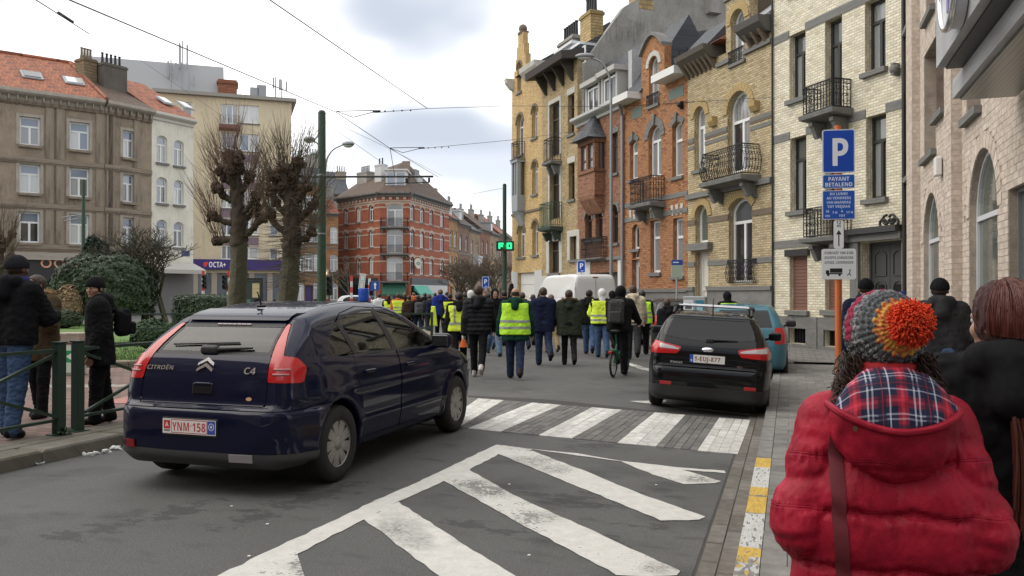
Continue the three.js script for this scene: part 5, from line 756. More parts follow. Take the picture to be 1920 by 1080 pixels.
function plainHouse(name,label,A,B,top,wall,o = {}) {
const F = new Facade(name,label,A,B,top,wall,{group: o.group }),n = o.cols ?? 2,fl = o.floors ?? 3,fh = (top - 0.6) / fl;
for (let i = 0;i < fl;i++) for (let c = 0;c < n;c++) {const w = o.w ?? 1.05,u = F.len * (c + 0.5) / n,v = i * fh + (i ? 0.75 : 0.7);if (i === 0 && c === 0 && !o.noDoor) {F.doorAt(u - 0.5,u + 0.5,0.1,2.6,{mat: o.doorMat ?? brownFrame });continue;} F.winAt(u - w / 2,u + w / 2,v,v + fh * 0.62,{reveal: 0.18,fw: 0.11,cas: o.cas ?? 2,transom: 0.3,arch: o.arch,pane: ['lace','grey','dark','white'][(i * 3 + c * 2 + (o.k ?? 0)) % 4],sill: 0.14,archBand: o.band,archN: 5,archT: 0.2 });}
for (let i = 1;i < fl;i++) F.band(i * fh + 0.1,i * fh + 0.32,0.06,o.band ?? blueStone);
F.cornice(top,0.5,0.45,o.cornice ?? blueStone);F.finish({depth: 9,bodyTop: top - 0.05 });
F.roof(top + 0.5,o.rise ?? 3.4,o.roof ?? oldRoof,{depth: 9,out: 0.3 });
if (o.dormer) {const u = F.len * 0.5,d = F.part('dormer',[box2(u - 0.9,u + 0.9,top + 0.9,top + 2.5,-2.6,-0.5),box2(u - 1.05,u + 1.05,top + 2.5,top + 2.7,-3,-0.3)],o.dormer);const w = part('window',ringGeo(openPts(u - 0.6,u + 0.6,top + 1.1,top + 2.35,0),openPts(u - 0.6,u + 0.6,top + 1.1,top + 2.35,0,0.12),0.06,-0.5),whiteFrame,d);part('pane',box2(u - 0.5,u + 0.5,top + 1.2,top + 2.25,-0.49,-0.47),paneMats.blue,w);}
if (o.chimney !== 0) F.chimney(F.len - 0.6,top + 1.8,-3.2,1.6,0.7,2.6,o.chim ?? sideWall,4,zinc);
return F;
}
{
const z = 105,P = (x) => [(x - 960) / FOC * z,z],c0 = P(712),c1 = P(768),A = headedTo(c0,-43,633),B = headedTo(c1,15,842);
const red = mat(0xffffff,0.85,brickTex([[0.32,0.085,0.042],[0.39,0.115,0.058],[0.26,0.066,0.036]],[0.2,0.08,0.055],{seed: 111,joint: 0.04 })),pale = mat(0xffffff,0.85,grimeTex([0.46,0.36,0.29],{seed: 112,size: 2,amp: 0.2 }));
const C = new Facade('corner_building','red brick corner building with pale stone bands and corner balconies',c0,c1,13.9,red,{category: 'building' }),L = new Facade('','',A,c0,13.9,red,{host: C }),R = new Facade('','',c1,B,13.9,red,{host: C });
const o = {reveal: 0.2,fw: 0.12,sill: 0.15,transom: 0.26,surround: 0 },rows = [[4.1,6.3],[7.6,9.8],[11.0,13.0]];
let k = 0;const pn = ['lace','grey','white','dark','lace'];
for (const [v0,v1] of rows) {
for (const x of [648,671.5,695.5]) {const u = L.at(x,400)[0];L.winAt(u - 0.55,u + 0.55,v0,v1,{...o,arch: 0.3,archBand: pale,archN: 7,archT: 0.4,pane: pn[k++ % 5] });}
for (const x of [773,791.5,809,829]) {const u = R.at(x,400)[0];R.winAt(u - 0.75,u + 0.75,v0,v1,{...o,arch: 0.3,archBand: pale,archN: 7,archT: 0.4,pane: pn[k++ % 5] });}
const u0 = C.len / 2;C.winAt(u0 - 1.05,u0 + 1.05,v0 - 0.9,v1,{...o,arch: 0.3,sill: 0,archBand: pale,archN: 7,archT: 0.4,pane: pn[k++ % 5],pane2: 'lace' });C.balconyAt(u0 - 1.7,u0 + 1.7,v0 - 0.95,v0 + 0.15,0.8,{step: 0.15,slab: 0.3 });
}
for (const X of [L,C,R]) {for (const [v0,v1] of rows) for (const v of [v0 - 0.2,v0 + 1.5,v1 + 0.05]) X.band(v,v + 0.17,0.025,pale);X.cornice(13.9,0.6,0.7,blueStone);X.band(13.3,13.5,0.1,pale);X.band(0,0.7,0.06,blueStone,'base');for (let u = 0.3;u < X.len;u += 0.9) X.part('dentil',box2(u,u + 0.35,13.55,13.85,0.0,0.22),pale);}
for (const X of [L,R]) {X.part('shop_front',box2(0.5,X.len - 0.8,0.5,2.7,-0.02,0.03),paneMats.dark);X.part('shop_fascia',box2(0.3,X.len - 0.5,2.7,3.6,0.004,0.16),mat([0.035,0.045,0.05],0.5));}
const green = mat([0.02,0.1,0.065],0.7),teal = mat([0.05,0.33,0.25],0.6);
C.part('awning',prism([[0,2.4],[1.0,1.5],[1.0,1.3],[0,3.0]],C.len - 0.8).rotateY(-Math.PI / 2).translate(C.len - 0.4,0,0.05),green);C.part('shop_door',box2(0.9,2.9,0,2.3,-0.02,0.02),paneMats.dark);
R.part('awning',prism([[0,2.0],[0.9,1.5],[0.9,1.35],[0,2.6]],5).rotateY(-Math.PI / 2).translate(6,0,0.17),teal);
{const e = new THREE.CylinderGeometry(1,1,0.12,24);e.rotateX(Math.PI / 2);e.scale(1.1,0.68,1);const u = R.at(773,494)[0] + 0.2;const s = R.part('oval_sign',e.translate(u,R.at(773,494)[1],0.7),mat([0.55,0.52,0.42],0.6));part('sign_arm',box2(u - 0.05,u + 0.05,R.at(773,494)[1] - 0.05,R.at(773,494)[1] + 0.05,0,0.64),iron,s);const q = e.clone().translate(-u,-R.at(773,494)[1],-0.7).scale(0.7,0.35,1.1).translate(u,R.at(773,494)[1],0.7);part('sign_print',q,mat([0.2,0.25,0.2],0.6),s);}
for (const X of [L,C,R]) X.finish({body: 0 });
const iw = (X,d) => [-X.n[0] * d,-X.n[1] * d],of = (p,q) => [p[0] + q[0],p[1] + q[1]],w3 = ([x,zz],y) => V(x,y,-zz),rv = 19.6,ev = 14.5;
C.root.updateMatrix();const inv = C.root.matrix.clone().invert(),e0 = of(A,iw(L,-0.6)),e1 = of(c0,iw(C,-0.6)),e2 = of(c1,iw(C,-0.6)),e3 = of(B,iw(R,-0.6)),top = of([(c0[0] + c1[0]) / 2,z],[0.6,7]),r0 = of(A,iw(L,6)),r3 = of(B,iw(R,6));
C.part('roof',slope(w3(e0,ev),w3(e1,ev),w3(top,rv),w3(r0,rv - 0.8),inv),oldRoof);C.part('roof',slope(w3(e1,ev),w3(e2,ev),w3(of(top,[0.5,0]),rv),w3(of(top,[-0.5,0]),rv),inv),oldRoof);C.part('roof',slope(w3(e2,ev),w3(e3,ev),w3(r3,rv - 1),w3(top,rv),inv),oldRoof);
C.part('dormer',[box2(C.len / 2 - 1.3,C.len / 2 + 1.3,15.0,17.4,-4,-0.9),box2(C.len / 2 - 1.5,C.len / 2 + 1.5,17.4,17.6,-5,-0.7)],mat([0.55,0.55,0.54],0.7));for (const d of [-0.6,0.6]) C.part('dormer_window',box2(C.len / 2 + d - 0.45,C.len / 2 + d + 0.45,15.5,17.1,-0.9,-0.87),paneMats.blue);
const wc = mat([0.5,0.5,0.5],0.8);L.chimney(L.len - 3.6,15.4,-2.6,1.5,1.0,3.3,wc,2);L.chimney(2.2,15.6,-3,2.4,1.2,2.6,sideWall,6,zinc);R.chimney(6.5,14.6,-1.6,1.8,1.0,2.9,wc,6,zinc);
const walls = [[[0.33,0.19,0.08],111],[[0.2,0.12,0.085],112],[[0.27,0.19,0.12],113],[[0.22,0.1,0.065],114],[[0.3,0.22,0.14],115],[[0.17,0.085,0.06],116],[[0.25,0.15,0.1],117]].map(([c]) => mat(0xffffff,0.85,{...grimeTexShared(c) }));
const labs = ['ochre house with pale blind beside the red corner building','brown brick house under a gabled roof with white dormer','grey brown house with a white bay in the receding terrace','dark red brick house in the receding terrace','pale ochre house under grey roof in the receding terrace','dark brown house near the far end of the terrace','last brick house of the terrace behind the green lit sign'];
const pxs = [858,880,900,918,935,950,964];let p = B;const roofs = [tileRoof,oldRoof,slate,oldRoof,oldRoof,tileRoof,oldRoof];
pxs.forEach((x,i) => {const q = headedTo(p,11.5,x);const h = plainHouse('terrace_house',labs[i],p,q,[12.2,11.8,11.4,12,11.8,12.2,12][i],walls[i],{k: i,cols: Math.max(2,Math.round(Math.hypot(q[0] - p[0],q[1] - p[1]) / 3)),w: 1.4,roof: roofs[i],rise: [3.2,4.6,3.4,3.6,3.4,3.8,3.6][i],arch: i % 2 ? 0.3 : 0,dormer: i === 0 || i === 1 ? mat([0.6,0.61,0.62],0.6) : i === 4 ? mat([0.3,0.3,0.3],0.7) : null,group: undefined });if (i === 2) {const u = h.len / 2,s = h.part('bay',[box2(u - 1.4,u + 1.4,4.2,7.4,0.004,0.9),box2(u - 1.5,u + 1.5,7.4,7.7,0.004,1.0)],mat([0.5,0.5,0.5],0.7));for (const d of [-0.65,0.65]) part('pane',box2(u + d - 0.5,u + d + 0.5,5.2,7.1,0.9,0.92),paneMats.grey,s);} p = [q[0] + 0.02,q[1] + 0.05];});
}
{
const w1 = mat(0xffffff,0.85,grimeTexShared([0.2,0.11,0.06])),w2 = mat(0xffffff,0.85,grimeTexShared([0.33,0.17,0.08])),w3 = mat(0xffffff,0.85,grimeTexShared([0.26,0.16,0.09]));
const P = (x,z) => [(x - 960) / FOC * z,z];
const q0 = P(541,104),q1 = headedTo(q0,62,571),q2 = headedTo(q1,62,604),q3 = headedTo(q2,62,634);
plainHouse('brick_house','dark brown brick house half hidden behind the right pollarded tree',q0,q1,15,w1,{floors: 4,roof: slate,k: 1 });
plainHouse('brick_house','tan brick house with a purple door just left of the tall green pole',q1,q2,15.4,w3,{floors: 4,roof: slate,k: 2,doorMat: mat([0.05,0.03,0.14],0.5) });
plainHouse('brick_house','orange brown brick house between the green pole and the red corner building',q2,q3,11.5,w2,{floors: 3,roof: tileRoof,k: 3,rise: 3,arch: 0.3 });
plainHouse('rear_house','grey walled house with dark roof rising behind the orange brown house',P(598,126),P(655,128),16.5,sideWall,{floors: 4,roof: slate,rise: 4,chim: mat([0.3,0.26,0.2],0.9) });
}
// ---------------------------------------------------------------- the street goes on behind the camera: what the car and the panes mirror
{
const wb = mat(0xffffff,0.85,grimeTexShared([0.28,0.17,0.1])),wc = mat(0xffffff,0.85,grimeTexShared([0.4,0.35,0.27])),wd = mat(0xffffff,0.85,grimeTexShared([0.22,0.1,0.065]));
const row = [['left',-14.5,-34,-22,wd,13],['left',-14.5,-22,-10,wc,14],['left',-14.5,-10,-1,wb,13]];
row.forEach(([,r,l0,l1,m,h],i) => plainHouse('brick_house',['dark brick house behind the camera across the street, farthest','pale house behind the camera across the street','brown brick house behind the camera, nearest of the row'][i],fromRL(r,l0),fromRL(r,l1 - 0.03),h,m,{cols: 4,floors: 4,chimney: 0 }));
[[-3,-16,wc],[-16,-34,wb]].forEach(([l0,l1,m],i) => plainHouse('brick_house',['pale house behind the camera beyond the shop building','brown house behind the camera at the end of the pavement'][i],fromRL(3.0,l0),fromRL(3.0,l1 + 0.03),13,m,{cols: 4,floors: 4,chimney: 0 }));
plainHouse('brick_house','dark brick house closing the street behind the camera',fromRL(4,-36),fromRL(-18,-36),15,wd,{cols: 7,floors: 4,chimney: 0 });
}
// ---------------------------------------------------------------- vehicles (local axes: x forward from the tail, y up, z to the right)
const paintMat = (c,o = {}) => mat(c,0.5,{specularIntensity: 0.1,clearcoat: 0.62,clearcoatRoughness: 0.05,...o });
const glassDark = mat([0.16,0.19,0.185],0.02,{transmission: 1,thickness: 0,ior: 1.48 });
const blackPlastic = mat([0.018,0.018,0.019],0.55),tyreMat = mat(0xffffff,0.85,grain([0.022,0.021,0.02],0.5)),rimMat = mat(0xffffff,0.45,{metalness: 0.5,...grain([0.34,0.33,0.31],0.4) });
const redLens = mat([0.46,0.006,0.008],0.2,{clearcoat: 0.4,clearcoatRoughness: 0.05 }),chrome = mat([0.75,0.75,0.76],0.18,{metalness: 1 }),seatMat = mat([0.03,0.03,0.033],0.9),whiteLens = mat([0.5,0.45,0.45],0.12,{clearcoat: 1 });
function carField(s) {
const prof = polyDist(smoothPoly(s.profile,4)),plan = smoothCurve(s.plan),vert = smoothCurve(s.vert),k = s.round ?? 0.11,wa = s.arch ?? 0.355,bel = s.crease ?? [];
const halfW = (x,y) => {let w = plan(x) * vert(y);for (const [cy,cw,ca] of bel) w += ca * Math.exp(-(((y - cy) / cw) ** 2));for (const wx of s.wheels) {const d = Math.hypot(x - wx,y - s.wy);w += 0.014 * Math.exp(-(((d - wa - 0.03) / 0.05) ** 2));} return w;};
const f = (x,y,z) => {
const az = Math.abs(z),dz = az - halfW(x,y);if (dz > 0.2) return dz;
let d = smax(prof(x,y),dz,k);
if (s.bump) d = s.bump(x,y,az,d);
if (az > 0.55) for (const wx of s.wheels) d = smax(d,Math.min(wa - Math.hypot(x - wx,y - s.wy),az - 0.55),0.03);
return d;
};
return {f,halfW };
}
function wheelGeos(R,W,rimR,spokes,hubcap) {
const P = (l) => l.map(([a,b]) => new THREE.Vector2(a,b));
const tyre = new THREE.LatheGeometry(P([[rimR - 0.01,W / 2 - 0.01],[rimR + 0.01,W / 2],[R - 0.05,W / 2 + 0.008],[R - 0.015,W / 2 - 0.012],[R,W / 2 - 0.04],[R,0.02],[R - 0.006,0.018],[R - 0.006,0.01],[R,0.008],[R,-W / 2 + 0.04],[R - 0.05,-W / 2],[rimR,-W / 2]]),40);tyre.rotateX(Math.PI / 2);
const rim = [new THREE.LatheGeometry(P([[0,-0.02],[rimR - 0.02,-0.02],[rimR - 0.02,W / 2 - 0.03],[rimR,W / 2 - 0.012],[rimR + 0.004,W / 2 - 0.02]]).map((v) => v),36).rotateX(Math.PI / 2)];
const face = [],z0 = W / 2 - 0.028;
const hub = new THREE.LatheGeometry(P([[0,z0 + 0.022],[0.03,z0 + 0.02],[rimR * 0.3,z0 + 0.006],[rimR * 0.34,z0 - 0.02]]),24).rotateX(Math.PI / 2);face.push(hub);
for (let i = 0;i < spokes;i++) {const a = i / spokes * 2 * Math.PI,w = hubcap ? rimR * 0.25 : rimR * 0.13,s = new THREE.Shape();s.moveTo(-w * 0.5,rimR * 0.26);s.quadraticCurveTo(-w * 0.62,rimR * 0.6,-w * 0.95,rimR * 0.97);s.lineTo(w * 0.95,rimR * 0.97);s.quadraticCurveTo(w * 0.62,rimR * 0.6,w * 0.5,rimR * 0.26);const g = new THREE.ExtrudeGeometry(s,{depth: 0.014,bevelEnabled: true,bevelSize: 0.005,bevelThickness: 0.006,bevelSegments: 2,curveSegments: 5 });g.rotateZ(a);g.translate(0,0,z0 - 0.012);face.push(g);}
face.push(new THREE.TorusGeometry(rimR * 0.985,0.011,6,36).translate(0,0,z0 + 0.006));
return {tyre,rim,face };
}
function addWheels(root,s,low) {
const {tyre,rim,face } = wheelGeos(s.R ?? 0.315,s.tw ?? 0.2,s.rimR ?? 0.2,s.spokes ?? 9,s.hubcap ?? true),rg = merge(rim),fg = merge(face);
for (const wx of s.wheels) for (const sd of [1,-1]) {const w = part('wheel',tyre,tyreMat,root);w.position.set(wx,s.wy,sd * ((s.track ?? 0.77)));if (sd < 0) w.rotation.y = Math.PI;if (s.spin) w.rotation.z = s.spin * sd * wx;part('rim',rg,darkIn,w);part('hubcap',fg,s.rimMat ?? rimMat,w);}
if (!low) part('underbody',[box2(0.25,s.len - 0.3,0.2,0.3,-0.6,0.6),rod(V(0.1,0.27,0.35),V(0.9,0.27,0.35),0.04)],darkIn,root);
}
function seats(root,s) {
const g = [];const y = s.seatY ?? 0.5;for (const [x,zz] of [[2.05,-0.36],[2.05,0.36],[1.1,-0.4],[1.1,0.4],[1.1,0]].map(([a,b]) => [a + (s.seatX ?? 0),b])) {g.push(rbox(0.5,0.14,0.48,0.05,x + 0.25,y,zz),rbox(0.14,0.56,0.46,0.06,0,0.28,0).rotateZ(0.22).translate(x,y + 0.02,zz),rbox(0.09,0.17,0.26,0.04,x - 0.16,y + 0.7,zz));}
part('seats',g,seatMat,root);part('dashboard',[rbox(0.4,0.35,1.3,0.1,s.dash ?? 3.0,0.78,0),new THREE.TorusGeometry(0.19,0.018,8,24).rotateY(Math.PI / 2 - 0.4).translate((s.dash ?? 3.0) - 0.35,0.85,-0.36)],seatMat,root);
part('cabin_floor',box2(0.3,(s.dash ?? 3) + 0.4,0.3,0.36,-0.7,0.7),seatMat,root);
}
const rearX = (f,y,z,x0 = -0.15) => {let x = x0;for (let i = 0;i < 400;i++) {const v = f(x,y,z);if (v < 0) break;x += Math.max(0.001,v * 0.5);} return x;};
function mountRear(g,f,y,z,lift) {const x = rearX(f,y,z),e = 0.02,n = V(f(x + e,y,z) - f(x - e,y,z),f(x,y + e,z) - f(x,y - e,z),f(x,y,z + e) - f(x,y,z - e)).normalize(),right = V(0,1,0).cross(n).normalize(),up = n.clone().cross(right);g.applyMatrix4(new THREE.Matrix4().makeBasis(right,up,n).setPosition(x + n.x * lift,y + n.y * lift,z + n.z * lift));return g;}
const fontB = await new (await import('three/addons/loaders/FontLoader.js')).FontLoader().loadAsync('fonts/droid/droid_sans_bold.typeface.json');
function letters(t,size,d) {const shapes = fontB.generateShapes(t,size),g = new THREE.ExtrudeGeometry(shapes,{depth: d,bevelEnabled: false,curveSegments: 4 });g.computeBoundingBox();const b = g.boundingBox;g.translate(-(b.min.x + b.max.x) / 2,-(b.min.y + b.max.y) / 2,0);return g;}
function plate(draw,w = 0.52,h = 0.11) {const t = canvas(512,110,draw),g = box(w,h,0.012);const m = [blackPlastic,blackPlastic,blackPlastic,blackPlastic,mat(0xffffff,0.4,{map: t }),blackPlastic];return {g,m };}
function placeCar(name,label,X,z,heading,group) {const h = heading * Math.PI / 180;return thing(name,label,'car',[X,0,-z],Math.PI / 2 - h,group);}
{// ---- the dark blue hatchback
const s = {
len: 4.26,wheels: [0.73,3.338],wy: 0.315,track: 0.775,R: 0.315,tw: 0.2,rimR: 0.2,spokes: 9,arch: 0.355,spin: 0.3,round: 0.12,
profile: [[0.06,0.22],[0.015,0.34],[0.0,0.48],[0.012,0.6],[0.05,0.665],[0.085,0.69],[0.105,0.8],[0.135,0.93],[0.19,1.03],[0.3,1.14],[0.43,1.235],[0.54,1.308],[0.6,1.345],[0.75,1.382],[1.1,1.438],[1.5,1.468],[1.9,1.462],[2.15,1.43],[2.42,1.345],[2.73,1.19],[3.02,1.045],[3.2,0.98],[3.6,0.905],[3.95,0.8],[4.15,0.67],[4.245,0.52],[4.255,0.38],[4.2,0.24],[3.9,0.2],[2,0.2],[0.4,0.2]],
plan: [[-0.1,0.62],[0,0.7],[0.12,0.775],[0.3,0.84],[0.55,0.872],[1,0.882],[2,0.886],[3,0.884],[3.4,0.87],[3.8,0.82],[4.1,0.7],[4.3,0.5]],
vert: [[0.15,0.93],[0.3,0.97],[0.5,0.995],[0.7,1.0],[0.86,0.985],[0.96,0.955],[1.05,0.905],[1.2,0.82],[1.33,0.735],[1.46,0.64]],crease: [[0.745,0.035,0.008],[0.45,0.03,0.006]],
bump: (x,y,az,d) => (x < 0.7 ? smin(d,smax(smax(Math.abs(y - 0.455) - 0.2,x - 0.62,0.05),smax(az - (0.765 + 0.14 * Math.min(1,Math.max(0,x) / 0.35)),-(x + 0.012 - 0.1 * (az / 0.8) ** 4),0.1),0.06),0.02) : d),
};
const {f } = carField(s),shell = nets(f,[-0.1,0.12,-1.0],[4.36,1.52,1.0],0.024);
const root = placeCar('hatchback','dark navy blue hatchback with red tail lights driving past the hatched marking',-2.54,6.58,18.2);
root.scale.set(1.02,1.035,1.02);
const paintB = paintMat([0.003,0.005,0.024]);
const clampx = (a,b,x) => smoothstep(x,a,b);
const zin = interp([[0.6,0.6],[0.8,0.6],[0.95,0.585],[1.05,0.57],[1.2,0.53],[1.38,0.485]]);
const dlo = polyDist(smoothPoly([[2.95,0.985],[2.1,1.0],[1.2,1.015],[0.78,1.03],[0.685,1.06],[0.78,1.17],[0.98,1.29],[1.3,1.37],[1.7,1.4],[2.05,1.37],[2.36,1.27],[2.66,1.12],[2.88,1.01]],4));
const glassAll = (x,y,z) => Math.abs(z) > 0.4 && x > 0.6 ? -dlo(x,y) : -1;
const qp = (x,y) => 1.12 - 0.3 * (y - 1.03) - x,bp = (x,y) => 1.87 - 0.16 * (y - 1.0) - x,ap = (x) => 2.74 - x;
const isRear = (x,y) => 0.78 - x + (1.4 - y) * 0;
const rw = (x,y,z) => Math.min(zin(y) - 0.012 - Math.abs(z),y - 1.06,1.302 - y,0.72 - x);
const stripW = interp([[0.8,0.5],[1.015,0.5],[1.06,0.1],[1.15,0.085],[1.22,0.06],[1.3,0.035]]);
const strip = (x,y,z) => Math.min(Math.abs(z) - zin(y),zin(y) + stripW(y) - Math.abs(z),y - (0.86 + 0.05 * Math.max(0,0.2 - x)),1.297 - y,(y < 1.05 ? 0.33 - 0.6 * Math.abs(y - 0.97) : 0.75) - x);
const gate = (x,y,z) => Math.min(zin(y) - 0.006 - Math.abs(z),y - 0.682,0.7 - x,1.345 - y);
const bump = (x,y,z) => Math.min(0.652 + 0.02 * clampx(0.1,0.5,x) - y,0.63 - 0.12 * (y - 0.4) - x);
const rDoor = polyDist([[1.13,0.3],[1.865,0.3],[1.865,1.0],[1.82,1.41],[1.5,1.425],[1.15,1.37],[0.99,1.3],[1.06,1.05],[1.02,0.86],[1.1,0.66],[1.14,0.45]]),fDoor = polyDist([[1.88,0.3],[2.92,0.3],[2.96,0.5],[2.98,0.9],[2.99,0.985],[2.68,1.15],[2.37,1.3],[2.05,1.405],[1.835,1.415],[1.88,1.0]]);
const dr = (d) => (x,y,z) => (Math.abs(z) > 0.42 ? -d(x,y) - 0.003 : -1);
const mx = Math.max,mn = Math.min,G = 0.003;
const notGlass = (x,y,z) => mn(-glassAll(x,y,z),-rw(x,y,z),-strip(x,y,z) - 0.003);
part('body',clip(shell,(x,y,z) => mn(notGlass(x,y,z),-gate(x,y,z) - G,-bump(x,y,z) - G,-dr(rDoor)(x,y,z) - 2 * G,-dr(fDoor)(x,y,z) - 2 * G)),paintB,root);
const tg = part('tailgate',clip(shell,(x,y,z) => mn(gate(x,y,z) - G,-rw(x,y,z))),paintB,root);
const bum = part('bumper',clip(shell,(x,y,z) => mn(bump(x,y,z) - G,y - 0.335,notGlass(x,y,z))),paintB,root);
part('lower_bumper',clip(offset(shell,0.004),(x,y,z) => mn(bump(x,y,z) - G,0.333 - y)),mat([0.05,0.05,0.052],0.65),bum);
for (const sd of [1,-1]) {const side = (g) => (x,y,z) => mn(g(x,y,z),sd * z);for (const d of [rDoor,fDoor]) {const q = part('door',clip(shell,side((x,y,z) => mn(dr(d)(x,y,z),-glassAll(x,y,z)))),paintB,root);const hx = d === rDoor ? 1.25 : 2.08,hy = 0.865,w = s.vert;part('handle',rbox(0.19,0.035,0.035,0.014,hx,hy,sd * 0.878),paintB,q);} }
const gl = offset(shell,-0.006);
for (const sd of [1,-1]) {const W = (t) => clip(gl,(x,y,z) => mn(glassAll(x,y,z) - 0.014,t(x,y),sd * z));part('side_window',W((x,y) => qp(x,y) - 0.035),glassDark,root);part('side_window',W((x,y) => mn(-qp(x,y) - 0.035,bp(x,y) - 0.045)),glassDark,root);part('side_window',W((x,y) => mn(-bp(x,y) - 0.045,ap(x) - 0.02 + 0.3)),glassDark,root);part('window_trim',[clip(offset(shell,-0.002),(x,y,z) => mn(glassAll(x,y,z),0.017 - glassAll(x,y,z),sd * z)),clip(offset(shell,-0.003),(x,y,z) => mn(glassAll(x,y,z) - 0.012,mx(0.04 - Math.abs(qp(x,y)),0.05 - Math.abs(bp(x,y))),sd * z))],blackPlastic,root);}
part('rear_window',clip(offset(shell,-0.004),(x,y,z) => mn(rw(x,y,z) - 0.003,1.268 - y)),glassDark,tg);
part('rear_window_band',clip(offset(shell,-0.002),(x,y,z) => mn(rw(x,y,z),y - 1.27)),blackPlastic,tg);
part('rear_window_trim',clip(offset(shell,-0.003),(x,y,z) => mn(rw(x,y,z),mx(0.028 - (zin(y) - 0.012 - Math.abs(z)),1.085 - y),1.268 - y)),blackPlastic,tg);
{const ws = (x,y,z) => mn(x - 2.46,3.12 - x,0.6 + 0.12 * clampx(2.45,3.05,x) - Math.abs(z) - (y > 1.02 ? 0 : 1),y - 1.0);part('windscreen',clip(offset(shell,0.002),ws),glassDark,root);}
for (const sd of [1,-1]) {const l = part('tail_light',clip(offset(shell,0.003),(x,y,z) => mn(strip(x,y,z),sd * z)),redLens,root);for (const yy of [0.925,0.962]) part('light_stripe',tube([0.63,0.67,0.71,0.75].map((q) => V(rearX(f,yy,sd * q) - 0.005,yy,sd * q)),0.0085,12,5),mat([0.42,0.2,0.2],0.2),l);}
part('spoiler',clip(offset(shell,0.018),(x,y,z) => mn(0.5 - Math.abs(z),0.82 - x,y - 1.325)),paintB,tg);
part('brake_lamp',[0,1,2,3,4,5,6].map((i) => mountRear(box(0.042,0.014,0.008),f,1.287,(i - 3) * 0.048,0.004)),mat([0.35,0.3,0.3],0.3),tg);
{const p0 = V(rearX(f,1.1,0.05) - 0.03,1.095,-0.03),p1 = V(rearX(f,1.115,0.36) - 0.018,1.115,0.36);part('wiper',[rbox(0.07,0.075,0.17,0.03,p0.x + 0.01,p0.y,p0.z),rod(p0,p1,0.02,0.008,8)],blackPlastic,tg);part('wiper_blade',rod(V(rearX(f,1.13,-0.42) - 0.012,1.132,-0.42),V(rearX(f,1.152,0.2) - 0.01,1.152,0.2),0.007),blackPlastic,tg);}
for (const dy of [0,0.042]) part('chevron',mountRear(prism([[-0.075,-0.045],[-0.075,-0.02],[0,0.03],[0.075,-0.02],[0.075,-0.045],[0,0.0]],0.012),f,0.965 + dy,0,0.004),chrome,tg);
{const g = letters('CITROËN',0.036,0.006);g.scale(1.25,1,1);part('lettering',mountRear(g,f,0.955,-0.44,0.002),chrome,tg);const h = letters('C4',0.055,0.006);h.scale(1.25,1,1);part('lettering',mountRear(h,f,0.945,0.42,0.002),chrome,tg);}
part('latch',mountRear(rbox(0.19,0.09,0.02,0.03),f,0.8,0,0.0),mat([0.003,0.003,0.006],0.3),tg);part('latch_lip',mountRear(rbox(0.16,0.03,0.03,0.014),f,0.835,0,0.003),paintB,tg);
{const g = plate((c,w,h) => {c.fillStyle = '#e9e4e0';c.fillRect(0,0,w,h);c.fillStyle = '#c92b30';c.fillRect(12,14,62,62);c.fillStyle = '#f2e9e6';c.font = 'bold 50px sans-serif';c.fillText('A',25,62);c.fillStyle = '#8b8580';c.fillRect(14,80,58,16);c.strokeStyle = '#b9292c';c.lineWidth = 5;c.strokeRect(86,8,336,94);c.fillStyle = '#bf3a36';c.font = 'bold 88px sans-serif';c.fillText('YNM',94,88,170);c.fillText('158',286,88,130);c.fillRect(268,44,12,8);c.fillStyle = '#3950a8';c.fillRect(430,6,76,98);c.strokeStyle = '#dfe6f5';c.lineWidth = 6;c.beginPath();c.arc(468,48,24,0,7);c.stroke();c.fillStyle = '#dfe6f5';c.beginPath();c.arc(468,48,10,0,7);c.fill();},0.5,0.115);mountRear(g.g,f,0.52,-0.02,0.012);const m = new THREE.Mesh(g.g,g.m);m.name = 'number_plate';bum.add(finish(m));part('plate_holder',mountRear(rbox(0.52,0.14,0.012,0.005),f,0.515,-0.02,0.003),blackPlastic,m);}
part('reflector',mountRear(box(0.1,0.06,0.01),f,0.36,-0.62,0.006),mat([0.25,0.01,0.012],0.3),bum);part('fog_lamp',mountRear(box(0.2,0.06,0.01),f,0.3,0.44,0.008),mat([0.3,0.28,0.28],0.3),bum);
part('painted_sparkle',mountRear(new THREE.CylinderGeometry(0.02,0.02,0.005,14).rotateX(Math.PI / 2).scale(1.3,0.7,1),f,0.735,0.44,0.004),mat([0.6,0.35,0.2],0.5),tg);  // small tan disc on the tailgate, a specular sparkle put into its colour
for (const sd of [1,-1]) {const mr = part('wing_mirror',[rbox(0.11,0.15,0.22,0.05,2.62,1.06,sd * 0.99),rod(V(2.68,0.98,sd * 0.84),V(2.66,1.02,sd * 0.95),0.03)],paintB,root);part('mirror_glass',rbox(0.012,0.11,0.17,0.005,2.562,1.06,sd * 0.99),paneMats.dark,mr);}
part('aerial',[rbox(0.09,0.025,0.05,0.012,0.88,1.435,0),rod(V(0.88,1.44,0),V(0.82,1.56,0),0.008,0.005),rbox(0.08,0.03,0.012,0.005,0.82,1.49,0)],blackPlastic,root);
part('roof_seam',[1,-1].map((sd) => tube([0.75,1.1,1.5,1.9,2.3].map((x) => {let zz = 0.3;for (let i = 0;i < 60;i++) {zz += 0.006;} let y = 1.5;while (f(x,y,sd * 0.5) > 0 && y > 1.2) y -= 0.002;return V(x,y - 0.001,sd * 0.5);}),0.003,20,4)),blackPlastic,root);
addWheels(root,s);seats(root,s);
part('head_lamp',[1,-1].map((sd) => clip(offset(shell,0.003),(x,y,z) => mn(x - 3.75,y - 0.66,0.79 - y,sd * z - 0.4))),whiteLens,root);
}
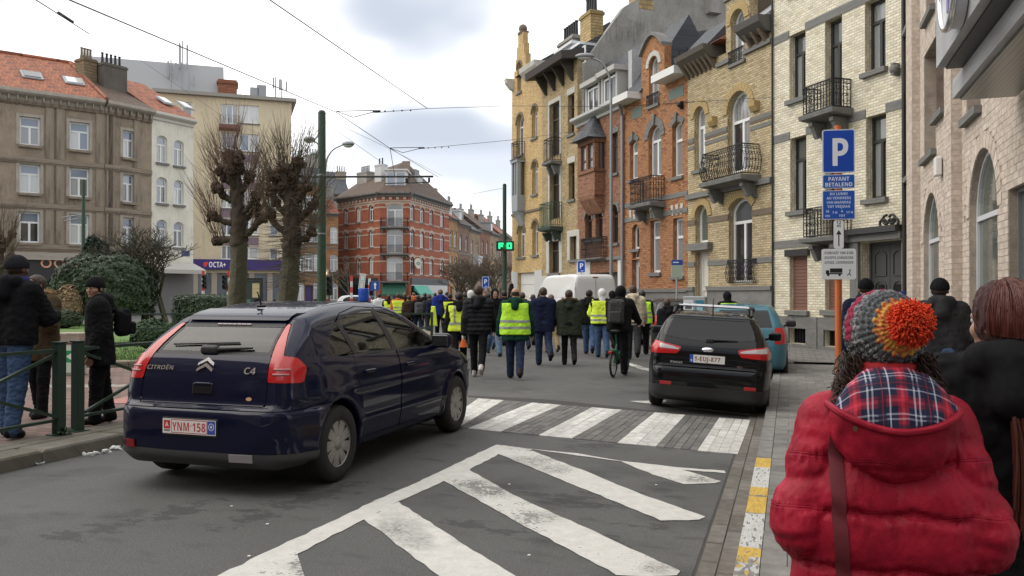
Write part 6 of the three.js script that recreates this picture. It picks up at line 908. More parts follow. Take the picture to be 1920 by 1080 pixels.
// ---- simpler maker for the other cars
function makeCar(name,label,X,z,heading,s,paint,cell = 0.035) {
const {f } = carField(s),shell = nets(f,[-0.1,0.1,-s.hw],[s.len + 0.1,s.top + 0.1,s.hw],cell),root = placeCar(name,label,X,z,heading),mn = Math.min;
root.position.y = roadY(X,z);if (s.tilt) root.rotation.x = s.tilt;
const dlo = polyDist(smoothPoly(s.dlo,3)),sg = (x,y,az) => (az > s.hw * 0.35 ? -dlo(x,y) : -1),rw = s.rw,tl = s.tl ?? (() => -1),notG = (x,y,az) => mn(-sg(x,y,az),-rw(x,y,az),-tl(x,y,az) - 0.003);
const A = (g) => (x,y,zz) => g(x,y,Math.abs(zz)),gt = s.gate ?? (() => -1),bm = s.bumper ?? (() => -1);
part('body',clip(shell,A((x,y,q) => mn(notG(x,y,q),-gt(x,y,q) - 0.004,-bm(x,y,q) - 0.004))),paint,root);
const tg = s.gate && part('tailgate',clip(shell,A((x,y,q) => mn(gt(x,y,q) - 0.004,-rw(x,y,q),-tl(x,y,q) - 0.003))),paint,root),bu = s.bumper && part('bumper',clip(shell,A((x,y,q) => mn(bm(x,y,q) - 0.004,notG(x,y,q)))),paint,root);
for (const sd of [1,-1]) part('side_window',clip(offset(shell,-0.005),(x,y,q) => mn(sg(x,y,Math.abs(q)) - 0.015,sd * q,...(s.pillars ?? []).map((p) => Math.abs(x - p) - 0.04))),s.glass ?? glassDark,root);
part('window_trim',clip(offset(shell,-0.002),A((x,y,q) => mn(sg(x,y,q),Math.max(0.018 - sg(x,y,q),...(s.pillars ?? []).map((p) => 0.043 - Math.abs(x - p)))))),blackPlastic,root);
if (!s.noRear) part('rear_window',clip(offset(shell,-0.004),A((x,y,q) => rw(x,y,q) - 0.003)),s.glass ?? glassDark,tg ?? root);
if (s.ws) part('windscreen',clip(offset(shell,0.002),A(s.ws)),glassDark,root);
for (const sd of [1,-1]) part('tail_light',clip(offset(shell,0.003),(x,y,q) => mn(tl(x,y,Math.abs(q)),sd * q)),redLens,root);
for (const sd of [1,-1]) {const [mx,my,mz] = s.mirror;part('wing_mirror',[rbox(0.1,0.15,0.22,0.045,mx,my,sd * mz),rod(V(mx + 0.04,my - 0.06,sd * (mz - 0.16)),V(mx,my,sd * mz),0.025)],s.mirrorMat ?? paint,root);}
addWheels(root,s,true);seats(root,s);
return {root,f,shell,tg,bu };
}
{
const s = {len: 4.55,hw: 1.0,top: 1.5,wheels: [0.85,3.5],wy: 0.325,track: 0.79,R: 0.325,rimR: 0.21,spokes: 10,hubcap: false,round: 0.12,arch: 0.37,seatX: 0.3,dash: 3.35,crease: [[0.93,0.05,0.012]],
profile: [[0.08,0.22],[0.02,0.36],[0.0,0.5],[0.02,0.66],[0.07,0.72],[0.07,0.85],[0.1,1.0],[0.2,1.13],[0.33,1.3],[0.42,1.42],[0.5,1.455],[1,1.49],[1.7,1.5],[2.3,1.475],[2.7,1.4],[3.1,1.2],[3.5,1.0],[3.9,0.93],[4.3,0.8],[4.5,0.6],[4.55,0.4],[4.45,0.22],[2,0.2]],
plan: [[-0.1,0.66],[0,0.74],[0.15,0.82],[0.4,0.88],[0.8,0.905],[2,0.91],[3.5,0.9],[4.1,0.83],[4.6,0.6]],vert: [[0.15,0.95],[0.4,0.985],[0.7,1],[0.93,0.985],[1.05,0.93],[1.25,0.83],[1.42,0.72],[1.52,0.62]],
dlo: [[3.3,1.02],[2,1.03],[1,1.05],[0.55,1.09],[0.6,1.22],[0.8,1.36],[1.5,1.41],[2.2,1.4],[2.6,1.33],[3.0,1.15]],pillars: [1.2,2.1],mirror: [3.05,1.08,1.03],
rw: (x,y,q) => Math.min(0.7 - 0.1 * (y - 1.1) - q,y - (1.085 + 0.06 * (q / 0.7) ** 2),1.4 - y,0.6 - x),tl: (x,y,q) => Math.min(q - 0.4 - 0.7 * Math.max(0,0.97 - y),y - (0.865 + 0.05 * (0.9 - q)),(0.99 + 0.17 * (q - 0.4)) - y,0.5 - x),gate: (x,y,q) => Math.min(0.75 - q,y - 0.7,1.43 - y,0.6 - x,q - 0),bumper: (x,y,q) => Math.min(0.69 - y,0.6 - x) };
const black = paintMat([0.003,0.0035,0.0045]),c = makeCar('estate_car','black estate car with silver roof bars parked by the right kerb',2.66,11.35,15.5,s,black,0.03),{root,f,tg,bu } = c;
root.rotation.order = 'YXZ';root.rotation.x = 0.055;root.scale.setScalar(0.945);
for (const sd of [1,-1]) part('lamp_glass',clip(offset(c.shell,0.006),(x,y,z) => Math.min(s.tl(x,y,Math.abs(z)) - 0.02,sd * z,y - 0.945 - 0.04 * (Math.abs(z) - 0.4),0.72 - Math.abs(z) + (sd > 0 ? 0.1 : 0))),whiteLens,root);
{const g = plate((q,w,h) => {q.fillStyle = '#dcdcd8';q.fillRect(0,0,w,h);q.fillStyle = '#2f56b0';q.fillRect(0,0,52,h);q.fillStyle = '#e8d44a';q.beginPath();q.arc(26,32,12,0,7);q.stroke();q.fillStyle = '#fff';q.font = 'bold 34px sans-serif';q.fillText('B',14,92);q.fillStyle = '#7c3437';q.font = 'bold 86px sans-serif';q.fillText('1-EUJ-877',66,86,434);},0.5,0.115);mountRear(g.g,f,0.83,-0.02,0.012);const m = new THREE.Mesh(g.g,g.m);m.name = 'number_plate';tg.add(finish(m));}
part('badge',mountRear(new THREE.SphereGeometry(0.06,18,10).scale(1.45,0.6,0.25),f,0.965,-0.02,0.006),chrome,tg);
{const g = letters('Focus',0.036,0.005);g.scale(1.3,1,1);part('lettering',mountRear(g,f,0.76,-0.46,0.002),chrome,tg);const g2 = letters('TDCi',0.026,0.005);part('lettering',mountRear(g2,f,0.745,0.44,0.002),chrome,tg);}
part('wiper',[rbox(0.06,0.07,0.12,0.02,rearX(f,1.1,0) - 0.01,1.1,0),rod(V(rearX(f,1.1,0) - 0.02,1.11,0),V(rearX(f,1.12,0.4) - 0.015,1.12,0.4),0.016,0.008)],blackPlastic,tg);
for (const q of [-0.6,0.6]) part('reflector',mountRear(rbox(0.17,0.05,0.012,0.005),f,0.45,q,0.005),mat([0.4,0.015,0.02],0.25),bu);
part('lower_bumper',clip(offset(c.shell,0.004),(x,y,z) => Math.min(s.bumper(x,y,Math.abs(z)),0.42 - y)),blackPlastic,bu);
const bars = [];for (const x of [1.15,2.1]) bars.push(rbox(0.08,0.03,1.24,0.012,x,1.585,0));part('roof_bar',bars[0],chrome,root);part('roof_bar',bars[1],chrome,root);for (const q of [-0.58,0.58]) part('roof_rail',[tube([V(0.7,1.47,q),V(0.85,1.53,q),V(1.6,1.55,q),V(2.4,1.51,q),V(2.55,1.45,q)],0.02,20,6),rbox(0.12,0.09,0.1,0.03,1.15,1.56,q),rbox(0.12,0.09,0.1,0.03,2.1,1.56,q)],blackPlastic,root);
part('aerial',rod(V(0.95,1.48,0),V(0.7,1.72,0),0.01,0.004),blackPlastic,root);part('head_rests',[rbox(0.1,0.2,0.28,0.05,1.25,1.2,-0.38),rbox(0.1,0.2,0.28,0.05,1.25,1.2,0.38)],seatMat,root);
}
const hatch = (o = {}) => ({len: 4.0,hw: 0.98,top: 1.48,wheels: [0.72,3.22],wy: 0.305,track: 0.75,R: 0.305,rimR: 0.195,spokes: 8,round: 0.14,arch: 0.35,dash: 2.9,profile: [[0.08,0.22],[0.02,0.4],[0.02,0.62],[0.06,0.8],[0.12,0.98],[0.28,1.2],[0.45,1.38],[0.7,1.45],[1.3,1.48],[1.9,1.455],[2.3,1.36],[2.7,1.16],[3.0,1.0],[3.5,0.9],[3.85,0.74],[3.98,0.52],[3.96,0.3],[3.8,0.2],[2,0.2]],plan: [[-0.1,0.6],[0.05,0.72],[0.3,0.82],[0.8,0.855],[2,0.86],[3.2,0.84],[3.7,0.76],[4,0.55]],vert: [[0.15,0.95],[0.5,0.99],[0.8,1],[0.95,0.96],[1.2,0.83],[1.45,0.66]],dlo: [[2.85,0.99],[1.6,1.0],[0.7,1.02],[0.6,1.1],[0.85,1.32],[1.4,1.39],[1.9,1.36],[2.4,1.2]],pillars: [1.1,1.75],mirror: [2.7,1.02,0.98],rw: (x,y,q) => Math.min(0.55 - 0.25 * (y - 1.05) - q,y - 1.02,1.36 - y,0.6 - x),tl: (x,y,q) => Math.min(q - 0.6,y - 0.7,1.02 - y,0.4 - x),ws: (x,y,q) => Math.min(x - 2.32,2.98 - x,0.62 - q,y - 0.98),...o });
makeCar('parked_car','bright blue parked hatchback in front of the black estate car',4.6,16.4,17,hatch({mirrorMat: blackPlastic }),paintMat([0.05,0.15,0.2]),0.035);
makeCar('parked_car','dark grey parked saloon beyond the cyclist by the orange house',4.75,22.6,0,hatch({seatX: 0.2 }),paintMat([0.02,0.021,0.022]),0.05);
makeCar('white_car','small white car parked across the crossing behind the tall green pole',(628 - 960) / FOC * 62,62,80,hatch(),paintMat([0.6,0.6,0.6],{metalness: 0 }),0.07);
makeCar('parked_car','dark blue car right of the small white car in the distance',(650 - 960) / FOC * 64,64,75,hatch(),paintMat([0.03,0.04,0.09]),0.07);
{
const s = {len: 5.6,hw: 1.2,top: 2.55,wheels: [1.15,4.7],wy: 0.34,track: 0.86,R: 0.34,tw: 0.2,rimR: 0.2,spokes: 6,round: 0.16,arch: 0.4,seatX: 2.2,seatY: 0.8,dash: 4.8,
profile: [[0.04,0.4],[0.0,0.5],[0.0,1.2],[0.03,2.0],[0.09,2.48],[0.25,2.56],[2,2.58],[3.6,2.55],[3.95,2.42],[4.4,2.0],[4.8,1.55],[5.4,1.2],[5.58,0.9],[5.6,0.5],[5.4,0.35],[2,0.34]],plan: [[-0.1,0.93],[0.1,0.97],[0.5,0.98],[4,0.98],[5,0.93],[5.6,0.75]],vert: [[0.2,0.97],[0.6,1],[1.3,1.0],[1.9,0.96],[2.5,0.86]],crease: [[1.2,0.06,0.01]],
dlo: [[5.0,1.35],[4.1,1.35],[4.05,1.45],[4.1,1.95],[4.45,1.95]],mirror: [4.75,1.6,1.15],noRear: 1,rw: () => -1,tl: (x,y,q) => Math.min(q - 0.86,y - 0.85,1.35 - y,0.2 - x),bumper: (x,y,q) => Math.min(0.6 - y,0.5 - x),ws: (x,y,q) => Math.min(x - 4.0,4.85 - x,0.75 - q,y - 1.55,2.35 - y) };
const white = mat([0.66,0.66,0.655],0.4,{clearcoat: 0.5 }),c = makeCar('delivery_van','white high roof van parked beyond the crowd before the houses',3.02,29.6,-17,s,white,0.05);c.root.scale.setScalar(0.9);c.root.userData.category = 'van';
const {root,f } = c;
part('rear_door_seam',[mountRear(box(0.016,1.75,0.006),f,1.5,0,0.003)],mat([0.15,0.15,0.15],0.6),root);part('roof_lamp',mountRear(box(0.22,0.05,0.02),f,2.44,0,0.006),mat([0.2,0.03,0.03],0.4),root);part('door_handle',mountRear(rbox(0.09,0.16,0.03,0.01),f,1.15,0.12,0.01),blackPlastic,root);part('hinge',[-0.86,0.86].flatMap((q) => [0.9,2.0].map((y) => mountRear(box(0.06,0.1,0.03),f,y,q,0.01))),mat([0.4,0.4,0.4],0.5),root);
part('rear_bumper',mountRear(rbox(1.7,0.2,0.1,0.03),f,0.5,0,0.0),mat([0.1,0.1,0.1],0.6),root);part('rear_plate',mountRear(box(0.5,0.11,0.02),f,0.95,-0.3,0.01),mat([0.6,0.6,0.58],0.5),root);part('door_groove',[-0.93,0.93].map((q) => mountRear(box(0.012,1.6,0.006),f,1.45,q * 0.93,0.003)),mat([0.2,0.2,0.2],0.6),root);
part('side_rib',[-1,1].map((sd) => box2(0.6,3.9,1.63,1.66,sd * 0.955 - 0.012,sd * 0.955 + 0.012)),mat([0.5,0.5,0.5],0.5),root);
}
// ---------------------------------------------------------------- trees, shrubs
const limbMat = mat(0xffffff,0.95,{...grain([0.062,0.046,0.034],0.4) });
const barkMat = mat(0xffffff,0.95,{map: rep(tex(256,256,(u,v) => {const g = tile(u,v,8,301,4,3),f = n3(u * 50,v * 30,3);return mulc(mixc([0.12,0.098,0.072],[0.09,0.088,0.055],clamp(g + 0.4,0,1)),0.8 + 0.5 * g + 0.3 * f);}),0.8),bumpMap: rep(tex(128,128,(u,v) => 0.5 + tile(u,v,9,5,4,4) * 0.8,false),0.5),bumpScale: 0.02 });
const knobMat = mat(0xffffff,0.95,grain([0.06,0.038,0.026],0.4)),twigMat = mat([0.15,0.092,0.066],0.9),twigMat2 = mat([0.1,0.075,0.05],0.9);
function limb(pts,r,seg = 14,rs = 9,rough = 0.18,seed = 0) {
const c = new THREE.CatmullRomCurve3(pts),g = new THREE.TubeGeometry(c,seg,1,rs),p = g.attributes.position,rad = interp(r.map((v,i) => [i / (r.length - 1),v]));
for (let i = 0;i <= seg;i++) {const o = c.getPointAt(i / seg);for (let j = 0;j <= rs;j++) {const k = i * (rs + 1) + j,d = V(p.getX(k) - o.x,p.getY(k) - o.y,p.getZ(k) - o.z).normalize(),jj = j % rs,R = rad(i / seg) * (1 + rough * n3(Math.cos(jj / rs * 6.28) * 1.7 + seed,Math.sin(jj / rs * 6.28) * 1.7,i * 0.9 + seed));p.setXYZ(k,o.x + d.x * R,o.y + d.y * R,o.z + d.z * R);} }
const uv = g.attributes.uv,L = c.getLength();for (let i = 0;i < uv.count;i++) uv.setXY(i,uv.getX(i) * L,uv.getY(i) * r[0] * 6.28);g.computeVertexNormals();return g;
}
function twig(a,d,L,r,R,out,lift = 0.25,n = 4) {const pts = [a.clone()],v = d.clone().normalize();let p = a.clone();for (let i = 0;i < n;i++) {v.add(V((R() - 0.5) * 0.3,lift * R(),(R() - 0.5) * 0.3)).normalize();p = p.clone().addScaledVector(v,L / n);pts.push(p);} for (let i = 0;i < n;i++) out.push(rod(pts[i],pts[i + 1],r * (1 - i / n) + 0.002,r * (1 - (i + 1) / n) + 0.002,4,true));return pts;}
function pollard(name,label,X,z,seed,o) {
const R = rng(seed),root = thing(name,label,'tree',[X,0.1,-z]),tr = [],lb = [],kn = [],tw = [],H = o.h;
const lean = o.lean ?? 0,bend = (t) => V(lean * t + 0.08 * Math.sin(t * 5 + seed),H * t,0.06 * Math.sin(t * 4 + seed * 2));
tr.push(limb([0,0.2,0.4,0.56].map(bend),[o.r * 1.2,o.r * 0.95,o.r * 0.85,o.r * 0.78],24,14,0.12,seed));lb.push(limb([0.53,0.65,0.78,0.9,1].map(bend),[o.r * 0.84,o.r * 0.8,o.r * 0.68,o.r * 0.6,o.r * 0.5],26,14,0.3,seed + 3));
const fist = (p,r) => {for (let i = 0;i < 12;i++) kn.push(jitter(new THREE.IcosahedronGeometry(r * (0.35 + 0.45 * R()),2).translate(p.x + (R() - 0.5) * r * 1.7,p.y + (R() - 0.5) * r * 1.5,p.z + (R() - 0.5) * r * 1.7),r * 0.26,3.6 / r,i));for (let i = 0;i < 9;i++) {const d = V(R() - 0.5,R() * 0.9 - 0.1,R() - 0.5).normalize();kn.push(rod(p.clone().addScaledVector(d,r * 0.6),p.clone().addScaledVector(d,r * (1.2 + 0.6 * R())),r * 0.2,r * 0.1,5));} };
const sprout = (p,dir,n,L) => {for (let i = 0;i < n;i++) {const d = V(dir.x * 0.6 + (R() - 0.5) * 0.9,0.85 + R() * 0.6,dir.z * 0.6 + (R() - 0.5) * 0.9);const pts = twig(p.clone().add(V((R() - 0.5) * 0.2,0.05,(R() - 0.5) * 0.2)),d,L * (0.5 + R() * 0.7),0.0062,R,tw,0.26);if (R() < 0.5) twig(pts[2],V(d.x + (R() - 0.5),0.8,d.z + (R() - 0.5)),L * 0.35,0.0055,R,tw,0.2,3);} };
for (const [t,az,L0,rise,r] of o.limbs) {const L = L0 * 0.76,a = bend(t),ca = Math.cos(az),sa = Math.sin(az),e = V(a.x + ca * L,a.y + rise,a.z + sa * L),m1 = V(a.x + ca * L * 0.35,a.y + rise * 0.2 + 0.08 * (R() - 0.5),a.z + sa * L * 0.35),m2 = V(a.x + ca * L * 0.72 + 0.1 * (R() - 0.5),a.y + rise * 0.55,a.z + sa * L * 0.72);lb.push(limb([a,m1,m2,e],[r * 0.9,r * 0.72,r * 0.68,r * 0.8],16,10,0.42,seed + t * 9));fist(e,r * 1.02);if (R() < 0.7) fist(m2,r * 0.75);sprout(e,V(ca,0,sa),(o.tw ?? 14) * 1.25,o.tl ?? 1.5);sprout(m2,V(ca * 0.4,0.4,sa * 0.4),12,(o.tl ?? 1.5) * 0.8);}
fist(bend(1),o.r * 0.75);fist(bend(0.93),o.r * 0.7);sprout(bend(1),V(0,1,0),34,(o.tl ?? 1.5) * 1.15);
if (o.shaggy) for (let i = 0;i < o.shaggy;i++) {const t = 0.35 + R() * 0.6,a = R() * 6.28,p = bend(t);tw.length && twig(p.clone().add(V(Math.cos(a) * o.r * 0.5,0,Math.sin(a) * o.r * 0.5)),V(Math.cos(a),0.1 - R() * 0.5,Math.sin(a)),0.5 + R() * 0.8,0.006,R,tw,0.05);}
part('trunk',tr,barkMat,root);for (const l of lb) part('limb',l,limbMat,root);part('burr',kn,knobMat,root);part('twigs',tw,o.tm ?? twigMat,root).userData = {kind: 'stuff' };
}
pollard('pollarded_tree','pollarded tree with knobbly fists left of the other one, before the beige flats',(443 - 960) / FOC * 24.5,24.5,5,{h: 5.45,r: 0.29,tl: 1.5,tw: 20,limbs: [[0.57,3.3,0.95,-0.05,0.12],[0.58,0.2,0.95,0.55,0.12],[0.66,3.0,1.0,0.15,0.12],[0.62,4.4,0.7,0.35,0.11],[0.76,2.95,0.75,0.45,0.13],[0.7,0.3,0.8,0.55,0.12],[0.86,3.3,0.6,0.45,0.14],[0.82,0.1,0.55,0.5,0.13],[0.66,5.6,0.7,0.5,0.11],[0.84,1.8,0.5,0.5,0.12]] });
pollard('pollarded_tree','shaggier pollarded tree just left of the tall green pole',(537 - 960) / FOC * 23.5,23.5,11,{h: 4.85,r: 0.32,tl: 1.45,tw: 18,shaggy: 420,tm: twigMat2,lean: 0.1,limbs: [[0.6,0.3,0.85,0.3,0.11],[0.66,3.2,0.85,0.55,0.12],[0.72,0.1,0.85,0.5,0.12],[0.76,2.8,0.75,0.7,0.12],[0.82,0.5,0.7,0.5,0.13],[0.86,3.4,0.7,0.65,0.14],[0.95,0.2,0.4,0.6,0.14],[0.7,4.8,0.7,0.4,0.12],[0.9,2.0,0.5,0.6,0.12]] });
pollard('pollarded_tree','small pollarded tree cut by the left edge of the picture',(2 - 960) / FOC * 34,34,21,{h: 3.6,r: 0.22,tl: 1.5,tw: 16,tm: twigMat2,limbs: [[0.7,0.4,0.9,0.5,0.12],[0.8,2.8,0.8,0.6,0.12],[0.95,0.1,0.6,0.5,0.12],[0.9,3.4,0.6,0.6,0.12]] });
function bareTree(name,label,X,z,h,spread,seed,n = 1,tm = twigMat2,mass = 240) {
const R = rng(seed),root = thing(name,label,'tree',[X,0.1,-z]),tr = [],tw = [];
const grow = (a,d,L,r,lv) => {const b = a.clone().addScaledVector(d,L);(r > 0.02 ? tr : tw).push(rod(a,b,r,r * 0.72,r > 0.05 ? 7 : 4,true));if (lv <= 0) return;const k = lv > 3 ? 3 : lv > 1 ? 3 : 4;for (let i = 0;i < k;i++) {const q = d.clone().add(V((R() - 0.5) * spread,(R() - 0.3) * 0.5,(R() - 0.5) * spread)).normalize();grow(b,q,L * (0.62 + R() * 0.25),r * 0.62,lv - 1);} };
for (let i = 0;i < n;i++) grow(V((R() - 0.5) * 0.5 * (n - 1),0,(R() - 0.5) * 0.4 * (n - 1)),V((R() - 0.5) * 0.5 * (n > 1 ? 1.4 : 0.3),1,(R() - 0.5) * 0.3).normalize(),h * 0.27,0.035 * h * (n > 1 ? 0.55 : 0.8),5);
part('trunk',tr,barkMat,root);part('twigs',tw,tm,root).userData = {kind: 'stuff' };
}
bareTree('bare_tree','dark bare tree before the terrace, left of the green lit sign',(868 - 960) / FOC * 62,62,5.0,2.0,31,5);
bareTree('bare_tree','dark bare tree behind the second green pole',(922 - 960) / FOC * 60,60,4.7,2.0,33,4);
bareTree('bare_tree','thin bare tree before the left face of the red corner building',(655 - 960) / FOC * 70,70,4.6,1.7,35,1);
bareTree('bare_shrub','dark tangled bare shrub with a leaning trunk right of the round bush',(303 - 960) / FOC * 40,40,5.4,2.3,37,5,mat([0.055,0.05,0.035],0.95));
function leafMass(pts,size,seed) {const R = rng(seed),p = [],n = [],uv = [];for (const [c,nn] of pts) {const s = size * (0.6 + R() * 0.8),u = V(R() - 0.5,R() - 0.5,R() - 0.5).cross(nn).normalize(),w = u.clone().cross(nn).normalize(),k = nn.clone().multiplyScalar(s * 0.25),a = c.clone().addScaledVector(u,-s),b = c.clone().addScaledVector(w,s * 0.5).add(k),d = c.clone().addScaledVector(u,s),e = c.clone().addScaledVector(w,-s * 0.5).add(k);for (const q of [a,b,d,a,d,e]) {p.push(q.x,q.y,q.z);n.push(nn.x,nn.y,nn.z);uv.push(0,0);} } const g = new THREE.BufferGeometry();g.setAttribute('position',new THREE.Float32BufferAttribute(p,3));g.setAttribute('uv',new THREE.Float32BufferAttribute(uv,2));g.computeVertexNormals();return g;}
function bush(name,label,cat,X,z,rx,ry,rz,y0,count,leaf,m,seed,boxy = 2.2,loose = 0.14) {
const R = rng(seed),root = thing(name,label,cat,[X,y0,-z]),ms = [[],[],[]];
for (let i = 0;i < count;i++) {const a = R() * 6.283,t = Math.acos(1 - R() * 1.55),d = V(Math.sin(t) * Math.cos(a),Math.cos(t),Math.sin(t) * Math.sin(a)),k = (Math.abs(d.x) ** boxy + Math.abs(d.y) ** boxy + Math.abs(d.z) ** boxy) ** (-1 / boxy),bump = 1 + 0.08 * n3(d.x * 3.2 + seed,d.y * 3.2,d.z * 3.2) + 0.05 * n3(d.x * 9,d.y * 9,d.z * 9 + seed),s = k * bump * (1 - loose * R() * R() * 2),c = V(d.x * rx * s,ry * 0.95 + d.y * ry * s,d.z * rz * s);if (c.y < 0.02) c.y = R() * 0.3;ms[i % 3].push([c,d.clone().add(V((R() - 0.5) * 0.9,(R() - 0.3) * 0.9,(R() - 0.5) * 0.9)).normalize()]);}
ms.forEach((l,i) => {part('foliage',leafMass(l,leaf,seed + i),m[i % m.length],root).userData = {kind: 'stuff' };});
const core = new THREE.SphereGeometry(0.8,18,12);core.scale(rx,ry,rz);core.translate(0,ry * 0.9,0);part('dark_core',core,mat([0.012,0.014,0.008],1),root);  // solid near-black core: the shade inside the foliage put into its colour
}
const leafG = [[0.04,0.067,0.03],[0.056,0.088,0.04],[0.03,0.052,0.024]].map((c) => mat(c,0.45,{side: THREE.DoubleSide })),leafY = [[0.05,0.085,0.035],[0.035,0.07,0.03]].map((c) => mat(c,0.7,{side: THREE.DoubleSide })),leafD = [[0.014,0.028,0.014],[0.02,0.037,0.018]].map((c) => mat(c,0.7,{side: THREE.DoubleSide })),leafT = [[0.3,0.21,0.12],[0.23,0.16,0.09]].map((c) => mat(c,0.9,{side: THREE.DoubleSide })),leafH = [[0.03,0.05,0.02],[0.045,0.065,0.025]].map((c) => mat(c,0.7,{side: THREE.DoubleSide }));
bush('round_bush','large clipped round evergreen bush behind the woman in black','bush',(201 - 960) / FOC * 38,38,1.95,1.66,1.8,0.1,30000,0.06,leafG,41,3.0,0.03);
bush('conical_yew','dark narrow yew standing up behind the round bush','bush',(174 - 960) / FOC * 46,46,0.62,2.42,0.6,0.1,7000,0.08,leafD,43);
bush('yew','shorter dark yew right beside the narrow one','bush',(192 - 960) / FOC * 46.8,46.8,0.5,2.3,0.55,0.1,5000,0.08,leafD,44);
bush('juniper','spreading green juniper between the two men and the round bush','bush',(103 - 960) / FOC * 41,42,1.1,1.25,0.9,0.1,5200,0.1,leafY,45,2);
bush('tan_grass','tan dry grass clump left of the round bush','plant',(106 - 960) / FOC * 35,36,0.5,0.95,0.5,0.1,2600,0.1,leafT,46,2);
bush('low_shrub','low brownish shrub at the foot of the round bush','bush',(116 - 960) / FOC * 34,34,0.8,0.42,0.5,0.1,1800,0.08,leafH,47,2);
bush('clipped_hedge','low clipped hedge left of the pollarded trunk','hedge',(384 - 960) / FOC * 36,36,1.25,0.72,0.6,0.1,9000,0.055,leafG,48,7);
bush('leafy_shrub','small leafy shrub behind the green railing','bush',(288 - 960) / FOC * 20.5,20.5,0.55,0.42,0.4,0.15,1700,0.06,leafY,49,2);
{
const R = rng(51),p = [],n = [],uv = [];const inside = polyDist(island);
for (let i = 0;i < 26000;i++) {const z = 17.3 + 13 * R() * R(),X = -12 + 11.2 * R();if (inside(X,z) > -0.3) continue;const a = R() * 6.28,h = 0.03 + 0.05 * R(),w = 0.008,lx = (R() - 0.5) * 0.05,lz = (R() - 0.5) * 0.05;p.push(X - w * Math.cos(a),0.15,-z - w * Math.sin(a),X + w * Math.cos(a),0.15,-z + w * Math.sin(a),X + lx,0.15 + h,-z + lz);for (let k = 0;k < 3;k++) {n.push(0,1,0);uv.push(0,0);} }
const g = new THREE.BufferGeometry();g.setAttribute('position',new THREE.Float32BufferAttribute(p,3));g.setAttribute('normal',new THREE.Float32BufferAttribute(n,3));g.setAttribute('uv',new THREE.Float32BufferAttribute(uv,2));
const m = finish(new THREE.Mesh(g,mat([0.085,0.16,0.03],0.8,{side: THREE.DoubleSide })));m.name = 'grass';m.userData = {kind: 'stuff',label: 'short green grass of the lawn',category: 'grass' };scene.add(m);
const wd = thing('weed','small green weed at the foot of the left gate post','plant',[(120 - 960) / FOC * 8.7,LP + 0.01,-8.68]),l = [];for (let i = 0;i < 60;i++) {const a = R() * 6.28,r = 0.09 * R();l.push([V(Math.cos(a) * r,0.02 + R() * 0.05,Math.sin(a) * r),V(R() - 0.5,1,R() - 0.5).normalize()]);} part('leaves',leafMass(l,0.03,5),leafY[1],wd);
}
// ---------------------------------------------------------------- railings
const greenPaint = mat(0xffffff,0.5,grain([0.022,0.045,0.03],0.5));
{
const P = ([r,l],y) => {const [X,z] = fromRL(r,l);return V(X,y,-z);},l0 = toRL((114 - 960) / FOC * 8.68,8.68),l1 = toRL((144 - 960) / FOC * 8.92,8.92),rr = (l0[0] + l1[0]) / 2;
const panel = (label,lA,lB,capEnd) => {
const [X,z] = fromRL(rr,lA),t = thing('railing_panel',label,'railing',[X,LP,-z],-TH + 0),L = Math.abs(lB - lA),sg = Math.sign(lB - lA),Q = (d,y) => V(0,y,-sg * d);
for (const d of [0,L]) {const g = part('post',rbox(0.1,0.97,0.1,0.012,0,0.485,-sg * d),greenPaint,t);part('post_cap',rbox(0.118,0.02,0.118,0.006,0,0.982,-sg * d),greenPaint,g);part('foot_plate',box(0.17,0.012,0.17,0,0.016,-sg * d),greenPaint,g);}
part('top_rail',bar(Q(0.05,0.9),Q(L - 0.05,0.9),0.05,0.035),greenPaint,t);part('bottom_rail',bar(Q(0.05,0.17),Q(L - 0.05,0.17),0.05,0.03),greenPaint,t);
part('brace',bar(Q(0.05,0.86),Q(L - 0.06,0.21),0.03,0.03),greenPaint,t);part('brace',bar(Q(0.06,0.21),Q(L - 0.05,0.86),0.03,0.03).translate(0.033,0,0),greenPaint,t);part('boss',ball(0.045,0.015,0.54,-sg * L / 2,10,8),greenPaint,t);
};
panel('green braced railing panel left of the gap, before the man in jeans',l0[1],l0[1] - 1.95);panel('green braced railing panel right of the gap, before the woman in black',l1[1],l1[1] + 1.95);
panel('green braced railing panel hidden mostly behind the navy hatchback',l1[1] + 2.2,l1[1] + 4.2);
}
{
const t = thing('park_railing','thin green three bar railing at the edge of the lawn','railing',[-9.4,0.16,-18.2]),L = 7.6,d = V(1,0,0.05).normalize();
for (let i = 0;i <= 4;i++) {const p = d.clone().multiplyScalar(L * i / 4);part('post',rbox(0.06,1.02,0.06,0.008,p.x,0.51,-p.z),greenPaint,t);}
for (const y of [0.98,0.66,0.34]) part('rail',bar(V(0,y,0),V(d.x * L,y,-d.z * L),0.035,0.035),greenPaint,t);
}
// ---------------------------------------------------------------- poles, lamps, wires
const poleGreen = mat(0xffffff,0.55,grain([0.02,0.05,0.03],1)),wireMat = mat([0.05,0.052,0.055],0.5),lampGlass = mat([0.5,0.5,0.48],0.25);
const pA = at(603,29.5),pB = at(946,47);
{const t = thing('tram_pole','thick green overhead wire pole right of the pollarded trees','pole',[pA.x,0,pA.z]);part('shaft',rod(V(0,0,0),V(0,8.05,0),0.17,0.135,18),poleGreen,t);part('cap',rod(V(0,8.05,0),V(0,8.15,0),0.15,0.1,14),iron,t);for (const y of [3.7,5.8]) part('band',rod(V(0,y,0),V(0,y + 0.06,0),0.175,0.175,16),zinc,t);
part('cross_arm',rod(V(-1.0,5.78,-0.05),V(4.05,5.7,0.6),0.035),iron,t);part('insulator',[rod(V(3.1,5.66,0.45),V(3.1,5.5,0.45),0.05),rod(V(3.9,5.66,0.55),V(3.9,5.5,0.55),0.04),rod(V(2.3,5.5,0.3),V(3.9,5.5,0.55),0.018)],iron,t);}
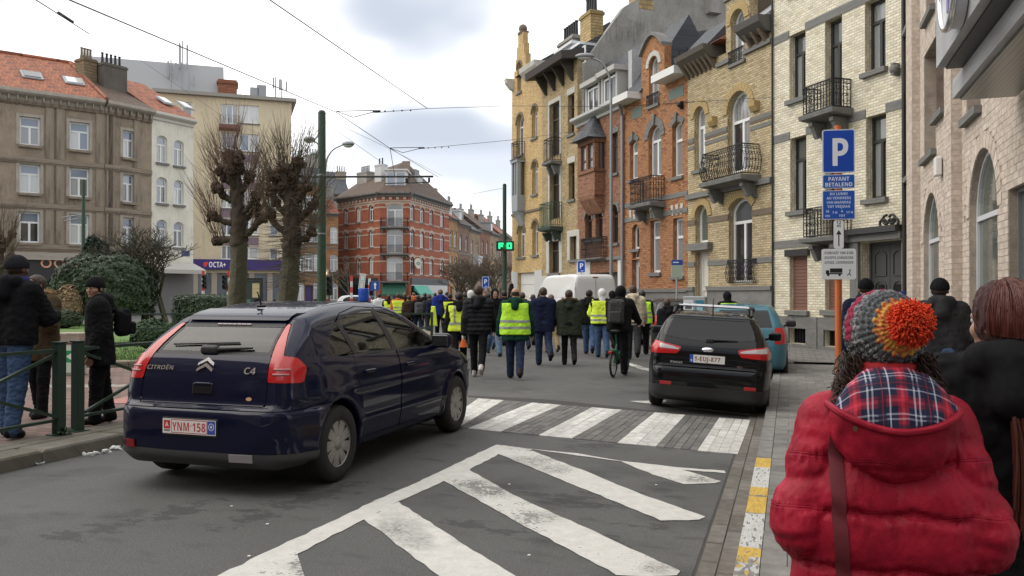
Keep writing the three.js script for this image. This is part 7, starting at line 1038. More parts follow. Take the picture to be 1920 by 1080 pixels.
{const t = thing('tram_pole','slim green overhead wire pole carrying the green lit sign','pole',[pB.x,0,pB.z]);part('shaft',rod(V(0,0,0),V(0,7.75,0),0.15,0.11,14),poleGreen,t);part('cap',rod(V(0,7.75,0),V(0,7.85,0),0.12,0.08,12),iron,t);}
{const q = at(156,50),t = thing('tram_pole','thin green pole before the grey brown corner building','pole',[q.x,0,q.z]);part('shaft',rod(V(0,0,0),V(0,8.5,0),0.12,0.1,12),poleGreen,t);part('bracket_arm',[rod(V(0,6.4,0),V(-1.3,6.2,0),0.03),rod(V(0,6.2,0),V(-1.1,6.0,0.1),0.03)],zinc,t);}
{
const q = at(609,33),t = thing('street_lamp','grey street lamp with curved arms behind the thick green pole','street lamp',[q.x,0,q.z]);part('post',rod(V(0,0,0),V(0,6.6,0),0.07,0.045,10),zinc,t);
for (const [dx,dz,y] of [[0.95,0.1,7.55],[-0.55,0.3,7.7],[-0.5,-0.5,7.25]]) {part('arm',tube([V(0,6.5,0),V(dx * 0.1,7.0,dz * 0.1),V(dx * 0.35,y - 0.2,dz * 0.35),V(dx * 0.8,y,dz * 0.8)],0.03,16,6),zinc,t);const h = part('lamp_head',new THREE.SphereGeometry(0.2,14,10).scale(1.25,0.55,0.8).translate(dx,y + 0.02,dz),zinc,t);part('lamp_glass',new THREE.SphereGeometry(0.16,14,10).scale(1.15,0.5,0.75).translate(dx,y - 0.05,dz),lampGlass,h);}
}
{
const t = thing('street_lamp','tall curved street lamp before the red brown house with the oriel','street lamp',[...at(1146,33).toArray().map((v,i) => (i === 1 ? 0.02 : v))]);part('post',rod(V(0,0,0),V(0,9.6,0),0.08,0.05,10),zinc,t);part('arm',tube([V(0,9.5,0),V(-0.08,10.3,0),V(-0.4,10.85,0),V(-0.9,11.05,0)],0.04,16,6),zinc,t);const h = part('lamp_head',new THREE.SphereGeometry(0.26,14,10).scale(1.5,0.45,0.7).translate(-1.05,11.1,0),zinc,t);part('lamp_glass',new THREE.SphereGeometry(0.2,14,10).scale(1.4,0.4,0.65).translate(-1.05,11.02,0),lampGlass,h);
}
{
const w = (label,pts,r = 0.011) => {const g = [],Q = pts.map(([x,y,z]) => {const [X,Y] = ray(x,y,z);return V(X,Y,-z);});for (let i = 0;i < Q.length - 1;i++) g.push(rod(Q[i],Q[i + 1],r,r,5));return solo('overhead_wire',g,wireMat,label,'wire');};
w('contact wire crossing from upper left to the red corner building',[[120,-5,12],[630,210,27],[730,277,34],[822,332,46]],0.012);w('second contact wire running down the sky to the span wire',[[500,-5,14],[800,202,29]],0.012);
w('short wire with a dark splice at the upper left corner',[[60,-5,12],[165,62,15]],0.009);w('span wire from the thick green pole down to the right',[[605,226,29.5],[735,318,42]],0.008);w('thin wire below the contact wire',[[612,222,30],[735,281,38],[830,330,50]],0.007);
w('upper span wire reaching the houses on the right',[[700,211,27],[800,203,29],[960,198,34],[1150,200,36],[1300,190,30],[1452,182,25]],0.01);w('lower span wire reaching the houses on the right',[[782,279,35],[960,262,38],[1150,236,37],[1300,214,30]],0.01);
w('thin wire reaching the slim green pole',[[825,375,70],[946,352,47]],0.01);w('drooping wire before the tall beige flats',[[245,100,40],[420,220,40],[560,285,36]],0.007);
w('faint wire between the cream brick house and the shop building',[[1560,190,24],[1640,183,22.5],[1697,175,20.5]],0.008);
const ins = (label,x,y,z,k) => {const [X,Y] = ray(x,y,z),t = thing('insulator_bridge',label,'wire fitting',[X,Y,-z]);part('bridge',[rod(V(0,0,0),V(1.2,0.02,0),0.014),rod(V(0,0,0),V(0.55,-0.2,0),0.012),rod(V(0.55,-0.2,0),V(1.25,-0.02,0),0.012)],iron,t);part('insulator',[rod(V(1.2,0,0),V(1.45,0,0),0.035),...[0,1,2,3].map((i) => ball(0.03,1.6 + i * 0.28,0.01 * i,0,8,6))],iron,t);if (k) part('drop_rod',rod(V(0.02,0,0),V(0.22,-1.15,0),0.012),iron,t);};
ins('wire fitting on the upper span wire',630,208,27,0);ins('wire fitting on the lower span wire with a hanging rod',730,277,34,1);
{const [X,Y] = ray(122,32,13.5);const t = thing('wire_splice','dark splice on the short wire at the upper left','wire fitting',[X,Y,-13.5]);part('sleeve',rod(V(-0.13,0.08,0),V(0.13,-0.08,0.02),0.03,0.02,8),iron,t);}
}
// ---------------------------------------------------------------- signs
const signBack = mat([0.4,0.41,0.42],0.5,{metalness: 0.5 });
function panel(parent,w,h,y,draw,z = 0.045,o = {}) {const t = canvas(o.cw ?? 256,Math.round((o.cw ?? 256) * h / w),draw),s = new THREE.ExtrudeGeometry(rrShape(w,h,o.r ?? 0.03),{depth: 0.012,bevelEnabled: false,curveSegments: 6 });s.translate(o.x ?? 0,y,z - 0.014);const b = part(o.name ?? 'sign_plate',s,o.back ?? mat([0.6,0.61,0.62],0.5),parent),f = new THREE.ShapeGeometry(rrShape(w - 0.006,h - 0.006,o.r ?? 0.03),6),uv = f.attributes.uv;for (let i = 0;i < uv.count;i++) uv.setXY(i,uv.getX(i) / w + 0.5,uv.getY(i) / h + 0.5);f.translate(o.x ?? 0,y,z + 0.002);part('sign_face',f,mat(0xffffff,0.4,{map: t }),b);return b;}
const blueS = '#0f46ae',edge = (c,w,h,bg,line) => {c.fillStyle = line;c.fillRect(0,0,w,h);c.fillStyle = bg;const m = 9,r = 14;c.beginPath();c.roundRect(m,m,w - 2 * m,h - 2 * m,r);c.fill();c.textAlign = 'center';c.textBaseline = 'middle';};
{
const [X,z] = [(1571.5 - 960) / FOC * 10.9,10.9],t = thing('parking_sign','blue parking sign with plates under it on an orange post','traffic sign',[X,0,-z],-0.18),orange = mat(0xffffff,0.5,grain([0.56,0.14,0.035],0.6));
part('post',rod(V(0,0,0),V(0,3.82,0),0.041,0.041,16),orange,t);const white = '#e4e7ee';
panel(t,0.41,0.575,3.475,(c,w,h) => {edge(c,w,h,blueS,'#cfd6e6');c.fillStyle = white;c.font = 'bold 320px sans-serif';c.fillText('P',w * 0.53,h * 0.53,w * 0.62);},0.05,{cw: 256 });
panel(t,0.405,0.185,3.075,(c,w,h) => {edge(c,w,h,'#1a55b4','#cfd6e6');c.fillStyle = white;c.font = 'bold 68px sans-serif';c.fillText('PAYANT',w / 2,h * 0.32,w * 0.66);c.fillText('BETALEND',w / 2,h * 0.72,w * 0.86);},0.05,{cw: 384 });
panel(t,0.41,0.385,2.765,(c,w,h) => {edge(c,w,h,'#1a55b4','#cfd6e6');c.fillStyle = '#d7deee';c.font = 'bold 44px sans-serif';['DU LUNDI','AU VENDREDI','VAN MAANDAG','TOT VRIJDAG'].forEach((s,i) => c.fillText(s,w / 2,h * (0.12 + i * 0.145),w * 0.74));c.font = 'bold 40px sans-serif';c.fillText('DE',w * 0.16,h * 0.72,40);c.fillText('VAN',w * 0.16,h * 0.87,60);c.fillText('7 H',w * 0.38,h * 0.76);c.fillText('A',w * 0.6,h * 0.72);c.fillText('TOT',w * 0.6,h * 0.87);c.fillText('17 H',w * 0.83,h * 0.76);},0.05,{cw: 384 });
panel(t,0.125,0.375,2.375,(c,w,h) => {c.fillStyle = '#e6e8ea';c.fillRect(0,0,w,h);c.fillStyle = '#20222a';c.textAlign = 'center';c.font = 'bold 44px sans-serif';c.fillText('12',w / 2,h * 0.14);c.fillText('m',w / 2,h * 0.25);c.fillRect(w * 0.44,h * 0.45,w * 0.12,h * 0.46);c.beginPath();c.moveTo(w / 2,h * 0.34);c.lineTo(w * 0.78,h * 0.5);c.lineTo(w * 0.22,h * 0.5);c.fill();},0.05,{cw: 96,r: 0.03 });
panel(t,0.43,0.405,1.985,(c,w,h) => {edge(c,w,h,'#dfe2e4','#f0f1f1');c.fillStyle = '#3a3d44';c.font = 'bold 42px sans-serif';['FORFAIT 100 EUR','EXCEPTE LIVRAISONS','UITGEZ. LEVERINGEN'].forEach((s,i) => c.fillText(s,w / 2,h * (0.14 + i * 0.155),w * 0.84));c.fillStyle = '#17181b';c.fillRect(w * 0.24,h * 0.64,w * 0.36,h * 0.14);c.fillRect(w * 0.12,h * 0.7,w * 0.1,h * 0.1);c.fillRect(w * 0.12,h * 0.79,w * 0.48,h * 0.04);for (const k of [0.19,0.52]) {c.beginPath();c.arc(w * k,h * 0.85,h * 0.04,0,7);c.fill();} c.beginPath();c.arc(w * 0.82,h * 0.7,9,0,7);c.fill();c.lineWidth = 9;c.strokeStyle = '#17181b';c.beginPath();c.moveTo(w * 0.82,h * 0.72);c.lineTo(w * 0.81,h * 0.82);c.lineTo(w * 0.85,h * 0.88);c.moveTo(w * 0.81,h * 0.8);c.lineTo(w * 0.74,h * 0.87);c.stroke();},0.05,{cw: 384 });
part('clamp',[3.4,3.07,2.76,2.37,1.98].map((y) => rod(V(0,y,0),V(0,y + 0.03,0),0.047,0.047,12)),signBack,t);
}
const pSign = (label,px0,py0,z,h,w) => {const [X,Y] = ray(px0,py0,z),t = thing('parking_sign',label,'traffic sign',[X,0.02,-z]);part('post',rod(V(0,0,0),V(0,Y + h / 2,0),0.03),signBack,t);panel(t,w,h,Y,(c,W,H) => {edge(c,W,H,blueS,'#cfd6e6');c.fillStyle = '#e4e7ee';c.font = 'bold ' + Math.round(W * 0.9) + 'px sans-serif';c.fillText('P',W * 0.5,H * 0.44);c.fillRect(W * 0.4,H * 0.82,W * 0.35,H * 0.05);},0.04,{cw: 128 });};
pSign('small blue parking sign above the white van',1090,501,31.5,0.47,0.31);pSign('small distant blue parking sign left of the slim green pole',910.5,530,45,0.62,0.38);
{const z = 24,[X,Y] = ray(1269,505,z),t = thing('bus_stop_sign','bus stop sign with blue header before the orange house','sign',[X,0.02,-z]);part('post',rod(V(0,0,0),V(0,Y - 0.2,0),0.03),signBack,t);panel(t,0.34,0.52,Y,(c,W,H) => {c.fillStyle = '#a9b4a6';c.fillRect(0,0,W,H);c.fillStyle = '#274a9e';c.fillRect(0,0,W,H * 0.3);c.fillStyle = '#dfe4ec';c.fillRect(W * 0.15,H * 0.12,W * 0.5,H * 0.06);},0.04,{cw: 64 });}
{const z = 22.5,[X] = ray(1304,560,z),t = thing('ticket_machine','grey street cabinet with posters beside the white door','street cabinet',[X,0.02,-z],-0.4);part('body',rbox(0.6,1.5,0.4,0.03,0,0.75,0),mat([0.33,0.35,0.36],0.6),t);panel(t,0.26,0.5,1.15,(c,W,H) => {c.fillStyle = '#d7dadd';c.fillRect(0,0,W,H);c.fillStyle = '#4b5160';c.fillRect(10,20,W - 20,40);},0.21,{cw: 64,x: -0.15 });panel(t,0.24,0.5,1.15,(c,W,H) => {c.fillStyle = '#3b7d96';c.fillRect(0,0,W,H);c.fillStyle = '#9cc3cf';c.fillRect(10,40,W - 20,60);},0.21,{cw: 64,x: 0.15 });}
{
const z = 46.6,[X,Y] = ray(947,461,z),t = thing('lit_sign','dark sign box with two bright green lit characters on the slim pole','sign',[X,Y,-z]);part('box',rbox(1.02,0.56,0.2,0.04),mat([0.012,0.02,0.016],0.5),t);const gm = mat([0.02,0.3,0.1],0.5,{emissive: new THREE.Color(0.02,0.8,0.3),emissiveIntensity: 1.1 });
part('lit_character',[box(0.1,0.34,0.02,-0.32,0,0.11),box(0.22,0.1,0.02,-0.2,0.12,0.112),box(0.16,0.1,0.02,-0.2,-0.02,0.112)],gm,t);part('lit_character',[box(0.1,0.34,0.02,0.14,0,0.11),box(0.1,0.34,0.02,0.34,0,0.11),box(0.24,0.1,0.02,0.24,-0.13,0.112),box(0.14,0.1,0.02,0.24,0.13,0.112)],gm,t);
const l = new THREE.PointLight(0x20ff70,0.15);l.position.set(0,0,0.35);t.add(l);
}
{
const stripe = (label,px0,ytop,z,o = {}) => {const [X,Y] = ray(px0,ytop,z),t = thing(o.light ? 'traffic_light' : 'striped_post',label,o.light ? 'traffic light' : 'post',[X,0,-z]),wm = mat([0.6,0.6,0.58],0.5),rm = mat([0.5,0.04,0.03],0.5),n = Math.max(3,Math.round(Y / 0.42)),a = [],b = [];for (let i = 0;i < n;i++) (i % 2 ? a : b).push(rod(V(0,Y * i / n,0),V(0,Y * (i + 1) / n,0),0.09,0.09,10));part('white_stripe',a,wm,t).userData = {kind: 'stuff' };part('red_stripe',b,rm,t).userData = {kind: 'stuff' };if (o.light) {const h = part('signal_head',[rbox(0.3,0.95,0.26,0.05,0.16 * (o.side ?? 1),Y - 0.7,0.12),...[0,1,2].map((i) => rod(V(0.16 * (o.side ?? 1),Y - 0.42 - i * 0.28,0.24),V(0.16 * (o.side ?? 1),Y - 0.42 - i * 0.28,0.42),0.1,0.1,10,true))],mat([0.012,0.012,0.013],0.5),t);if (o.amber) {part('signal_lamp',ball(0.09,0.0,Y - 0.16,0.25,10,8),mat([0.7,0.45,0.12],0.4,{emissive: new THREE.Color(1,0.75,0.35),emissiveIntensity: 1.2 }),h);const l = new THREE.PointLight(0xffd090,0.3);l.position.set(0,Y - 0.16,0.45);t.add(l);} } return t;};
stripe('striped post before the purple fascia, left of the pollarded trunk',381,508,55,{light: 1 });stripe('striped traffic light post hard left of the pollarded trunk',428,508,52,{light: 1,side: -1 });
stripe('traffic light beside the thick green pole with a bright lamp',612,506,38,{light: 1,amber: 1 });stripe('thin red and white post before the red corner building',659,517,60);stripe('red and white post left of the blue arrow sign',693,522,56,{light: 1,side: 1 });
const z = 55,[X,Y] = ray(703.5,536,z),t = thing('arrow_sign','blue one way arrow sign before the red corner building','traffic sign',[X,0,-z]);part('post',rod(V(0,0,0),V(0,Y,0),0.04),signBack,t);panel(t,0.6,0.62,Y,(c,W,H) => {c.fillStyle = '#1d4a94';c.fillRect(0,0,W,H);c.fillStyle = '#e6eaf2';c.fillRect(W * 0.43,H * 0.35,W * 0.14,H * 0.5);c.beginPath();c.moveTo(W / 2,H * 0.12);c.lineTo(W * 0.7,H * 0.42);c.lineTo(W * 0.3,H * 0.42);c.fill();},0.05,{cw: 64 });
const [bx,by] = ray(682,553,40);const d = thing('blue_drum','bright blue plastic drum beyond the roof of the navy hatchback','drum',[bx,by - 0.32,-40]);part('barrel',new THREE.LatheGeometry([[0,0],[0.24,0],[0.26,0.05],[0.26,0.2],[0.27,0.22],[0.26,0.24],[0.26,0.42],[0.27,0.44],[0.26,0.46],[0.26,0.6],[0.24,0.64],[0,0.64]].map(([a,b]) => new THREE.Vector2(a,b)),20),mat([0.01,0.06,0.42],0.4),d);part('stand',[rbox(0.62,by - 0.34,0.4,0.03,0,-(by - 0.34) / 2 - 0.005,0)],mat([0.03,0.035,0.03],0.7),d);
const [lx,ly] = ray(679,528,41);const wb = thing('white_placard','tilted white placard above the blue drum','placard',[lx,ly,-41]);panel(wb,0.3,0.8,0,(c,W,H) => {c.fillStyle = '#cfd0cf';c.fillRect(0,0,W,H);c.strokeStyle = '#8a8c90';c.lineWidth = 5;c.strokeRect(12,16,W - 24,60);c.strokeRect(12,96,W - 24,60);},0.02,{cw: 64 });wb.rotation.z = -0.12;part('stick',rod(V(0,-1.1,0),V(0,-0.38,0),0.02),signBack,wb);
}
{
const z = 15.2,[X] = ray(137,640,z),t = thing('concrete_bollard','beige concrete block with a green poster behind the railing gap','bollard',[X,LP,-z]);part('block',rbox(0.46,0.2,0.36,0.03,0,0.68,0),mat(0xffffff,0.9,grimeTexShared([0.38,0.32,0.26])),t);part('base',rbox(0.36,0.58,0.3,0.02,0,0.29,0),mat([0.4,0.42,0.38],0.8),t);panel(t,0.3,0.5,0.3,(c,W,H) => {c.fillStyle = '#c9d5c8';c.fillRect(0,0,W,H);c.fillStyle = '#2f8f5b';c.fillRect(10,30,W - 20,70);c.fillStyle = '#dfe8dd';c.beginPath();c.moveTo(W * 0.7,40);c.lineTo(W * 0.3,65);c.lineTo(W * 0.7,90);c.fill();},0.16,{cw: 96,r: 0.01,x: 0.02 });
const q = at(468,44),p = thing('poster_panel','lit advertising panel right of the left pollarded trunk','poster panel',[q.x,0,q.z]);part('frame',[box2(-0.75,0.75,0,0.3,-0.1,0.1),box2(-0.75,-0.62,0.3,2.3,-0.1,0.1),box2(0.62,0.75,0.3,2.3,-0.1,0.1),box2(-0.75,0.75,2.3,2.42,-0.1,0.1)],darkFrame,p);panel(p,1.22,1.98,1.3,(c,W,H) => {c.fillStyle = '#39423f';c.fillRect(0,0,W,H);c.fillStyle = '#c9b98f';c.fillRect(60,12,30,60);c.fillStyle = '#5f7f7a';c.fillRect(12,80,40,60);},0.03,{cw: 96 });
const sc = (label,px0,zz) => {const s = at(px0,zz),g = thing('scooter',label,'scooter',[s.x,0,s.z],0.6);for (const x of [-0.62,0.62]) {part('wheel',new THREE.TorusGeometry(0.22,0.06,8,16).translate(x,0.27,0),blackPlastic,g);} part('body',[rbox(0.7,0.35,0.32,0.1,-0.4,0.6,0),rbox(0.7,0.12,0.28,0.05,-0.35,0.82,0),rbox(0.45,0.08,0.3,0.03,0.1,0.3,0),rod(V(0.6,0.3,0),V(0.42,1.0,0),0.07,0.1)],mat([0.03,0.032,0.036],0.4),g);part('handlebar',[rod(V(0.4,1.02,-0.32),V(0.4,1.02,0.32),0.02),rbox(0.1,0.3,0.3,0.04,0.5,1.15,0)],darkFrame,g);};
sc('dark parked scooter left of the thick green pole',575,46);sc('dark parked scooter beside the right pollarded trunk',497,45);
}
{
const paper = mat([0.72,0.72,0.7],0.8),bag = mat([0.62,0.64,0.66],0.3),R = rng(71);
const lit = (label,x,y,w,d,h,m) => {const [X,z] = onLevel(x,y,-0.02),g = jitter(new THREE.IcosahedronGeometry(1,3).scale(w,h,d),0.03,14,x);solo('litter',g,m,label,'litter').position.set(X,roadY(X,z) + h * 0.6,-z);};
lit('crumpled white paper longest piece in the left gutter',170,852,0.08,0.045,0.018,paper);lit('small white scrap right of the long paper in the gutter',198,848,0.045,0.03,0.013,paper);lit('white wrapper nearest the dark hatchback bumper',222,842,0.065,0.03,0.015,paper);lit('crumpled clear plastic bag lying below the kerb',72,871,0.055,0.04,0.022,bag);
const sc = [];for (const [x,y] of [[435,950],[502,984],[992,1042],[955,909],[1230,910],[748,992],[468,1044]]) {const [X,z] = onRoad(x,y);sc.push(new THREE.CylinderGeometry(0.011,0.011,0.005,7).translate(X,roadY(X,z) + 0.008,-z));} sc.forEach((g,i) => solo('chewing_gum',g,paper,undefined,'spot','white specks scattered on the asphalt').userData.label = 'small white speck trodden into the grey asphalt');
}
{
const F = shopF,grey = mat(0xffffff,0.5,grimeTexShared([0.4,0.41,0.42])),dk = mat([0.06,0.06,0.062],0.5),t = thing('shop_canopy','grey shop canopy with a round sign cut by the upper right corner','canopy',[0,0,0]);
t.position.copy(F.root.position);t.rotation.copy(F.root.rotation);const u = (x,off) => F.at(x,100,off)[0];
const a = u(1762,1.0),hb = F.at(1762,127,1.0)[1],top = hb + 1.5;
part('fascia',[box2(a,F.len - 0.5,hb,top,0.93,1.03)],grey,t);part('soffit',box2(a,F.len - 0.5,hb - 0.02,hb + 0.05,0.55,0.926),dk,t);
const b = u(1788,0.75),vb = F.at(1788,184,0.75)[1];
part('inner_fascia',box2(b,F.len - 0.5,vb,hb - 0.03,0.67,0.75),grey,t);part('end_plate',box2(b - 0.04,b - 0.003,vb,hb - 0.03,0.05,0.75),grey,t);part('underside',box2(b,F.len - 0.5,vb - 0.03,vb + 0.02,0.05,0.665),mat(0xffffff,0.3,{map: rep(tex(64,64,(x,y) => mulc([0.3,0.3,0.26],0.85 + 0.2 * Math.sin(y * 60))),0.8) }),t);
const c = new THREE.CylinderGeometry(0.42,0.42,0.12,36).rotateX(Math.PI / 2),cu = u(1778,1.1) ,cv = F.at(1775,28,1.1)[1] + 0.12,s = part('round_sign',c.translate(cu + 0.45,cv,1.1),mat([0.55,0.56,0.6],0.4),t);part('sign_rim',new THREE.TorusGeometry(0.42,0.035,8,36).translate(cu + 0.45,cv,1.17),chrome,s);part('sign_mark',box(0.1,0.5,0.012,cu + 0.45,cv,1.168),mat([0.2,0.17,0.4],0.5),s);part('red_mark',box2(cu + 1.2,cu + 1.7,cv + 0.05,cv + 0.3,1.031,1.05),mat([0.5,0.04,0.04],0.5),t);
}
// ---------------------------------------------------------------- people (local axes: forward -z, right +x, feet at 0)
const skinMat = mat([0.4,0.23,0.155],0.55,{vertexColors: true }),cloth = (c,r = 0.92,k = 0.35) => mat(0xffffff,r,{clearcoat: 0,specularIntensity: 0.2,...grain(c,k),bumpMap: rep(asphaltBump,0.12),bumpScale: 0.0012 });
const ell = (x,y,z,cx,cy,cz,rx,ry,rz) => {const a = (x - cx) / rx,b = (y - cy) / ry,c = (z - cz) / rz,k = Math.hypot(a,b,c),q = Math.hypot(a / rx,b / ry,c / rz);return q < 1e-6 ? -Math.min(rx,ry,rz) : k * (k - 1) / q;};
const skull = (x,y,z,e = 0) => ell(x,y,z,0,0.035,0.012,0.077 + e,0.092 + e,0.097 + e);
const headF = (x,y,z) => {
let d = skull(x,y,z);const ax = Math.abs(x);
d = smin(d,ell(x,y,z,0,-0.045,-0.034,0.056,0.062,0.058),0.035);d = smin(d,cap(x,y,z,[0,-0.05,0.015,0.056,0,-0.17,0.035,0.06]),0.03);
d = smin(d,cap(x,y,z,[0,0.018,-0.088,0.009,0,-0.022,-0.106,0.014]),0.014);d = smin(d,cap(ax,y,z,[0.012,0.03,-0.083,0.011,0.045,0.028,-0.07,0.012]),0.015);
d = smax(d,-ell(ax,y,z,0.03,0.012,-0.092,0.017,0.011,0.012),0.012);d = smin(d,cap(ax,y,z,[0.045,-0.02,-0.062,0.02,0.05,-0.015,-0.05,0.02]),0.025);
d = smin(d,cap(x,y,z,[-0.018,-0.057,-0.085,0.008,0.018,-0.057,-0.085,0.008]),0.01);d = smin(d,ell(ax,y,z,0.08,-0.003,0.012,0.012,0.032,0.02),0.012);
return smin(d,ell(x,y,z,0,-0.09,-0.072,0.022,0.018,0.02),0.025);
};
const headGeo = (() => {const g = nets(headF,[-0.12,-0.2,-0.14],[0.12,0.15,0.13],0.0075),p = g.attributes.position,c = new Float32Array(p.count * 3);for (let i = 0;i < p.count;i++) {const x = p.getX(i),y = p.getY(i),z = p.getZ(i),lip = z < -0.07 && Math.abs(x) < 0.026 && Math.abs(y + 0.057) < 0.011;c.set(lip ? [0.85,0.5,0.5] : [1,1,1],i * 3);} g.setAttribute('color',new THREE.BufferAttribute(c,3));return g;})();
const handGeo = (() => {
const caps = [[0,-0.02,-0.018,0.017,0,-0.085,-0.028,0.014],[0,-0.02,0,0.018,0,-0.09,-0.006,0.014],[0,-0.02,0.014,0.017,0,-0.085,0.014,0.013],[0,0.01,0,0.022,0,-0.03,0,0.02]];
[[-0.03,0.068,0],[-0.009,0.078,0.004],[0.011,0.072,0.002],[0.03,0.056,-0.006]].forEach(([z,L,dy]) => {const a = [0,-0.088 + dy,z],b = [-0.008,-0.088 + dy - L * 0.45,z * 1.08],c = [-0.024,-0.088 + dy - L * 0.75,z * 1.08],e = [-0.042,-0.088 + dy - L * 0.93,z * 1.06];caps.push([...a,0.0105,...b,0.0095],[...b,0.0095,...c,0.0088],[...c,0.0088,...e,0.0078]);});
caps.push([-0.008,-0.03,-0.028,0.015,-0.018,-0.062,-0.052,0.0115],[-0.018,-0.062,-0.052,0.0115,-0.024,-0.092,-0.058,0.009]);
return nets((x,y,z) => {let d = 1;caps.forEach((c,i) => {d = smin(d,cap(x,y,z,c),i < 4 ? 0.02 : 0.006);});return d;},[-0.08,-0.19,-0.085],[0.04,0.045,0.06],0.006);
})();
const eyeGeo = [-1,1].map((s) => ball(0.0115,s * 0.03,0.013,-0.083,10,8)),eyeMat = mat([0.5,0.48,0.45],0.2),irisGeo = [-1,1].map((s) => ball(0.0062,s * 0.03,0.013,-0.0905,8,6)),irisMat = mat([0.02,0.012,0.008],0.15);
const hairs = {brown: mat([0.045,0.026,0.016],0.6),black: mat([0.012,0.01,0.01],0.6),red: mat([0.1,0.024,0.018],0.45),grey: mat([0.2,0.19,0.18],0.7),fair: mat([0.13,0.08,0.045],0.6) };
const M = {black: cloth([0.012,0.012,0.014]),navy: cloth([0.014,0.018,0.045]),charcoal: cloth([0.035,0.035,0.038]),jeans: cloth([0.06,0.1,0.19]),djeans: cloth([0.025,0.035,0.07]),ljeans: cloth([0.13,0.2,0.3]),olive: cloth([0.05,0.048,0.03]),green: cloth([0.012,0.045,0.032]),parka: cloth([0.035,0.042,0.03]),cream: cloth([0.52,0.45,0.34]),blue: cloth([0.02,0.035,0.2]),red: cloth([0.42,0.02,0.035]),orange: cloth([0.5,0.12,0.04]),grey: cloth([0.1,0.1,0.105]),beige: cloth([0.3,0.22,0.13]),white: cloth([0.62,0.62,0.62]),brown: cloth([0.05,0.032,0.022],0.7),lime: mat([0.5,0.9,0.04],0.75),yellow: mat([0.72,0.9,0.06],0.75),band: mat([0.3,0.31,0.3],0.4),fur: mat([0.24,0.15,0.08],0.95),shoe: cloth([0.018,0.017,0.017],0.6),wshoe: cloth([0.55,0.5,0.48],0.6) };
const D2 = Math.PI / 180,rx = (v,a) => V(v.x,v.y * Math.cos(a) - v.z * Math.sin(a),v.y * Math.sin(a) + v.z * Math.cos(a));
function person(s) {
const H = s.H,cell = s.cell ?? (s.z > 26 ? 0.036 : s.z > 14 ? 0.026 : 0.018),root = thing('person',s.label,'person',[s.X ?? (s.px - 960) / FOC * s.z,0,-s.z],-(s.head ?? -10) * D2,s.group);
const b = s.bulk ?? 1,hipY = 0.52 * H,J = {};
const [la,lb,ra,rb] = (s.legs ?? [18,6,-16,26]).map((v) => v * D2);
for (const [k,sx,a,kb] of [['L',-1,la,lb],['R',1,ra,rb]]) {const hip = V(sx * 0.052 * H,hipY,0),kn = hip.clone().add(V(sx * 0.004 * H,-0.243 * H * Math.cos(a),-0.243 * H * Math.sin(a))),an = kn.clone().add(V(0,-0.238 * H * Math.cos(a - kb),-0.238 * H * Math.sin(a - kb)));J[k] = {hip,kn,an,pitch: s.pitch?.[k] ?? clamp((a - kb) * 0.75,-0.7,0.25) };}
const soleAt = (j) => j.an.y - 0.045 * H - (j.pitch < 0 ? 0.12 * H * 0.3 * Math.abs(Math.sin(j.pitch)) : 0),base = s.base ?? Math.min(soleAt(J.L),soleAt(J.R));root.position.y = (s.y ?? (s.px !== undefined || s.X !== undefined ? Math.max(-0.12,roadY(root.position.x,s.z)) : 0)) - base * 1;
const lean = (s.lean ?? 3) * D2,T = (x,y,z) => {const q = rx(V(x,(y - 0.53) * H,z),-lean);return V(q.x * 1,q.y + 0.53 * H,q.z);};
const sh = {L: T(-0.108 * H * (0.9 + 0.1 * b),0.805,0),R: T(0.108 * H * (0.9 + 0.1 * b),0.805,0) },arm = (k,sx,sw,out,el,inn = 0) => {const a = sw * D2,o = out * D2,e = el * D2,up = V(sx * Math.sin(o),-Math.cos(a) * Math.cos(o),-Math.sin(a) * Math.cos(o)),el0 = sh[k].clone().addScaledVector(up,0.172 * H),fa = V(sx * Math.sin(o * 0.6) - sx * Math.sin(inn * D2),-Math.cos(a + e),-Math.sin(a + e)).normalize(),wr = el0.clone().addScaledVector(fa,0.148 * H);J['a' + k] = {el: el0,wr,dir: fa };};
arm('L',-1,...(s.armL ?? [-12,10,18]));arm('R',1,...(s.armR ?? [16,10,22]));
const A = (p,r,q,r2) => [p.x,p.y,p.z,r,q.x,q.y,q.z,r2],C = (l,k) => (x,y,z) => {let d = 1;for (const c of l) d = smin(d,cap(x,y,z,c),k);return d;};
const bb = (pts,m) => {const lo = [9,9,9],hi = [-9,-9,-9];for (const p of pts) {lo[0] = Math.min(lo[0],p.x - m);lo[1] = Math.min(lo[1],p.y - m);lo[2] = Math.min(lo[2],p.z - m);hi[0] = Math.max(hi[0],p.x + m);hi[1] = Math.max(hi[1],p.y + m);hi[2] = Math.max(hi[2],p.z + m);} return [lo,hi];};
const lm = [A(T(-0.05 * H,0.55,0),0.06 * H,T(-0.06 * H,0.75,0),0.06 * H),A(T(0.05 * H,0.55,0),0.06 * H,T(0.06 * H,0.75,0),0.06 * H),A(T(0,0.8,0),0.04 * H,T(0,0.87,-0.005 * H),0.034 * H),A(sh.L,0.035 * H,sh.R,0.035 * H)];
for (const k of ['L','R']) {const j = J[k],a = J['a' + k];lm.push(A(j.hip,0.05 * H,j.kn,0.033 * H),A(j.kn,0.033 * H,j.an,0.022 * H),A(sh[k],0.032 * H,a.el,0.026 * H),A(a.el,0.026 * H,a.wr,0.0175 * H));}
const allP = [J.L.kn,J.R.kn,J.L.an,J.R.an,sh.L,sh.R,J.aL.wr,J.aR.wr,J.aL.el,J.aR.el,T(0,0.88,0),J.L.hip,J.R.hip];
const bg = [nets(C(lm,0.03),...bb(allP,0.12 * H),Math.max(cell * 1.3,0.022),{pull: 1 })];
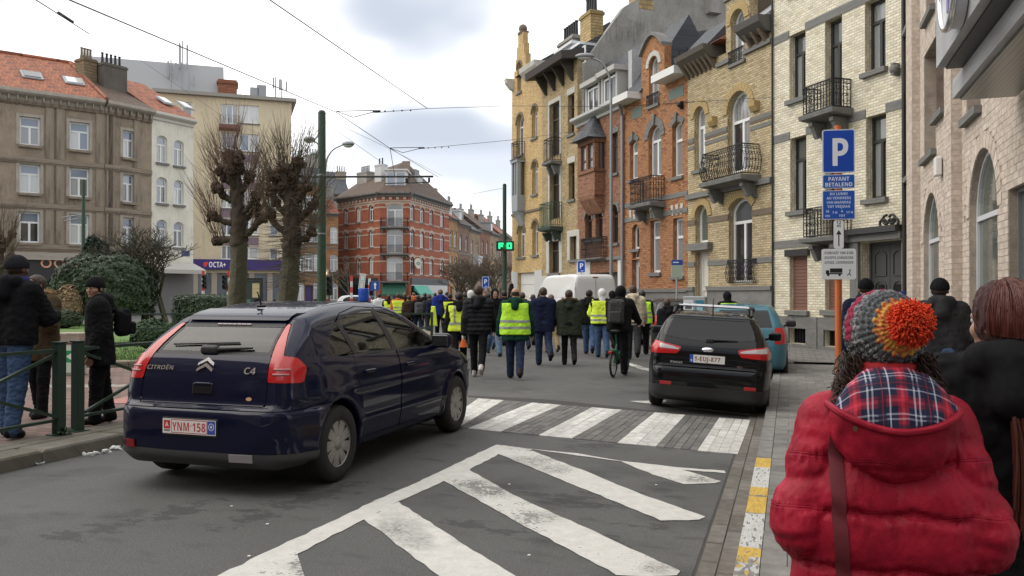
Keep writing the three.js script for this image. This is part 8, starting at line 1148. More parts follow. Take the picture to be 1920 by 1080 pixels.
const hk = H / 1.75 * (s.headK ?? 1),hp = T(0,0.93,-0.012 * H),hm = new THREE.Matrix4().makeRotationFromEuler(new THREE.Euler((s.nod ?? -4) * D2,-(s.yaw ?? 0) * D2,(s.tilt ?? 0) * D2,'YXZ')).scale(V(hk,hk,hk)).setPosition(hp.x,hp.y,hp.z),put = (g) => g.clone().applyMatrix4(hm);
bg.push(put(headGeo));
for (const [k,sx] of [['L',-1],['R',1]]) {if (s.noHand?.includes(k)) continue;const a = J['a' + k],y = a.dir.clone().negate(),x0 = V(1,0,0),z = x0.clone().cross(y).normalize(),x = y.clone().cross(z),g = handGeo.clone();if (sx < 0) {g.scale(-1,1,1);const ix = g.index.array;for (let i = 0;i < ix.length;i += 3) {const t = ix[i];ix[i] = ix[i + 1];ix[i + 1] = t;} } g.scale(hk,hk,hk);g.applyMatrix4(new THREE.Matrix4().makeBasis(x,y,z).setPosition(a.wr.x,a.wr.y,a.wr.z));bg.push(g);}
const body = part('body',bg,s.skin ?? skinMat,root);
if (s.face) {part('eye',eyeGeo.map((g) => put(g)),eyeMat,root);part('iris',irisGeo.map((g) => put(g)),irisMat,root);part('eyebrow',[-1,1].map((q) => put(rod(V(q * 0.015,0.036,-0.089),V(q * 0.047,0.036,-0.074),0.0045,0.003,6))),hairs.black,root);}
const w = s.slim ? 0.88 : 1,tl = [A(T(-0.045 * H,0.545,0),0.068 * H * b,T(0.045 * H,0.545,0),0.068 * H * b)];for (const k of ['L','R']) {const j = J[k],e = j.an.clone().add(V(0,-0.005 * H,0));tl.push(A(j.hip,0.064 * H * w,j.kn,0.047 * H * w),A(j.kn,0.047 * H * w,e,0.04 * H * w));}
const tf = C(tl,0.022),fold = s.cell ? 0.006 : 0.005;part('trousers',nets((x,y,z) => tf(x,y,z) + fold * n3(x * 13,y * 22 + H * 9,z * 13),...bb([J.L.kn,J.R.kn,J.L.an,J.R.an,J.L.hip,J.R.hip],0.13 * H),cell),s.trousers ?? M.djeans,root);
const shoe = nets((x,y,z) => smax(smin(cap(x,y,z,[0,-0.028,0.03,0.045,0,-0.036,-0.12,0.04]),cap(x,y,z,[0,0.03,0.02,0.05,0,-0.02,-0.03,0.045]),0.03),-(y + 0.072),0.012),[-0.07,-0.1,-0.19],[0.07,0.1,0.1],Math.min(0.016,cell));shoe.scale(hk,hk,hk);
for (const k of ['L','R']) {const m = part('shoe',shoe,(s.shoes ?? M.shoe),root);m.position.copy(J[k].an);m.rotation.x = J[k].pitch;if (s.boot) m.scale.set(1.1,1.3,1.05);}
const hem = (s.hem ?? 0.47) * H,r = 0.082 * H * b,jl = [A(T(-0.048 * H * b,Math.min(0.56,s.hem ?? 0.5) + 0.02,0),r * 1.02,T(-0.062 * H * b,0.755,0),r * 0.9),A(T(0.048 * H * b,Math.min(0.56,s.hem ?? 0.5) + 0.02,0),r * 1.02,T(0.062 * H * b,0.755,0),r * 0.9),A(T(0,0.795,0),0.058 * H,T(0,0.85,-0.004 * H),0.05 * H)],al = [];
jl.push(A(T(0,0.81,0),0.05 * H,sh.L,0.05 * H * b),A(T(0,0.81,0),0.05 * H,sh.R,0.05 * H * b));
for (const k of ['L','R']) {const a = J['a' + k];al.push(A(sh[k],0.053 * H * b,a.el,0.046 * H * b),A(a.el,0.046 * H * b,a.wr,0.036 * H * b));}
const flat = 0.86,torso = C(jl,0.05 * H),arms = C(al,0.02),pf = s.puff ?? 0,q = s.quilt ?? 0.075;
const torsoN = (x,y,z) => torso(x,y,z / flat) * 0.92 + (pf ? pf * (0.5 - Math.abs(Math.sin(y / q * Math.PI / H))) : 0) + 0.006 * n3(x * 8 + H * 31,y * 10,z * 8) + 0.0035 * n3(x * 24,y * 20,z * 24 + H);
let jf = (x,y,z) => smax(torsoN(x,y,z),hem - y,0.012);const armN = (x,y,z) => arms(x,y,z) + 0.007 * n3(x * 11,y * 19 + H * 7,z * 15);
const hoodD = s.hood ? [A(T(-0.045 * H,0.858,0.045 * H),0.038 * H,T(0.045 * H,0.858,0.045 * H),0.038 * H),A(T(0,0.85,0.05 * H),0.05 * H,T(0,0.79,0.07 * H),0.045 * H)] : null;
const full = (x,y,z) => {let d = smin(jf(x,y,z),armN(x,y,z),0.025);if (hoodD) for (const c of hoodD) d = smin(d,cap(x,y,z,c),0.02);return d;};
const jb = bb([sh.L,sh.R,J.aL.wr,J.aR.wr,J.aL.el,J.aR.el,T(0,0.88,0),V(0,hem + 0.08 * H,0),V(-0.12 * H * b,hem + 0.1,0),V(0.12 * H * b,hem + 0.1,0)],0.13 * H);jb[0][1] = Math.max(jb[0][1],Math.min(hem - 0.03,J.aL.wr.y - 0.1 * H,J.aR.wr.y - 0.1 * H));
const jk = part('jacket',nets(full,...jb,cell),s.jacket ?? M.black,root);
if (s.sleeve) part('sleeves',nets((x,y,z) => armN(x,y,z) - 0.004,...bb([sh.L,sh.R,J.aL.wr,J.aR.wr,J.aL.el,J.aR.el],0.09 * H),cell),s.sleeve,root);
if (s.vest) {const vh = (s.vestHem ?? 0.5) * H,vf = (x,y,z,e) => smax(smax(torsoN(x,y,z) - 0.02 - e - 0.012 * smoothstep(0.75 * H - y,0,0.25 * H),vh - y,0.008),Math.max(Math.abs(x) - (0.128 * H * b + 0.25 * Math.max(0,0.72 * H - y)),y - 0.835 * H),0.012),VB = bb([T(-0.12 * H * b,0.8,0),T(0.12 * H * b,0.5,0)],0.1 * H),g = nets((x,y,z) => vf(x,y,z,0),...VB,cell),v = part('hi_vis_vest',g,s.vest,root);for (const c of s.bands ?? [0.6,0.665]) part('reflective_band',clip(offset(g,0.004),(x,y,z) => 0.0135 * H - Math.abs(y - c * H)),M.band,v);if (s.braces) for (const sx of [-1,1]) part('reflective_band',clip(offset(g,0.004),(x,y,z) => Math.min(0.012 * H - Math.abs(x - sx * 0.06 * H),y - 0.6 * H)),M.band,v);if (s.print) part('vest_print',clip(offset(g,0.003),(x,y,z) => Math.min(0.2 - Math.hypot(n3(x * 40,y * 14,3),n3(x * 40,y * 14,30)) - 0.05,z - 0.02,0.012 * H + 0.05 - Math.abs(y - 0.71 * H))),M.black,v);}
if (s.furHood) {const R = rng(H * 1e4),g = [];for (let i = 0;i < 420;i++) {const a = R() * 6.28,c = T(0.075 * H * Math.cos(a),0.862 + 0.02 * Math.sin(a),0.035 * H + 0.05 * H * Math.sin(a) * 0.6),d = V(Math.cos(a) + R() - 0.5,R() * 1.4 - 0.5,Math.sin(a) * 0.7 + R() * 0.8 - 0.2).normalize();g.push(rod(c,c.clone().addScaledVector(d,0.05 + 0.03 * R()),0.009,0.002,4,true));} part('fur_trim',g,s.furHood,root);}
if (s.scarf) part('scarf',new THREE.TorusGeometry(0.05 * H,0.028 * H,8,20).rotateX(Math.PI / 2).translate(...T(0,0.865,0.004 * H).toArray()),s.scarf,root);
const hn = (f,m,nm) => part(nm,put(nets(f,[-0.15,-0.22,-0.15],[0.15,0.2,0.17],s.cell ? 0.008 : 0.013)),m,root),st = (x,y,z) => 0.003 * n3(x * 60,y * 12,z * 60);
if (s.hair === 'long') hn((x,y,z) => smax(smin(skull(x,y,z,0.016),cap(x,y,z,[0,0,0.04,0.085,0,-0.16,0.06,0.075]),0.04) + st(x,y,z),-(z + 0.03 + 0.5 * Math.max(0,y - 0.06) + 0.02),0.015),hairs[s.hairC ?? 'brown'],'hair');
else if (s.hair === 'bald') hn((x,y,z) => smax(smax(skull(x,y,z,0.008) + st(x,y,z),y - 0.035,0.01),-(z - 0.0),0.01),hairs[s.hairC ?? 'brown'],'hair');
else if (s.hair !== 'none') hn((x,y,z) => smax(smax(skull(x,y,z,0.014) + st(x,y,z),-(y + 0.055 - 0.25 * Math.max(0,0.05 - z)),0.012),-(z + 0.035 + 0.9 * Math.max(0,y - 0.055)),0.015),hairs[s.hairC ?? 'brown'],'hair');
if (s.hat === 'beanie') hn((x,y,z) => smax(skull(x,y,z,0.021) + 0.002 * Math.sin(Math.atan2(x,z) * 40),-(y - 0.012 + 0.15 * z),0.01),s.hatM ?? M.black,'beanie');
if (s.hat === 'cap') hn((x,y,z) => smin(smax(skull(x,y,z,0.019),-(y - 0.035),0.01),smax(ell(x,y,z,0,0.045,-0.1,0.075,0.012,0.07),z + 0.05,0.01),0.01),s.hatM ?? M.black,'cap');
if (s.hat === 'hood') hn((x,y,z) => smax(smin(skull(x,y,z,0.032),cap(x,y,z,[0,-0.05,0.035,0.085,0,-0.16,0.04,0.1]),0.05),-(z + 0.075 - 0.2 * Math.abs(y)),0.02),s.hatM ?? s.jacket ?? M.black,'hood');
return {root,J,T,sh,H,jk };
}
function backpack(p,label,m,k = 1) {const c = p.T(0,0.69,0.09 * p.H),t = thing('backpack',label,'backpack',[0,0,0]);p.root.updateMatrix();const w = c.clone().applyMatrix4(p.root.matrix);t.position.copy(w);t.rotation.y = p.root.rotation.y;part('bag',jitter(rbox(0.29 * k,0.44 * k,0.18,0.07,0,0,0.1,4),0.012,9),m,t);part('pocket',jitter(rbox(0.22 * k,0.2 * k,0.07,0.03,0,-0.09 * k,0.2,3),0.008,12),m,t);for (const s of [-1,1]) part('strap',tube([V(s * 0.09,0.2 * k,0.02),V(s * 0.1,0.22 * k,-0.1),V(s * 0.1,0.1,-0.2)],0.022,10,5),M.black,t);return t;}
const camo = mat(0xffffff,0.9,{map: rep(tex(128,128,(u,v) => {const g = tile(u,v,8,401,3);return g > 0.22 ? [0.16,0.16,0.15] : g > 0 ? [0.045,0.045,0.045] : [0.02,0.02,0.022];}),0.3) });
const W1 = [18,6,-16,26],W2 = [-16,26,18,6],ST = [3,2,-3,4];
[[711,36,1.62,'person in a white jacket at the far left of the crowd',{jacket: M.white }],[729,34,1.58,'leftmost person in a yellow vest far down the street',{vest: M.yellow }],[746,32.5,1.63,'person in a yellow vest with orange sleeves, second of the far vests',{vest: M.yellow,jacket: M.orange }],[759,36,1.66,'person in a yellow vest right behind the one with orange sleeves',{vest: M.yellow }],
[767,31,1.55,'short person in dark brown jacket between the far vests and the grey backpack',{jacket: M.brown }],[784,31,1.57,'person in black wearing a grey rucksack, far crowd',{bp: M.grey }],[805,30.5,1.6,'person with a grey hat and a dark blue rucksack left of the blue jacket',{bp: M.navy,hat: 'beanie',hatM: M.grey,trousers: M.charcoal,jacket: M.charcoal }],[826,29.5,1.78,'tall person in a bright blue jacket in the far crowd',{jacket: M.blue,trousers: M.black }],[844,27.5,1.63,'person in a yellow vest just right of the blue jacket',{vest: M.yellow }],
[797,40,1.66,'far person in dark clothes behind the rucksacks',{}],[816,42,1.66,'far person in grey behind the blue jacket',{jacket: M.grey }],[776,43,1.68,'far person in a red brown coat seen over the crowd',{jacket: M.orange }],[838,40,1.7,'far person in an orange jacket seen past the blue jacket',{jacket: M.orange }],[872,30,1.66,'person in dark grey behind the vest with the megaphone',{jacket: M.charcoal }],
[883,24,1.71,'person with a white hood seen over the black puffer jacket',{hat: 'hood',hatM: M.white }],[908,27,1.7,'person with pinkish face behind the black puffer jacket',{head: 170,face: 1 }],[946,25,1.72,'person in black raising a phone, behind the man in lime vest',{armR: [150,10,20] }],[980,23.5,1.66,'brown haired person just right of the bald man',{jacket: M.brown }],[1000,25.5,1.6,'person in a red jacket between the lime vest and the navy coat',{jacket: M.red }],[1034,22.5,1.6,'person in beige trousers and yellow vest half hidden by the navy coat',{vest: M.yellow,trousers: M.beige }],
[1149,24,1.68,'person in a dark hood behind the white hooded vest wearer',{hat: 'hood' }],[1256,18.2,1.55,'person in black leaning, half hidden behind the estate car',{lean: 16 }],[1365,20.6,1.62,'person in lime vest and black hood seen over the estate car roof',{vest: M.lime,hat: 'hood',y: 0.02 }],[915,23.5,1.64,'dark haired person left of the hooded man facing us',{hairC: 'black' }],
].forEach(([px0,z,H,label,o],i) => {const p = person({px: px0,z,H,label,head: -12,legs: i % 2 ? W1 : W2,trousers: [M.black,M.djeans,M.charcoal,M.jeans][i % 4],hairC: ['black','brown','brown','fair'][i % 4],bulk: 1.02 + 0.06 * (i % 3),hood: i % 2,...o });if (o.bp) backpack(p,label.includes('grey hat') ? 'dark blue rucksack worn by the person with the grey hat' : 'grey rucksack worn by the person in black in the far crowd',o.bp);});
{const [X,Y] = ray(812,576,29.2),t = solo('hi_vis_vest',jitter(prism([[-0.09,-0.62],[0.14,-0.66],[0.1,-0.2],[0.06,0.02],[-0.05,0.02]],0.05,0,0.015),0.02,6),M.yellow,'yellow vest carried in the hand beside the blue jacket','vest');t.position.set(X,Y,-29.2);}
{const p = person({px: 861,z: 17.8,H: 1.66,label: 'person in dark clothes and lime vest holding an orange megaphone',head: -4,legs: W2,vest: M.yellow,bulk: 1.1,braces: 1,hair: 'short',hairC: 'black',trousers: M.black,hood: 1,armR: [6,10,12],vestHem: 0.5,bands: [0.6] });
const [X,Y] = ray(869,648,17.6),t = thing('megaphone','small orange and white megaphone held by the lime vest wearer','megaphone',[X,Y,-17.6]);part('bell',new THREE.CylinderGeometry(0.035,0.1,0.18,16,1,true).translate(0,0.06,0),M.orange,t);part('body',new THREE.CylinderGeometry(0.04,0.035,0.12,12).translate(0,0.21,0),M.white,t);part('grip',rbox(0.03,0.09,0.03,0.01,0,0.16,-0.06),M.black,t);}
person({px: 897,z: 15.9,H: 1.77,label: 'man in black puffer jacket with one white trainer lifted',head: 4,legs: [14,4,-20,24],bulk: 1.1,puff: 0.02,quilt: 0.05,hood: 1,hairC: 'brown',trousers: M.black,slim: 1,shoes: M.wshoe,jacket: cloth([0.016,0.016,0.019],0.6),yaw: 12 });
person({px: 927,z: 21.4,H: 1.74,label: 'man in black hooded jacket and jeans walking towards us',head: 168,legs: W1,face: 1,hat: 'hood',hatM: M.black,trousers: M.ljeans,bulk: 1.12,armL: [10,10,30],hairC: 'black' });
person({px: 966,z: 15.6,H: 1.71,label: 'broad balding man in lime vest over a green coat',head: 2,legs: [10,3,-13,20],bulk: 1.15,vest: M.lime,vestHem: 0.485,jacket: M.green,hem: 0.42,hair: 'bald',trousers: M.djeans,shoes: M.brown,bands: [0.565,0.635],armL: [4,16,14],armR: [2,16,14],hood: 1,lean: 5,nod: -14 });
person({px: 1019,z: 18.5,H: 1.73,label: 'brown haired man in a long navy coat',head: -6,legs: [6,4,-16,38],bulk: 1.1,jacket: M.navy,hem: 0.43,trousers: M.djeans,hairC: 'brown',armL: [14,8,30],armR: [10,8,24] });
person({px: 1067,z: 18.5,H: 1.68,label: 'person in dark green parka with a fur trimmed hood',head: 0,legs: [12,4,-14,26],bulk: 1.24,jacket: M.parka,hem: 0.4,hood: 1,furHood: M.fur,hairC: 'brown',trousers: M.black,slim: 1,boot: 1,armL: [10,14,40,20],armR: [10,14,40,20] });
person({px: 1105,z: 21.8,H: 1.71,label: 'man in black jacket left of the white hood',head: 8,legs: W1,bulk: 1.1,jacket: M.black,trousers: M.jeans,hairC: 'black',hood: 1,yaw: 25 });
person({px: 1129,z: 20.6,H: 1.7,label: 'person in a white hood and printed yellow vest over jeans',head: 2,legs: [10,3,-12,16],bulk: 1.14,vest: M.yellow,print: 1,hat: 'hood',hatM: M.white,jacket: M.black,trousers: M.jeans,armL: [20,18,60,30],bands: [0.555,0.62],sleeve: M.yellow });
person({px: 1187,z: 19.8,H: 1.78,label: 'man in a cream jacket behind the cyclist',head: 8,legs: [12,4,-22,22],bulk: 1.14,jacket: M.cream,hood: 1,trousers: M.charcoal,hairC: 'brown' });
person({px: 1204,z: 21.4,H: 1.68,label: 'man in lime vest and black trousers beside the cream jacket',head: 10,legs: W2,bulk: 1.05,vest: M.lime,trousers: M.black,hairC: 'black',sleeve: M.brown });
{
const X = (1160 - 960) / FOC * 16.2,z = 16.2,y0 = roadY(X,z),hd = 21,p = person({X,z,H: 1.74,label: 'cyclist in black with a dark camouflage rucksack',head: hd,legs: [52,62,8,10],lean: 14,bulk: 1.08,trousers: M.black,hat: 'hood',armL: [38,12,20],armR: [38,12,20],y: y0,base: 0,nod: 8,pitch: {L: 0,R: -0.2 } });
p.root.position.y = y0 + 0.02;backpack(p,'dark camouflage rucksack on the cyclist',camo,1.08);
const b = thing('bicycle','small wheeled dark green folding bicycle ridden by the cyclist','bicycle',[X,y0,-z],-hd * D2),gr = mat([0.012,0.09,0.04],0.4);
for (const zz of [0.45,-0.62]) {const w = part('wheel',new THREE.TorusGeometry(0.225,0.024,8,28).rotateY(Math.PI / 2).translate(0,0.25,zz),blackPlastic,b);const sp = [];for (let i = 0;i < 14;i++) {const a = i / 14 * 6.283;sp.push(rod(V(0,0.25,zz),V(0,0.25 + 0.215 * Math.sin(a),zz + 0.215 * Math.cos(a)),0.002,0.002,3));} part('spokes',[...sp,new THREE.TorusGeometry(0.2,0.008,6,24).rotateY(Math.PI / 2).translate(0,0.25,zz),rod(V(-0.05,0.25,zz),V(0.05,0.25,zz),0.02)],zinc,w);}
part('frame',[rod(V(0,0.32,0.06),V(0,0.82,0.22),0.02),rod(V(0,0.36,0.06),V(0,0.62,-0.5),0.026),rod(V(0,0.25,0.45),V(0,0.34,0.06),0.016),rod(V(0,0.25,0.45),V(0,0.62,0.16),0.014),rod(V(-0.06,0.25,-0.62),V(-0.03,0.55,-0.54),0.013),rod(V(0.06,0.25,-0.62),V(0.03,0.55,-0.54),0.013),rod(V(0,0.52,-0.52),V(0,1.0,-0.42),0.02)],gr,b);
part('saddle',rbox(0.15,0.05,0.25,0.02,0,0.88,0.24),blackPlastic,b);part('handlebar',[rod(V(-0.28,1.02,-0.4),V(0.28,1.02,-0.4),0.013),rod(V(-0.28,1.02,-0.4),V(-0.2,1.02,-0.4),0.018),rod(V(0.28,1.02,-0.4),V(0.2,1.02,-0.4),0.018)],blackPlastic,b);part('carrier',[box(0.13,0.02,0.34,0,0.52,0.48),rod(V(0.05,0.52,0.55),V(0.05,0.25,0.45),0.007),rod(V(-0.05,0.52,0.55),V(-0.05,0.25,0.45),0.007)],gr,b);part('mudguard',new THREE.TorusGeometry(0.265,0.022,5,18,2.4).rotateY(Math.PI / 2).rotateX(-0.5).translate(0,0.25,0.45),gr,b);part('rear_lamp',rbox(0.07,0.05,0.03,0.012,0,0.49,0.67),redLens,b);
part('crank',[rod(V(0.07,0.32,0.06),V(0.07,0.2,-0.06),0.012),rod(V(-0.07,0.32,0.06),V(-0.07,0.44,0.16),0.012),box(0.09,0.02,0.07,0.12,0.2,-0.06),box(0.09,0.02,0.07,-0.12,0.44,0.16),new THREE.TorusGeometry(0.07,0.008,5,20).rotateY(Math.PI / 2).translate(0.05,0.32,0.06)],blackPlastic,b);
}
{const p = person({px: 1625,z: 11,H: 1.8,y: 0,label: 'man in black beanie and dark blue jacket far along the right pavement',head: 12,legs: W1,hat: 'beanie',jacket: M.navy,trousers: M.djeans,hood: 1,armR: [62,28,70,-50],bulk: 1.05 });const w = p.J.aR.wr.clone().add(V(0,0.13,0)).applyMatrix4((p.root.updateMatrix(),p.root.matrix));const t = thing('phone','bright blue phone held up by the man in the dark blue jacket','phone',[w.x,w.y,w.z]);part('case',rbox(0.075,0.15,0.012,0.005),mat([0.02,0.06,0.4],0.4),t);part('screen',box(0.066,0.13,0.002,0,0,-0.008),paneMats.dark,t);}
person({px: 1764,z: 9.2,H: 1.75,y: 0,label: 'man in charcoal jacket and dark cap walking along the right pavement',head: 16,legs: [10,4,-12,18],cell: 0.016,hat: 'beanie',hatM: M.black,jacket: M.charcoal,trousers: M.jeans,hood: 1,bulk: 1.12,hem: 0.46,armR: [-4,24,16],armL: [10,10,30],skin: mat([0.03,0.028,0.028],0.8) });
person({px: 24,z: 8.6,H: 1.87,y: LP,label: 'tall man in black hooded top, dark cap and jeans at the left edge',head: 14,legs: [4,2,-5,5],cell: 0.016,hat: 'beanie',hatM: cloth([0.022,0.022,0.026]),scarf: cloth([0.03,0.03,0.12]),jacket: cloth([0.011,0.011,0.013]),hood: 1,trousers: M.jeans,bulk: 1.1,hem: 0.51,armL: [30,8,60,40],armR: [30,8,62,40],skin: mat([0.12,0.065,0.045],0.55) });
person({px: 74,z: 10,H: 1.7,y: LP,label: 'woman in olive coat with a fur collar behind the tall man',head: 190,legs: [6,3,-6,6],cell: 0.016,face: 1,yaw: 22,hair: 'short',hairC: 'brown',jacket: cloth([0.07,0.052,0.03]),furHood: mat([0.34,0.22,0.12],0.95),trousers: M.black,slim: 1,boot: 1,bulk: 1.12,hem: 0.4,armL: [30,16,105,20],armR: [10,10,30] });
{const p = person({px: 188,z: 9.45,H: 1.66,y: LP,label: 'woman in black coat and black knitted cap looking back at the cars',head: -118,legs: [5,2,-5,6],cell: 0.014,face: 1,yaw: -48,hat: 'beanie',hair: 'short',hairC: 'black',jacket: cloth([0.012,0.012,0.013]),hood: 1,trousers: cloth([0.014,0.013,0.015]),bulk: 1.3,hem: 0.41,armL: [-6,9,26],armR: [-6,9,26],shoes: M.shoe });backpack(p,'small black backpack worn by the woman in the black coat',M.black,0.72);}
// ---- the two women close by on the right
{
const z = 2.42,X = (1659 - 960) / FOC * z,head = 13,t = thing('person','woman in red puffer jacket and bobble hat seen from behind, nearest to us','person',[X,0,-z],-head * D2),S = 0.5;
t.scale.x = 0.905;const nylon = rep(tex(512,1024,(u,v) => {const y = 0.5 + v;let k = 0.6 + 0.16 * tile(u,v,5,501,4,9) + 0.1 * tile(u,v,40,503,2,60);for (const s of [0.66,0.83,0.985,1.13]) {const d = y - s - 0.004 * Math.sin(u * 12.566);k += 0.3 * Math.exp(-((d / 0.05) ** 2)) * tile(u,v,16,507,3,5);if (Math.abs(d) < 0.0025) k -= 0.3;else if (Math.abs(d - 0.007) < 0.0015 && (u * 60) % 1 < 0.65) k -= 0.22;} return k;},false),0.5,1);nylon.offset.set(0,-0.5);const redM = mat(0xffffff,0.5,{...grain([0.33,0.009,0.028],0.6),clearcoat: 0,specularIntensity: 0.4,bumpMap: nylon,bumpScale: 0.006 });
const seams = [0.66,0.83,0.985,1.13],wr = (x,y,q) => 0.0035 * n3(x * 5,y * 8,q * 5) + 0.0016 * n3(x * 24 + y * 9,y * 7,q * 24) + 0.001 * n3(x * 44,y * 30,q * 44) + seams.reduce((g,s) => g + 0.005 * Math.exp(-(((y - s) / 0.035) ** 2)) * n3(x * 34,y * 8,q * 34),0),seam = (y,x) => {let g = 0;for (const s of seams) g += 0.017 * Math.exp(-(((y - s - 0.01 * n3(x * 5,s,2)) / 0.013) ** 2)) - 0.006 * Math.exp(-(((y - s - 0.06) / 0.04) ** 2));return g;};
const tc = [[-0.1,0.6,0,0.2,-0.1,0.95,0.01,0.18],[0.1,0.6,0,0.2,0.1,0.95,0.01,0.18],[-0.1,0.95,0.01,0.18,-0.09,1.16,0.0,0.135],[0.1,0.95,0.01,0.18,0.09,1.16,0,0.135],[0,1.2,0,0.11,0,1.33,-0.01,0.075],[0,1.22,0,0.09,-0.19,1.215,-0.01,0.085],[0,1.22,0,0.09,0.19,1.215,-0.01,0.085]];
const ac = [[-0.185,1.2,-0.01,0.09,-0.262,0.93,0.05,0.092],[-0.262,0.93,0.05,0.092,-0.17,0.75,-0.16,0.07],[0.185,1.2,-0.01,0.09,0.262,0.92,0.05,0.092],[0.262,0.92,0.05,0.092,0.18,0.73,-0.16,0.07]];
const jf = (x,y,q) => {let d = 1;for (const c of tc) d = smin(d,cap(x,y,q * 1.22,c),0.07);d = d * 0.9 + seam(y,x) * (0.4 + 0.6 * smoothstep(Math.abs(q),0,0.1)) + 0.012 * Math.exp(-((x / 0.012) ** 2)) * smoothstep(1.16 - y,0,0.1) * 0.3;let a = 1;for (const c of ac) a = Math.min(smin(a,cap(x,y,q,c),0.05));const along = y + 0.25 * Math.abs(x);a += 0.008 * (Math.exp(-(((along - 1.13) / 0.016) ** 2)) + Math.exp(-(((along - 0.975) / 0.016) ** 2)) + Math.exp(-(((along - 0.86) / 0.016) ** 2))) + 0.005 * n3(x * 7,y * 15,q * 7);return smax(smin(d,a,0.007) + wr(x,y,q),0.56 - y,0.03);};
part('jacket',nets(jf,[-0.45,0.5,-0.32],[0.45,1.42,0.3],0.0105),redM,t);
const rim = (x) => 1.228 + 1.5 * x * x,hf = (x,y,q) => smin(ell(x,y,q,0,1.235,0.115,0.186,0.165,0.1),ell(x,y,q,0,1.258,0.03,0.172,0.078,0.125),0.05) + 0.006 * n3(x * 7,y * 9,q * 7) + 0.003 * n3(x * 22,y * 16,q * 22) + 0.007 * Math.exp(-(((y - 1.115 + 0.3 * x * x) / 0.012) ** 2)),hood = nets(hf,[-0.26,1.03,-0.14],[0.26,1.46,0.26],0.0105);
const plaid = mat(0xffffff,0.85,{map: (() => {const c = canvas(256,256,(k,w) => {k.fillStyle = '#1a2140';k.fillRect(0,0,w,w);const bars = [[0,60,'rgba(190,26,52,0.85)'],[20,18,'rgba(225,60,80,0.7)'],[92,10,'rgba(235,235,240,0.85)'],[118,10,'rgba(235,235,240,0.75)'],[150,44,'rgba(16,22,48,0.8)'],[210,9,'rgba(235,235,240,0.85)'],[172,5,'rgba(200,40,60,0.8)']];for (const [a,b,s] of bars) {k.globalAlpha = 0.75;k.fillStyle = s;k.fillRect(a,0,b,w);k.globalAlpha = 0.6;k.fillRect(0,a,w,b);} });c.wrapS = c.wrapT = THREE.RepeatWrapping;return rep(c,0.145);})() });
{const l = clip(hood,(x,y) => y - rim(x)),p = l.attributes.position,uv = l.attributes.uv;for (let i = 0;i < p.count;i++) uv.setXY(i,p.getX(i) * 1.1 + 0.3,p.getY(i) * 0.9 - p.getZ(i) * 0.9);const hd = part('hood',clip(hood,(x,y) => rim(x) - y),redM,t);part('hood_lining',offset(l,-0.004),plaid,hd);
const rp = [];for (let i = 0;i <= 24;i++) {const x = -0.19 + 0.38 * i / 24;let q = 0.3;while (hf(x,rim(x),q) > 0.003 && q > -0.1) q -= 0.002;rp.push(V(x,rim(x),q + 0.002));} part('hood_rim',tube(rp,0.011,60,7),redM,hd);part('snap',new THREE.CylinderGeometry(0.007,0.007,0.006,12).rotateX(Math.PI / 2).translate(-0.13,rim(-0.13) - 0.022,rp[4].z + 0.012),mat([0.25,0.2,0.13],0.3,{metalness: 1 }),hd);}
part('collar',nets((x,y,q) => smax(Math.abs(ell(x,y,q,0,1.36,-0.005,0.095,0.14,0.1)) - 0.012,Math.max(y - 1.405 - 0.004 * n3(x * 20,1,q * 20),1.28 - y),0.015),[-0.13,1.25,-0.14],[0.13,1.44,0.14],0.009),mat(0xffffff,0.8,grain([0.42,0.015,0.02],0.3)),t);
const hm = new THREE.Matrix4().makeRotationY(0.15).setPosition(-0.005,1.445,-0.02),bl = [[-0.08,0.82,0,0.09,-0.09,0.45,0,0.06],[-0.09,0.45,0,0.06,-0.09,0.1,0.01,0.035],[0.08,0.82,0,0.09,0.09,0.45,-0.05,0.06],[0.09,0.45,-0.05,0.06,0.09,0.1,0.02,0.035],[0,0.82,0,0.12,0,1.15,0,0.1],[0,1.15,0,0.08,0,1.4,-0.01,0.055],[-0.15,1.2,0,0.05,-0.26,0.95,0.05,0.045],[-0.26,0.95,0.05,0.045,-0.17,0.8,-0.12,0.035],[0.15,1.2,0,0.05,0.26,0.95,0.05,0.045],[0.26,0.95,0.05,0.045,0.18,0.8,-0.12,0.035]];
part('body',[nets((x,y,q) => {let d = 1;for (const c of bl) d = smin(d,cap(x,y,q,c),0.05);return d;},[-0.36,0.02,-0.24],[0.36,1.5,0.2],0.026),headGeo.clone().applyMatrix4(hm),...[-1,1].map((s) => {const g = handGeo.clone();if (s < 0) {g.scale(-1,1,1);const ix = g.index.array;for (let i = 0;i < ix.length;i += 3) {const k = ix[i];ix[i] = ix[i + 1];ix[i + 1] = k;} } return g.rotateX(-0.9).translate(s * 0.17,0.78,-0.16);})],skinMat,t);
part('trousers',nets((x,y,q) => {let d = 1;for (const c of bl.slice(0,4)) d = smin(d,cap(x,y,q,c) - 0.025,0.05);return d;},[-0.26,0.03,-0.2],[0.26,0.95,0.16],0.02),M.djeans,t);
for (const s of [-1,1]) part('shoe',nets((x,y,q) => smax(smin(cap(x,y,q,[0,0.05,0.03,0.045,0,0.04,-0.12,0.04]),cap(x,y,q,[0,0.12,0.02,0.045,0,0.05,-0.03,0.045]),0.03),-y,0.01),[-0.07,-0.02,-0.19],[0.07,0.19,0.1],0.014).translate(s * 0.09,0,0.01),M.shoe,t);
const hc = V(-0.005,1.475,-0.012),ax = V(0.26,0.24,0.93).normalize(),e1 = V(0,1,0).cross(ax).normalize(),e2 = ax.clone().cross(e1),ang = (x,y,q) => {const v = V(x - hc.x,y - hc.y,q - hc.z).normalize();return [Math.acos(clamp(v.dot(ax),-1,1)) / D2,Math.atan2(v.dot(e2),v.dot(e1))];};
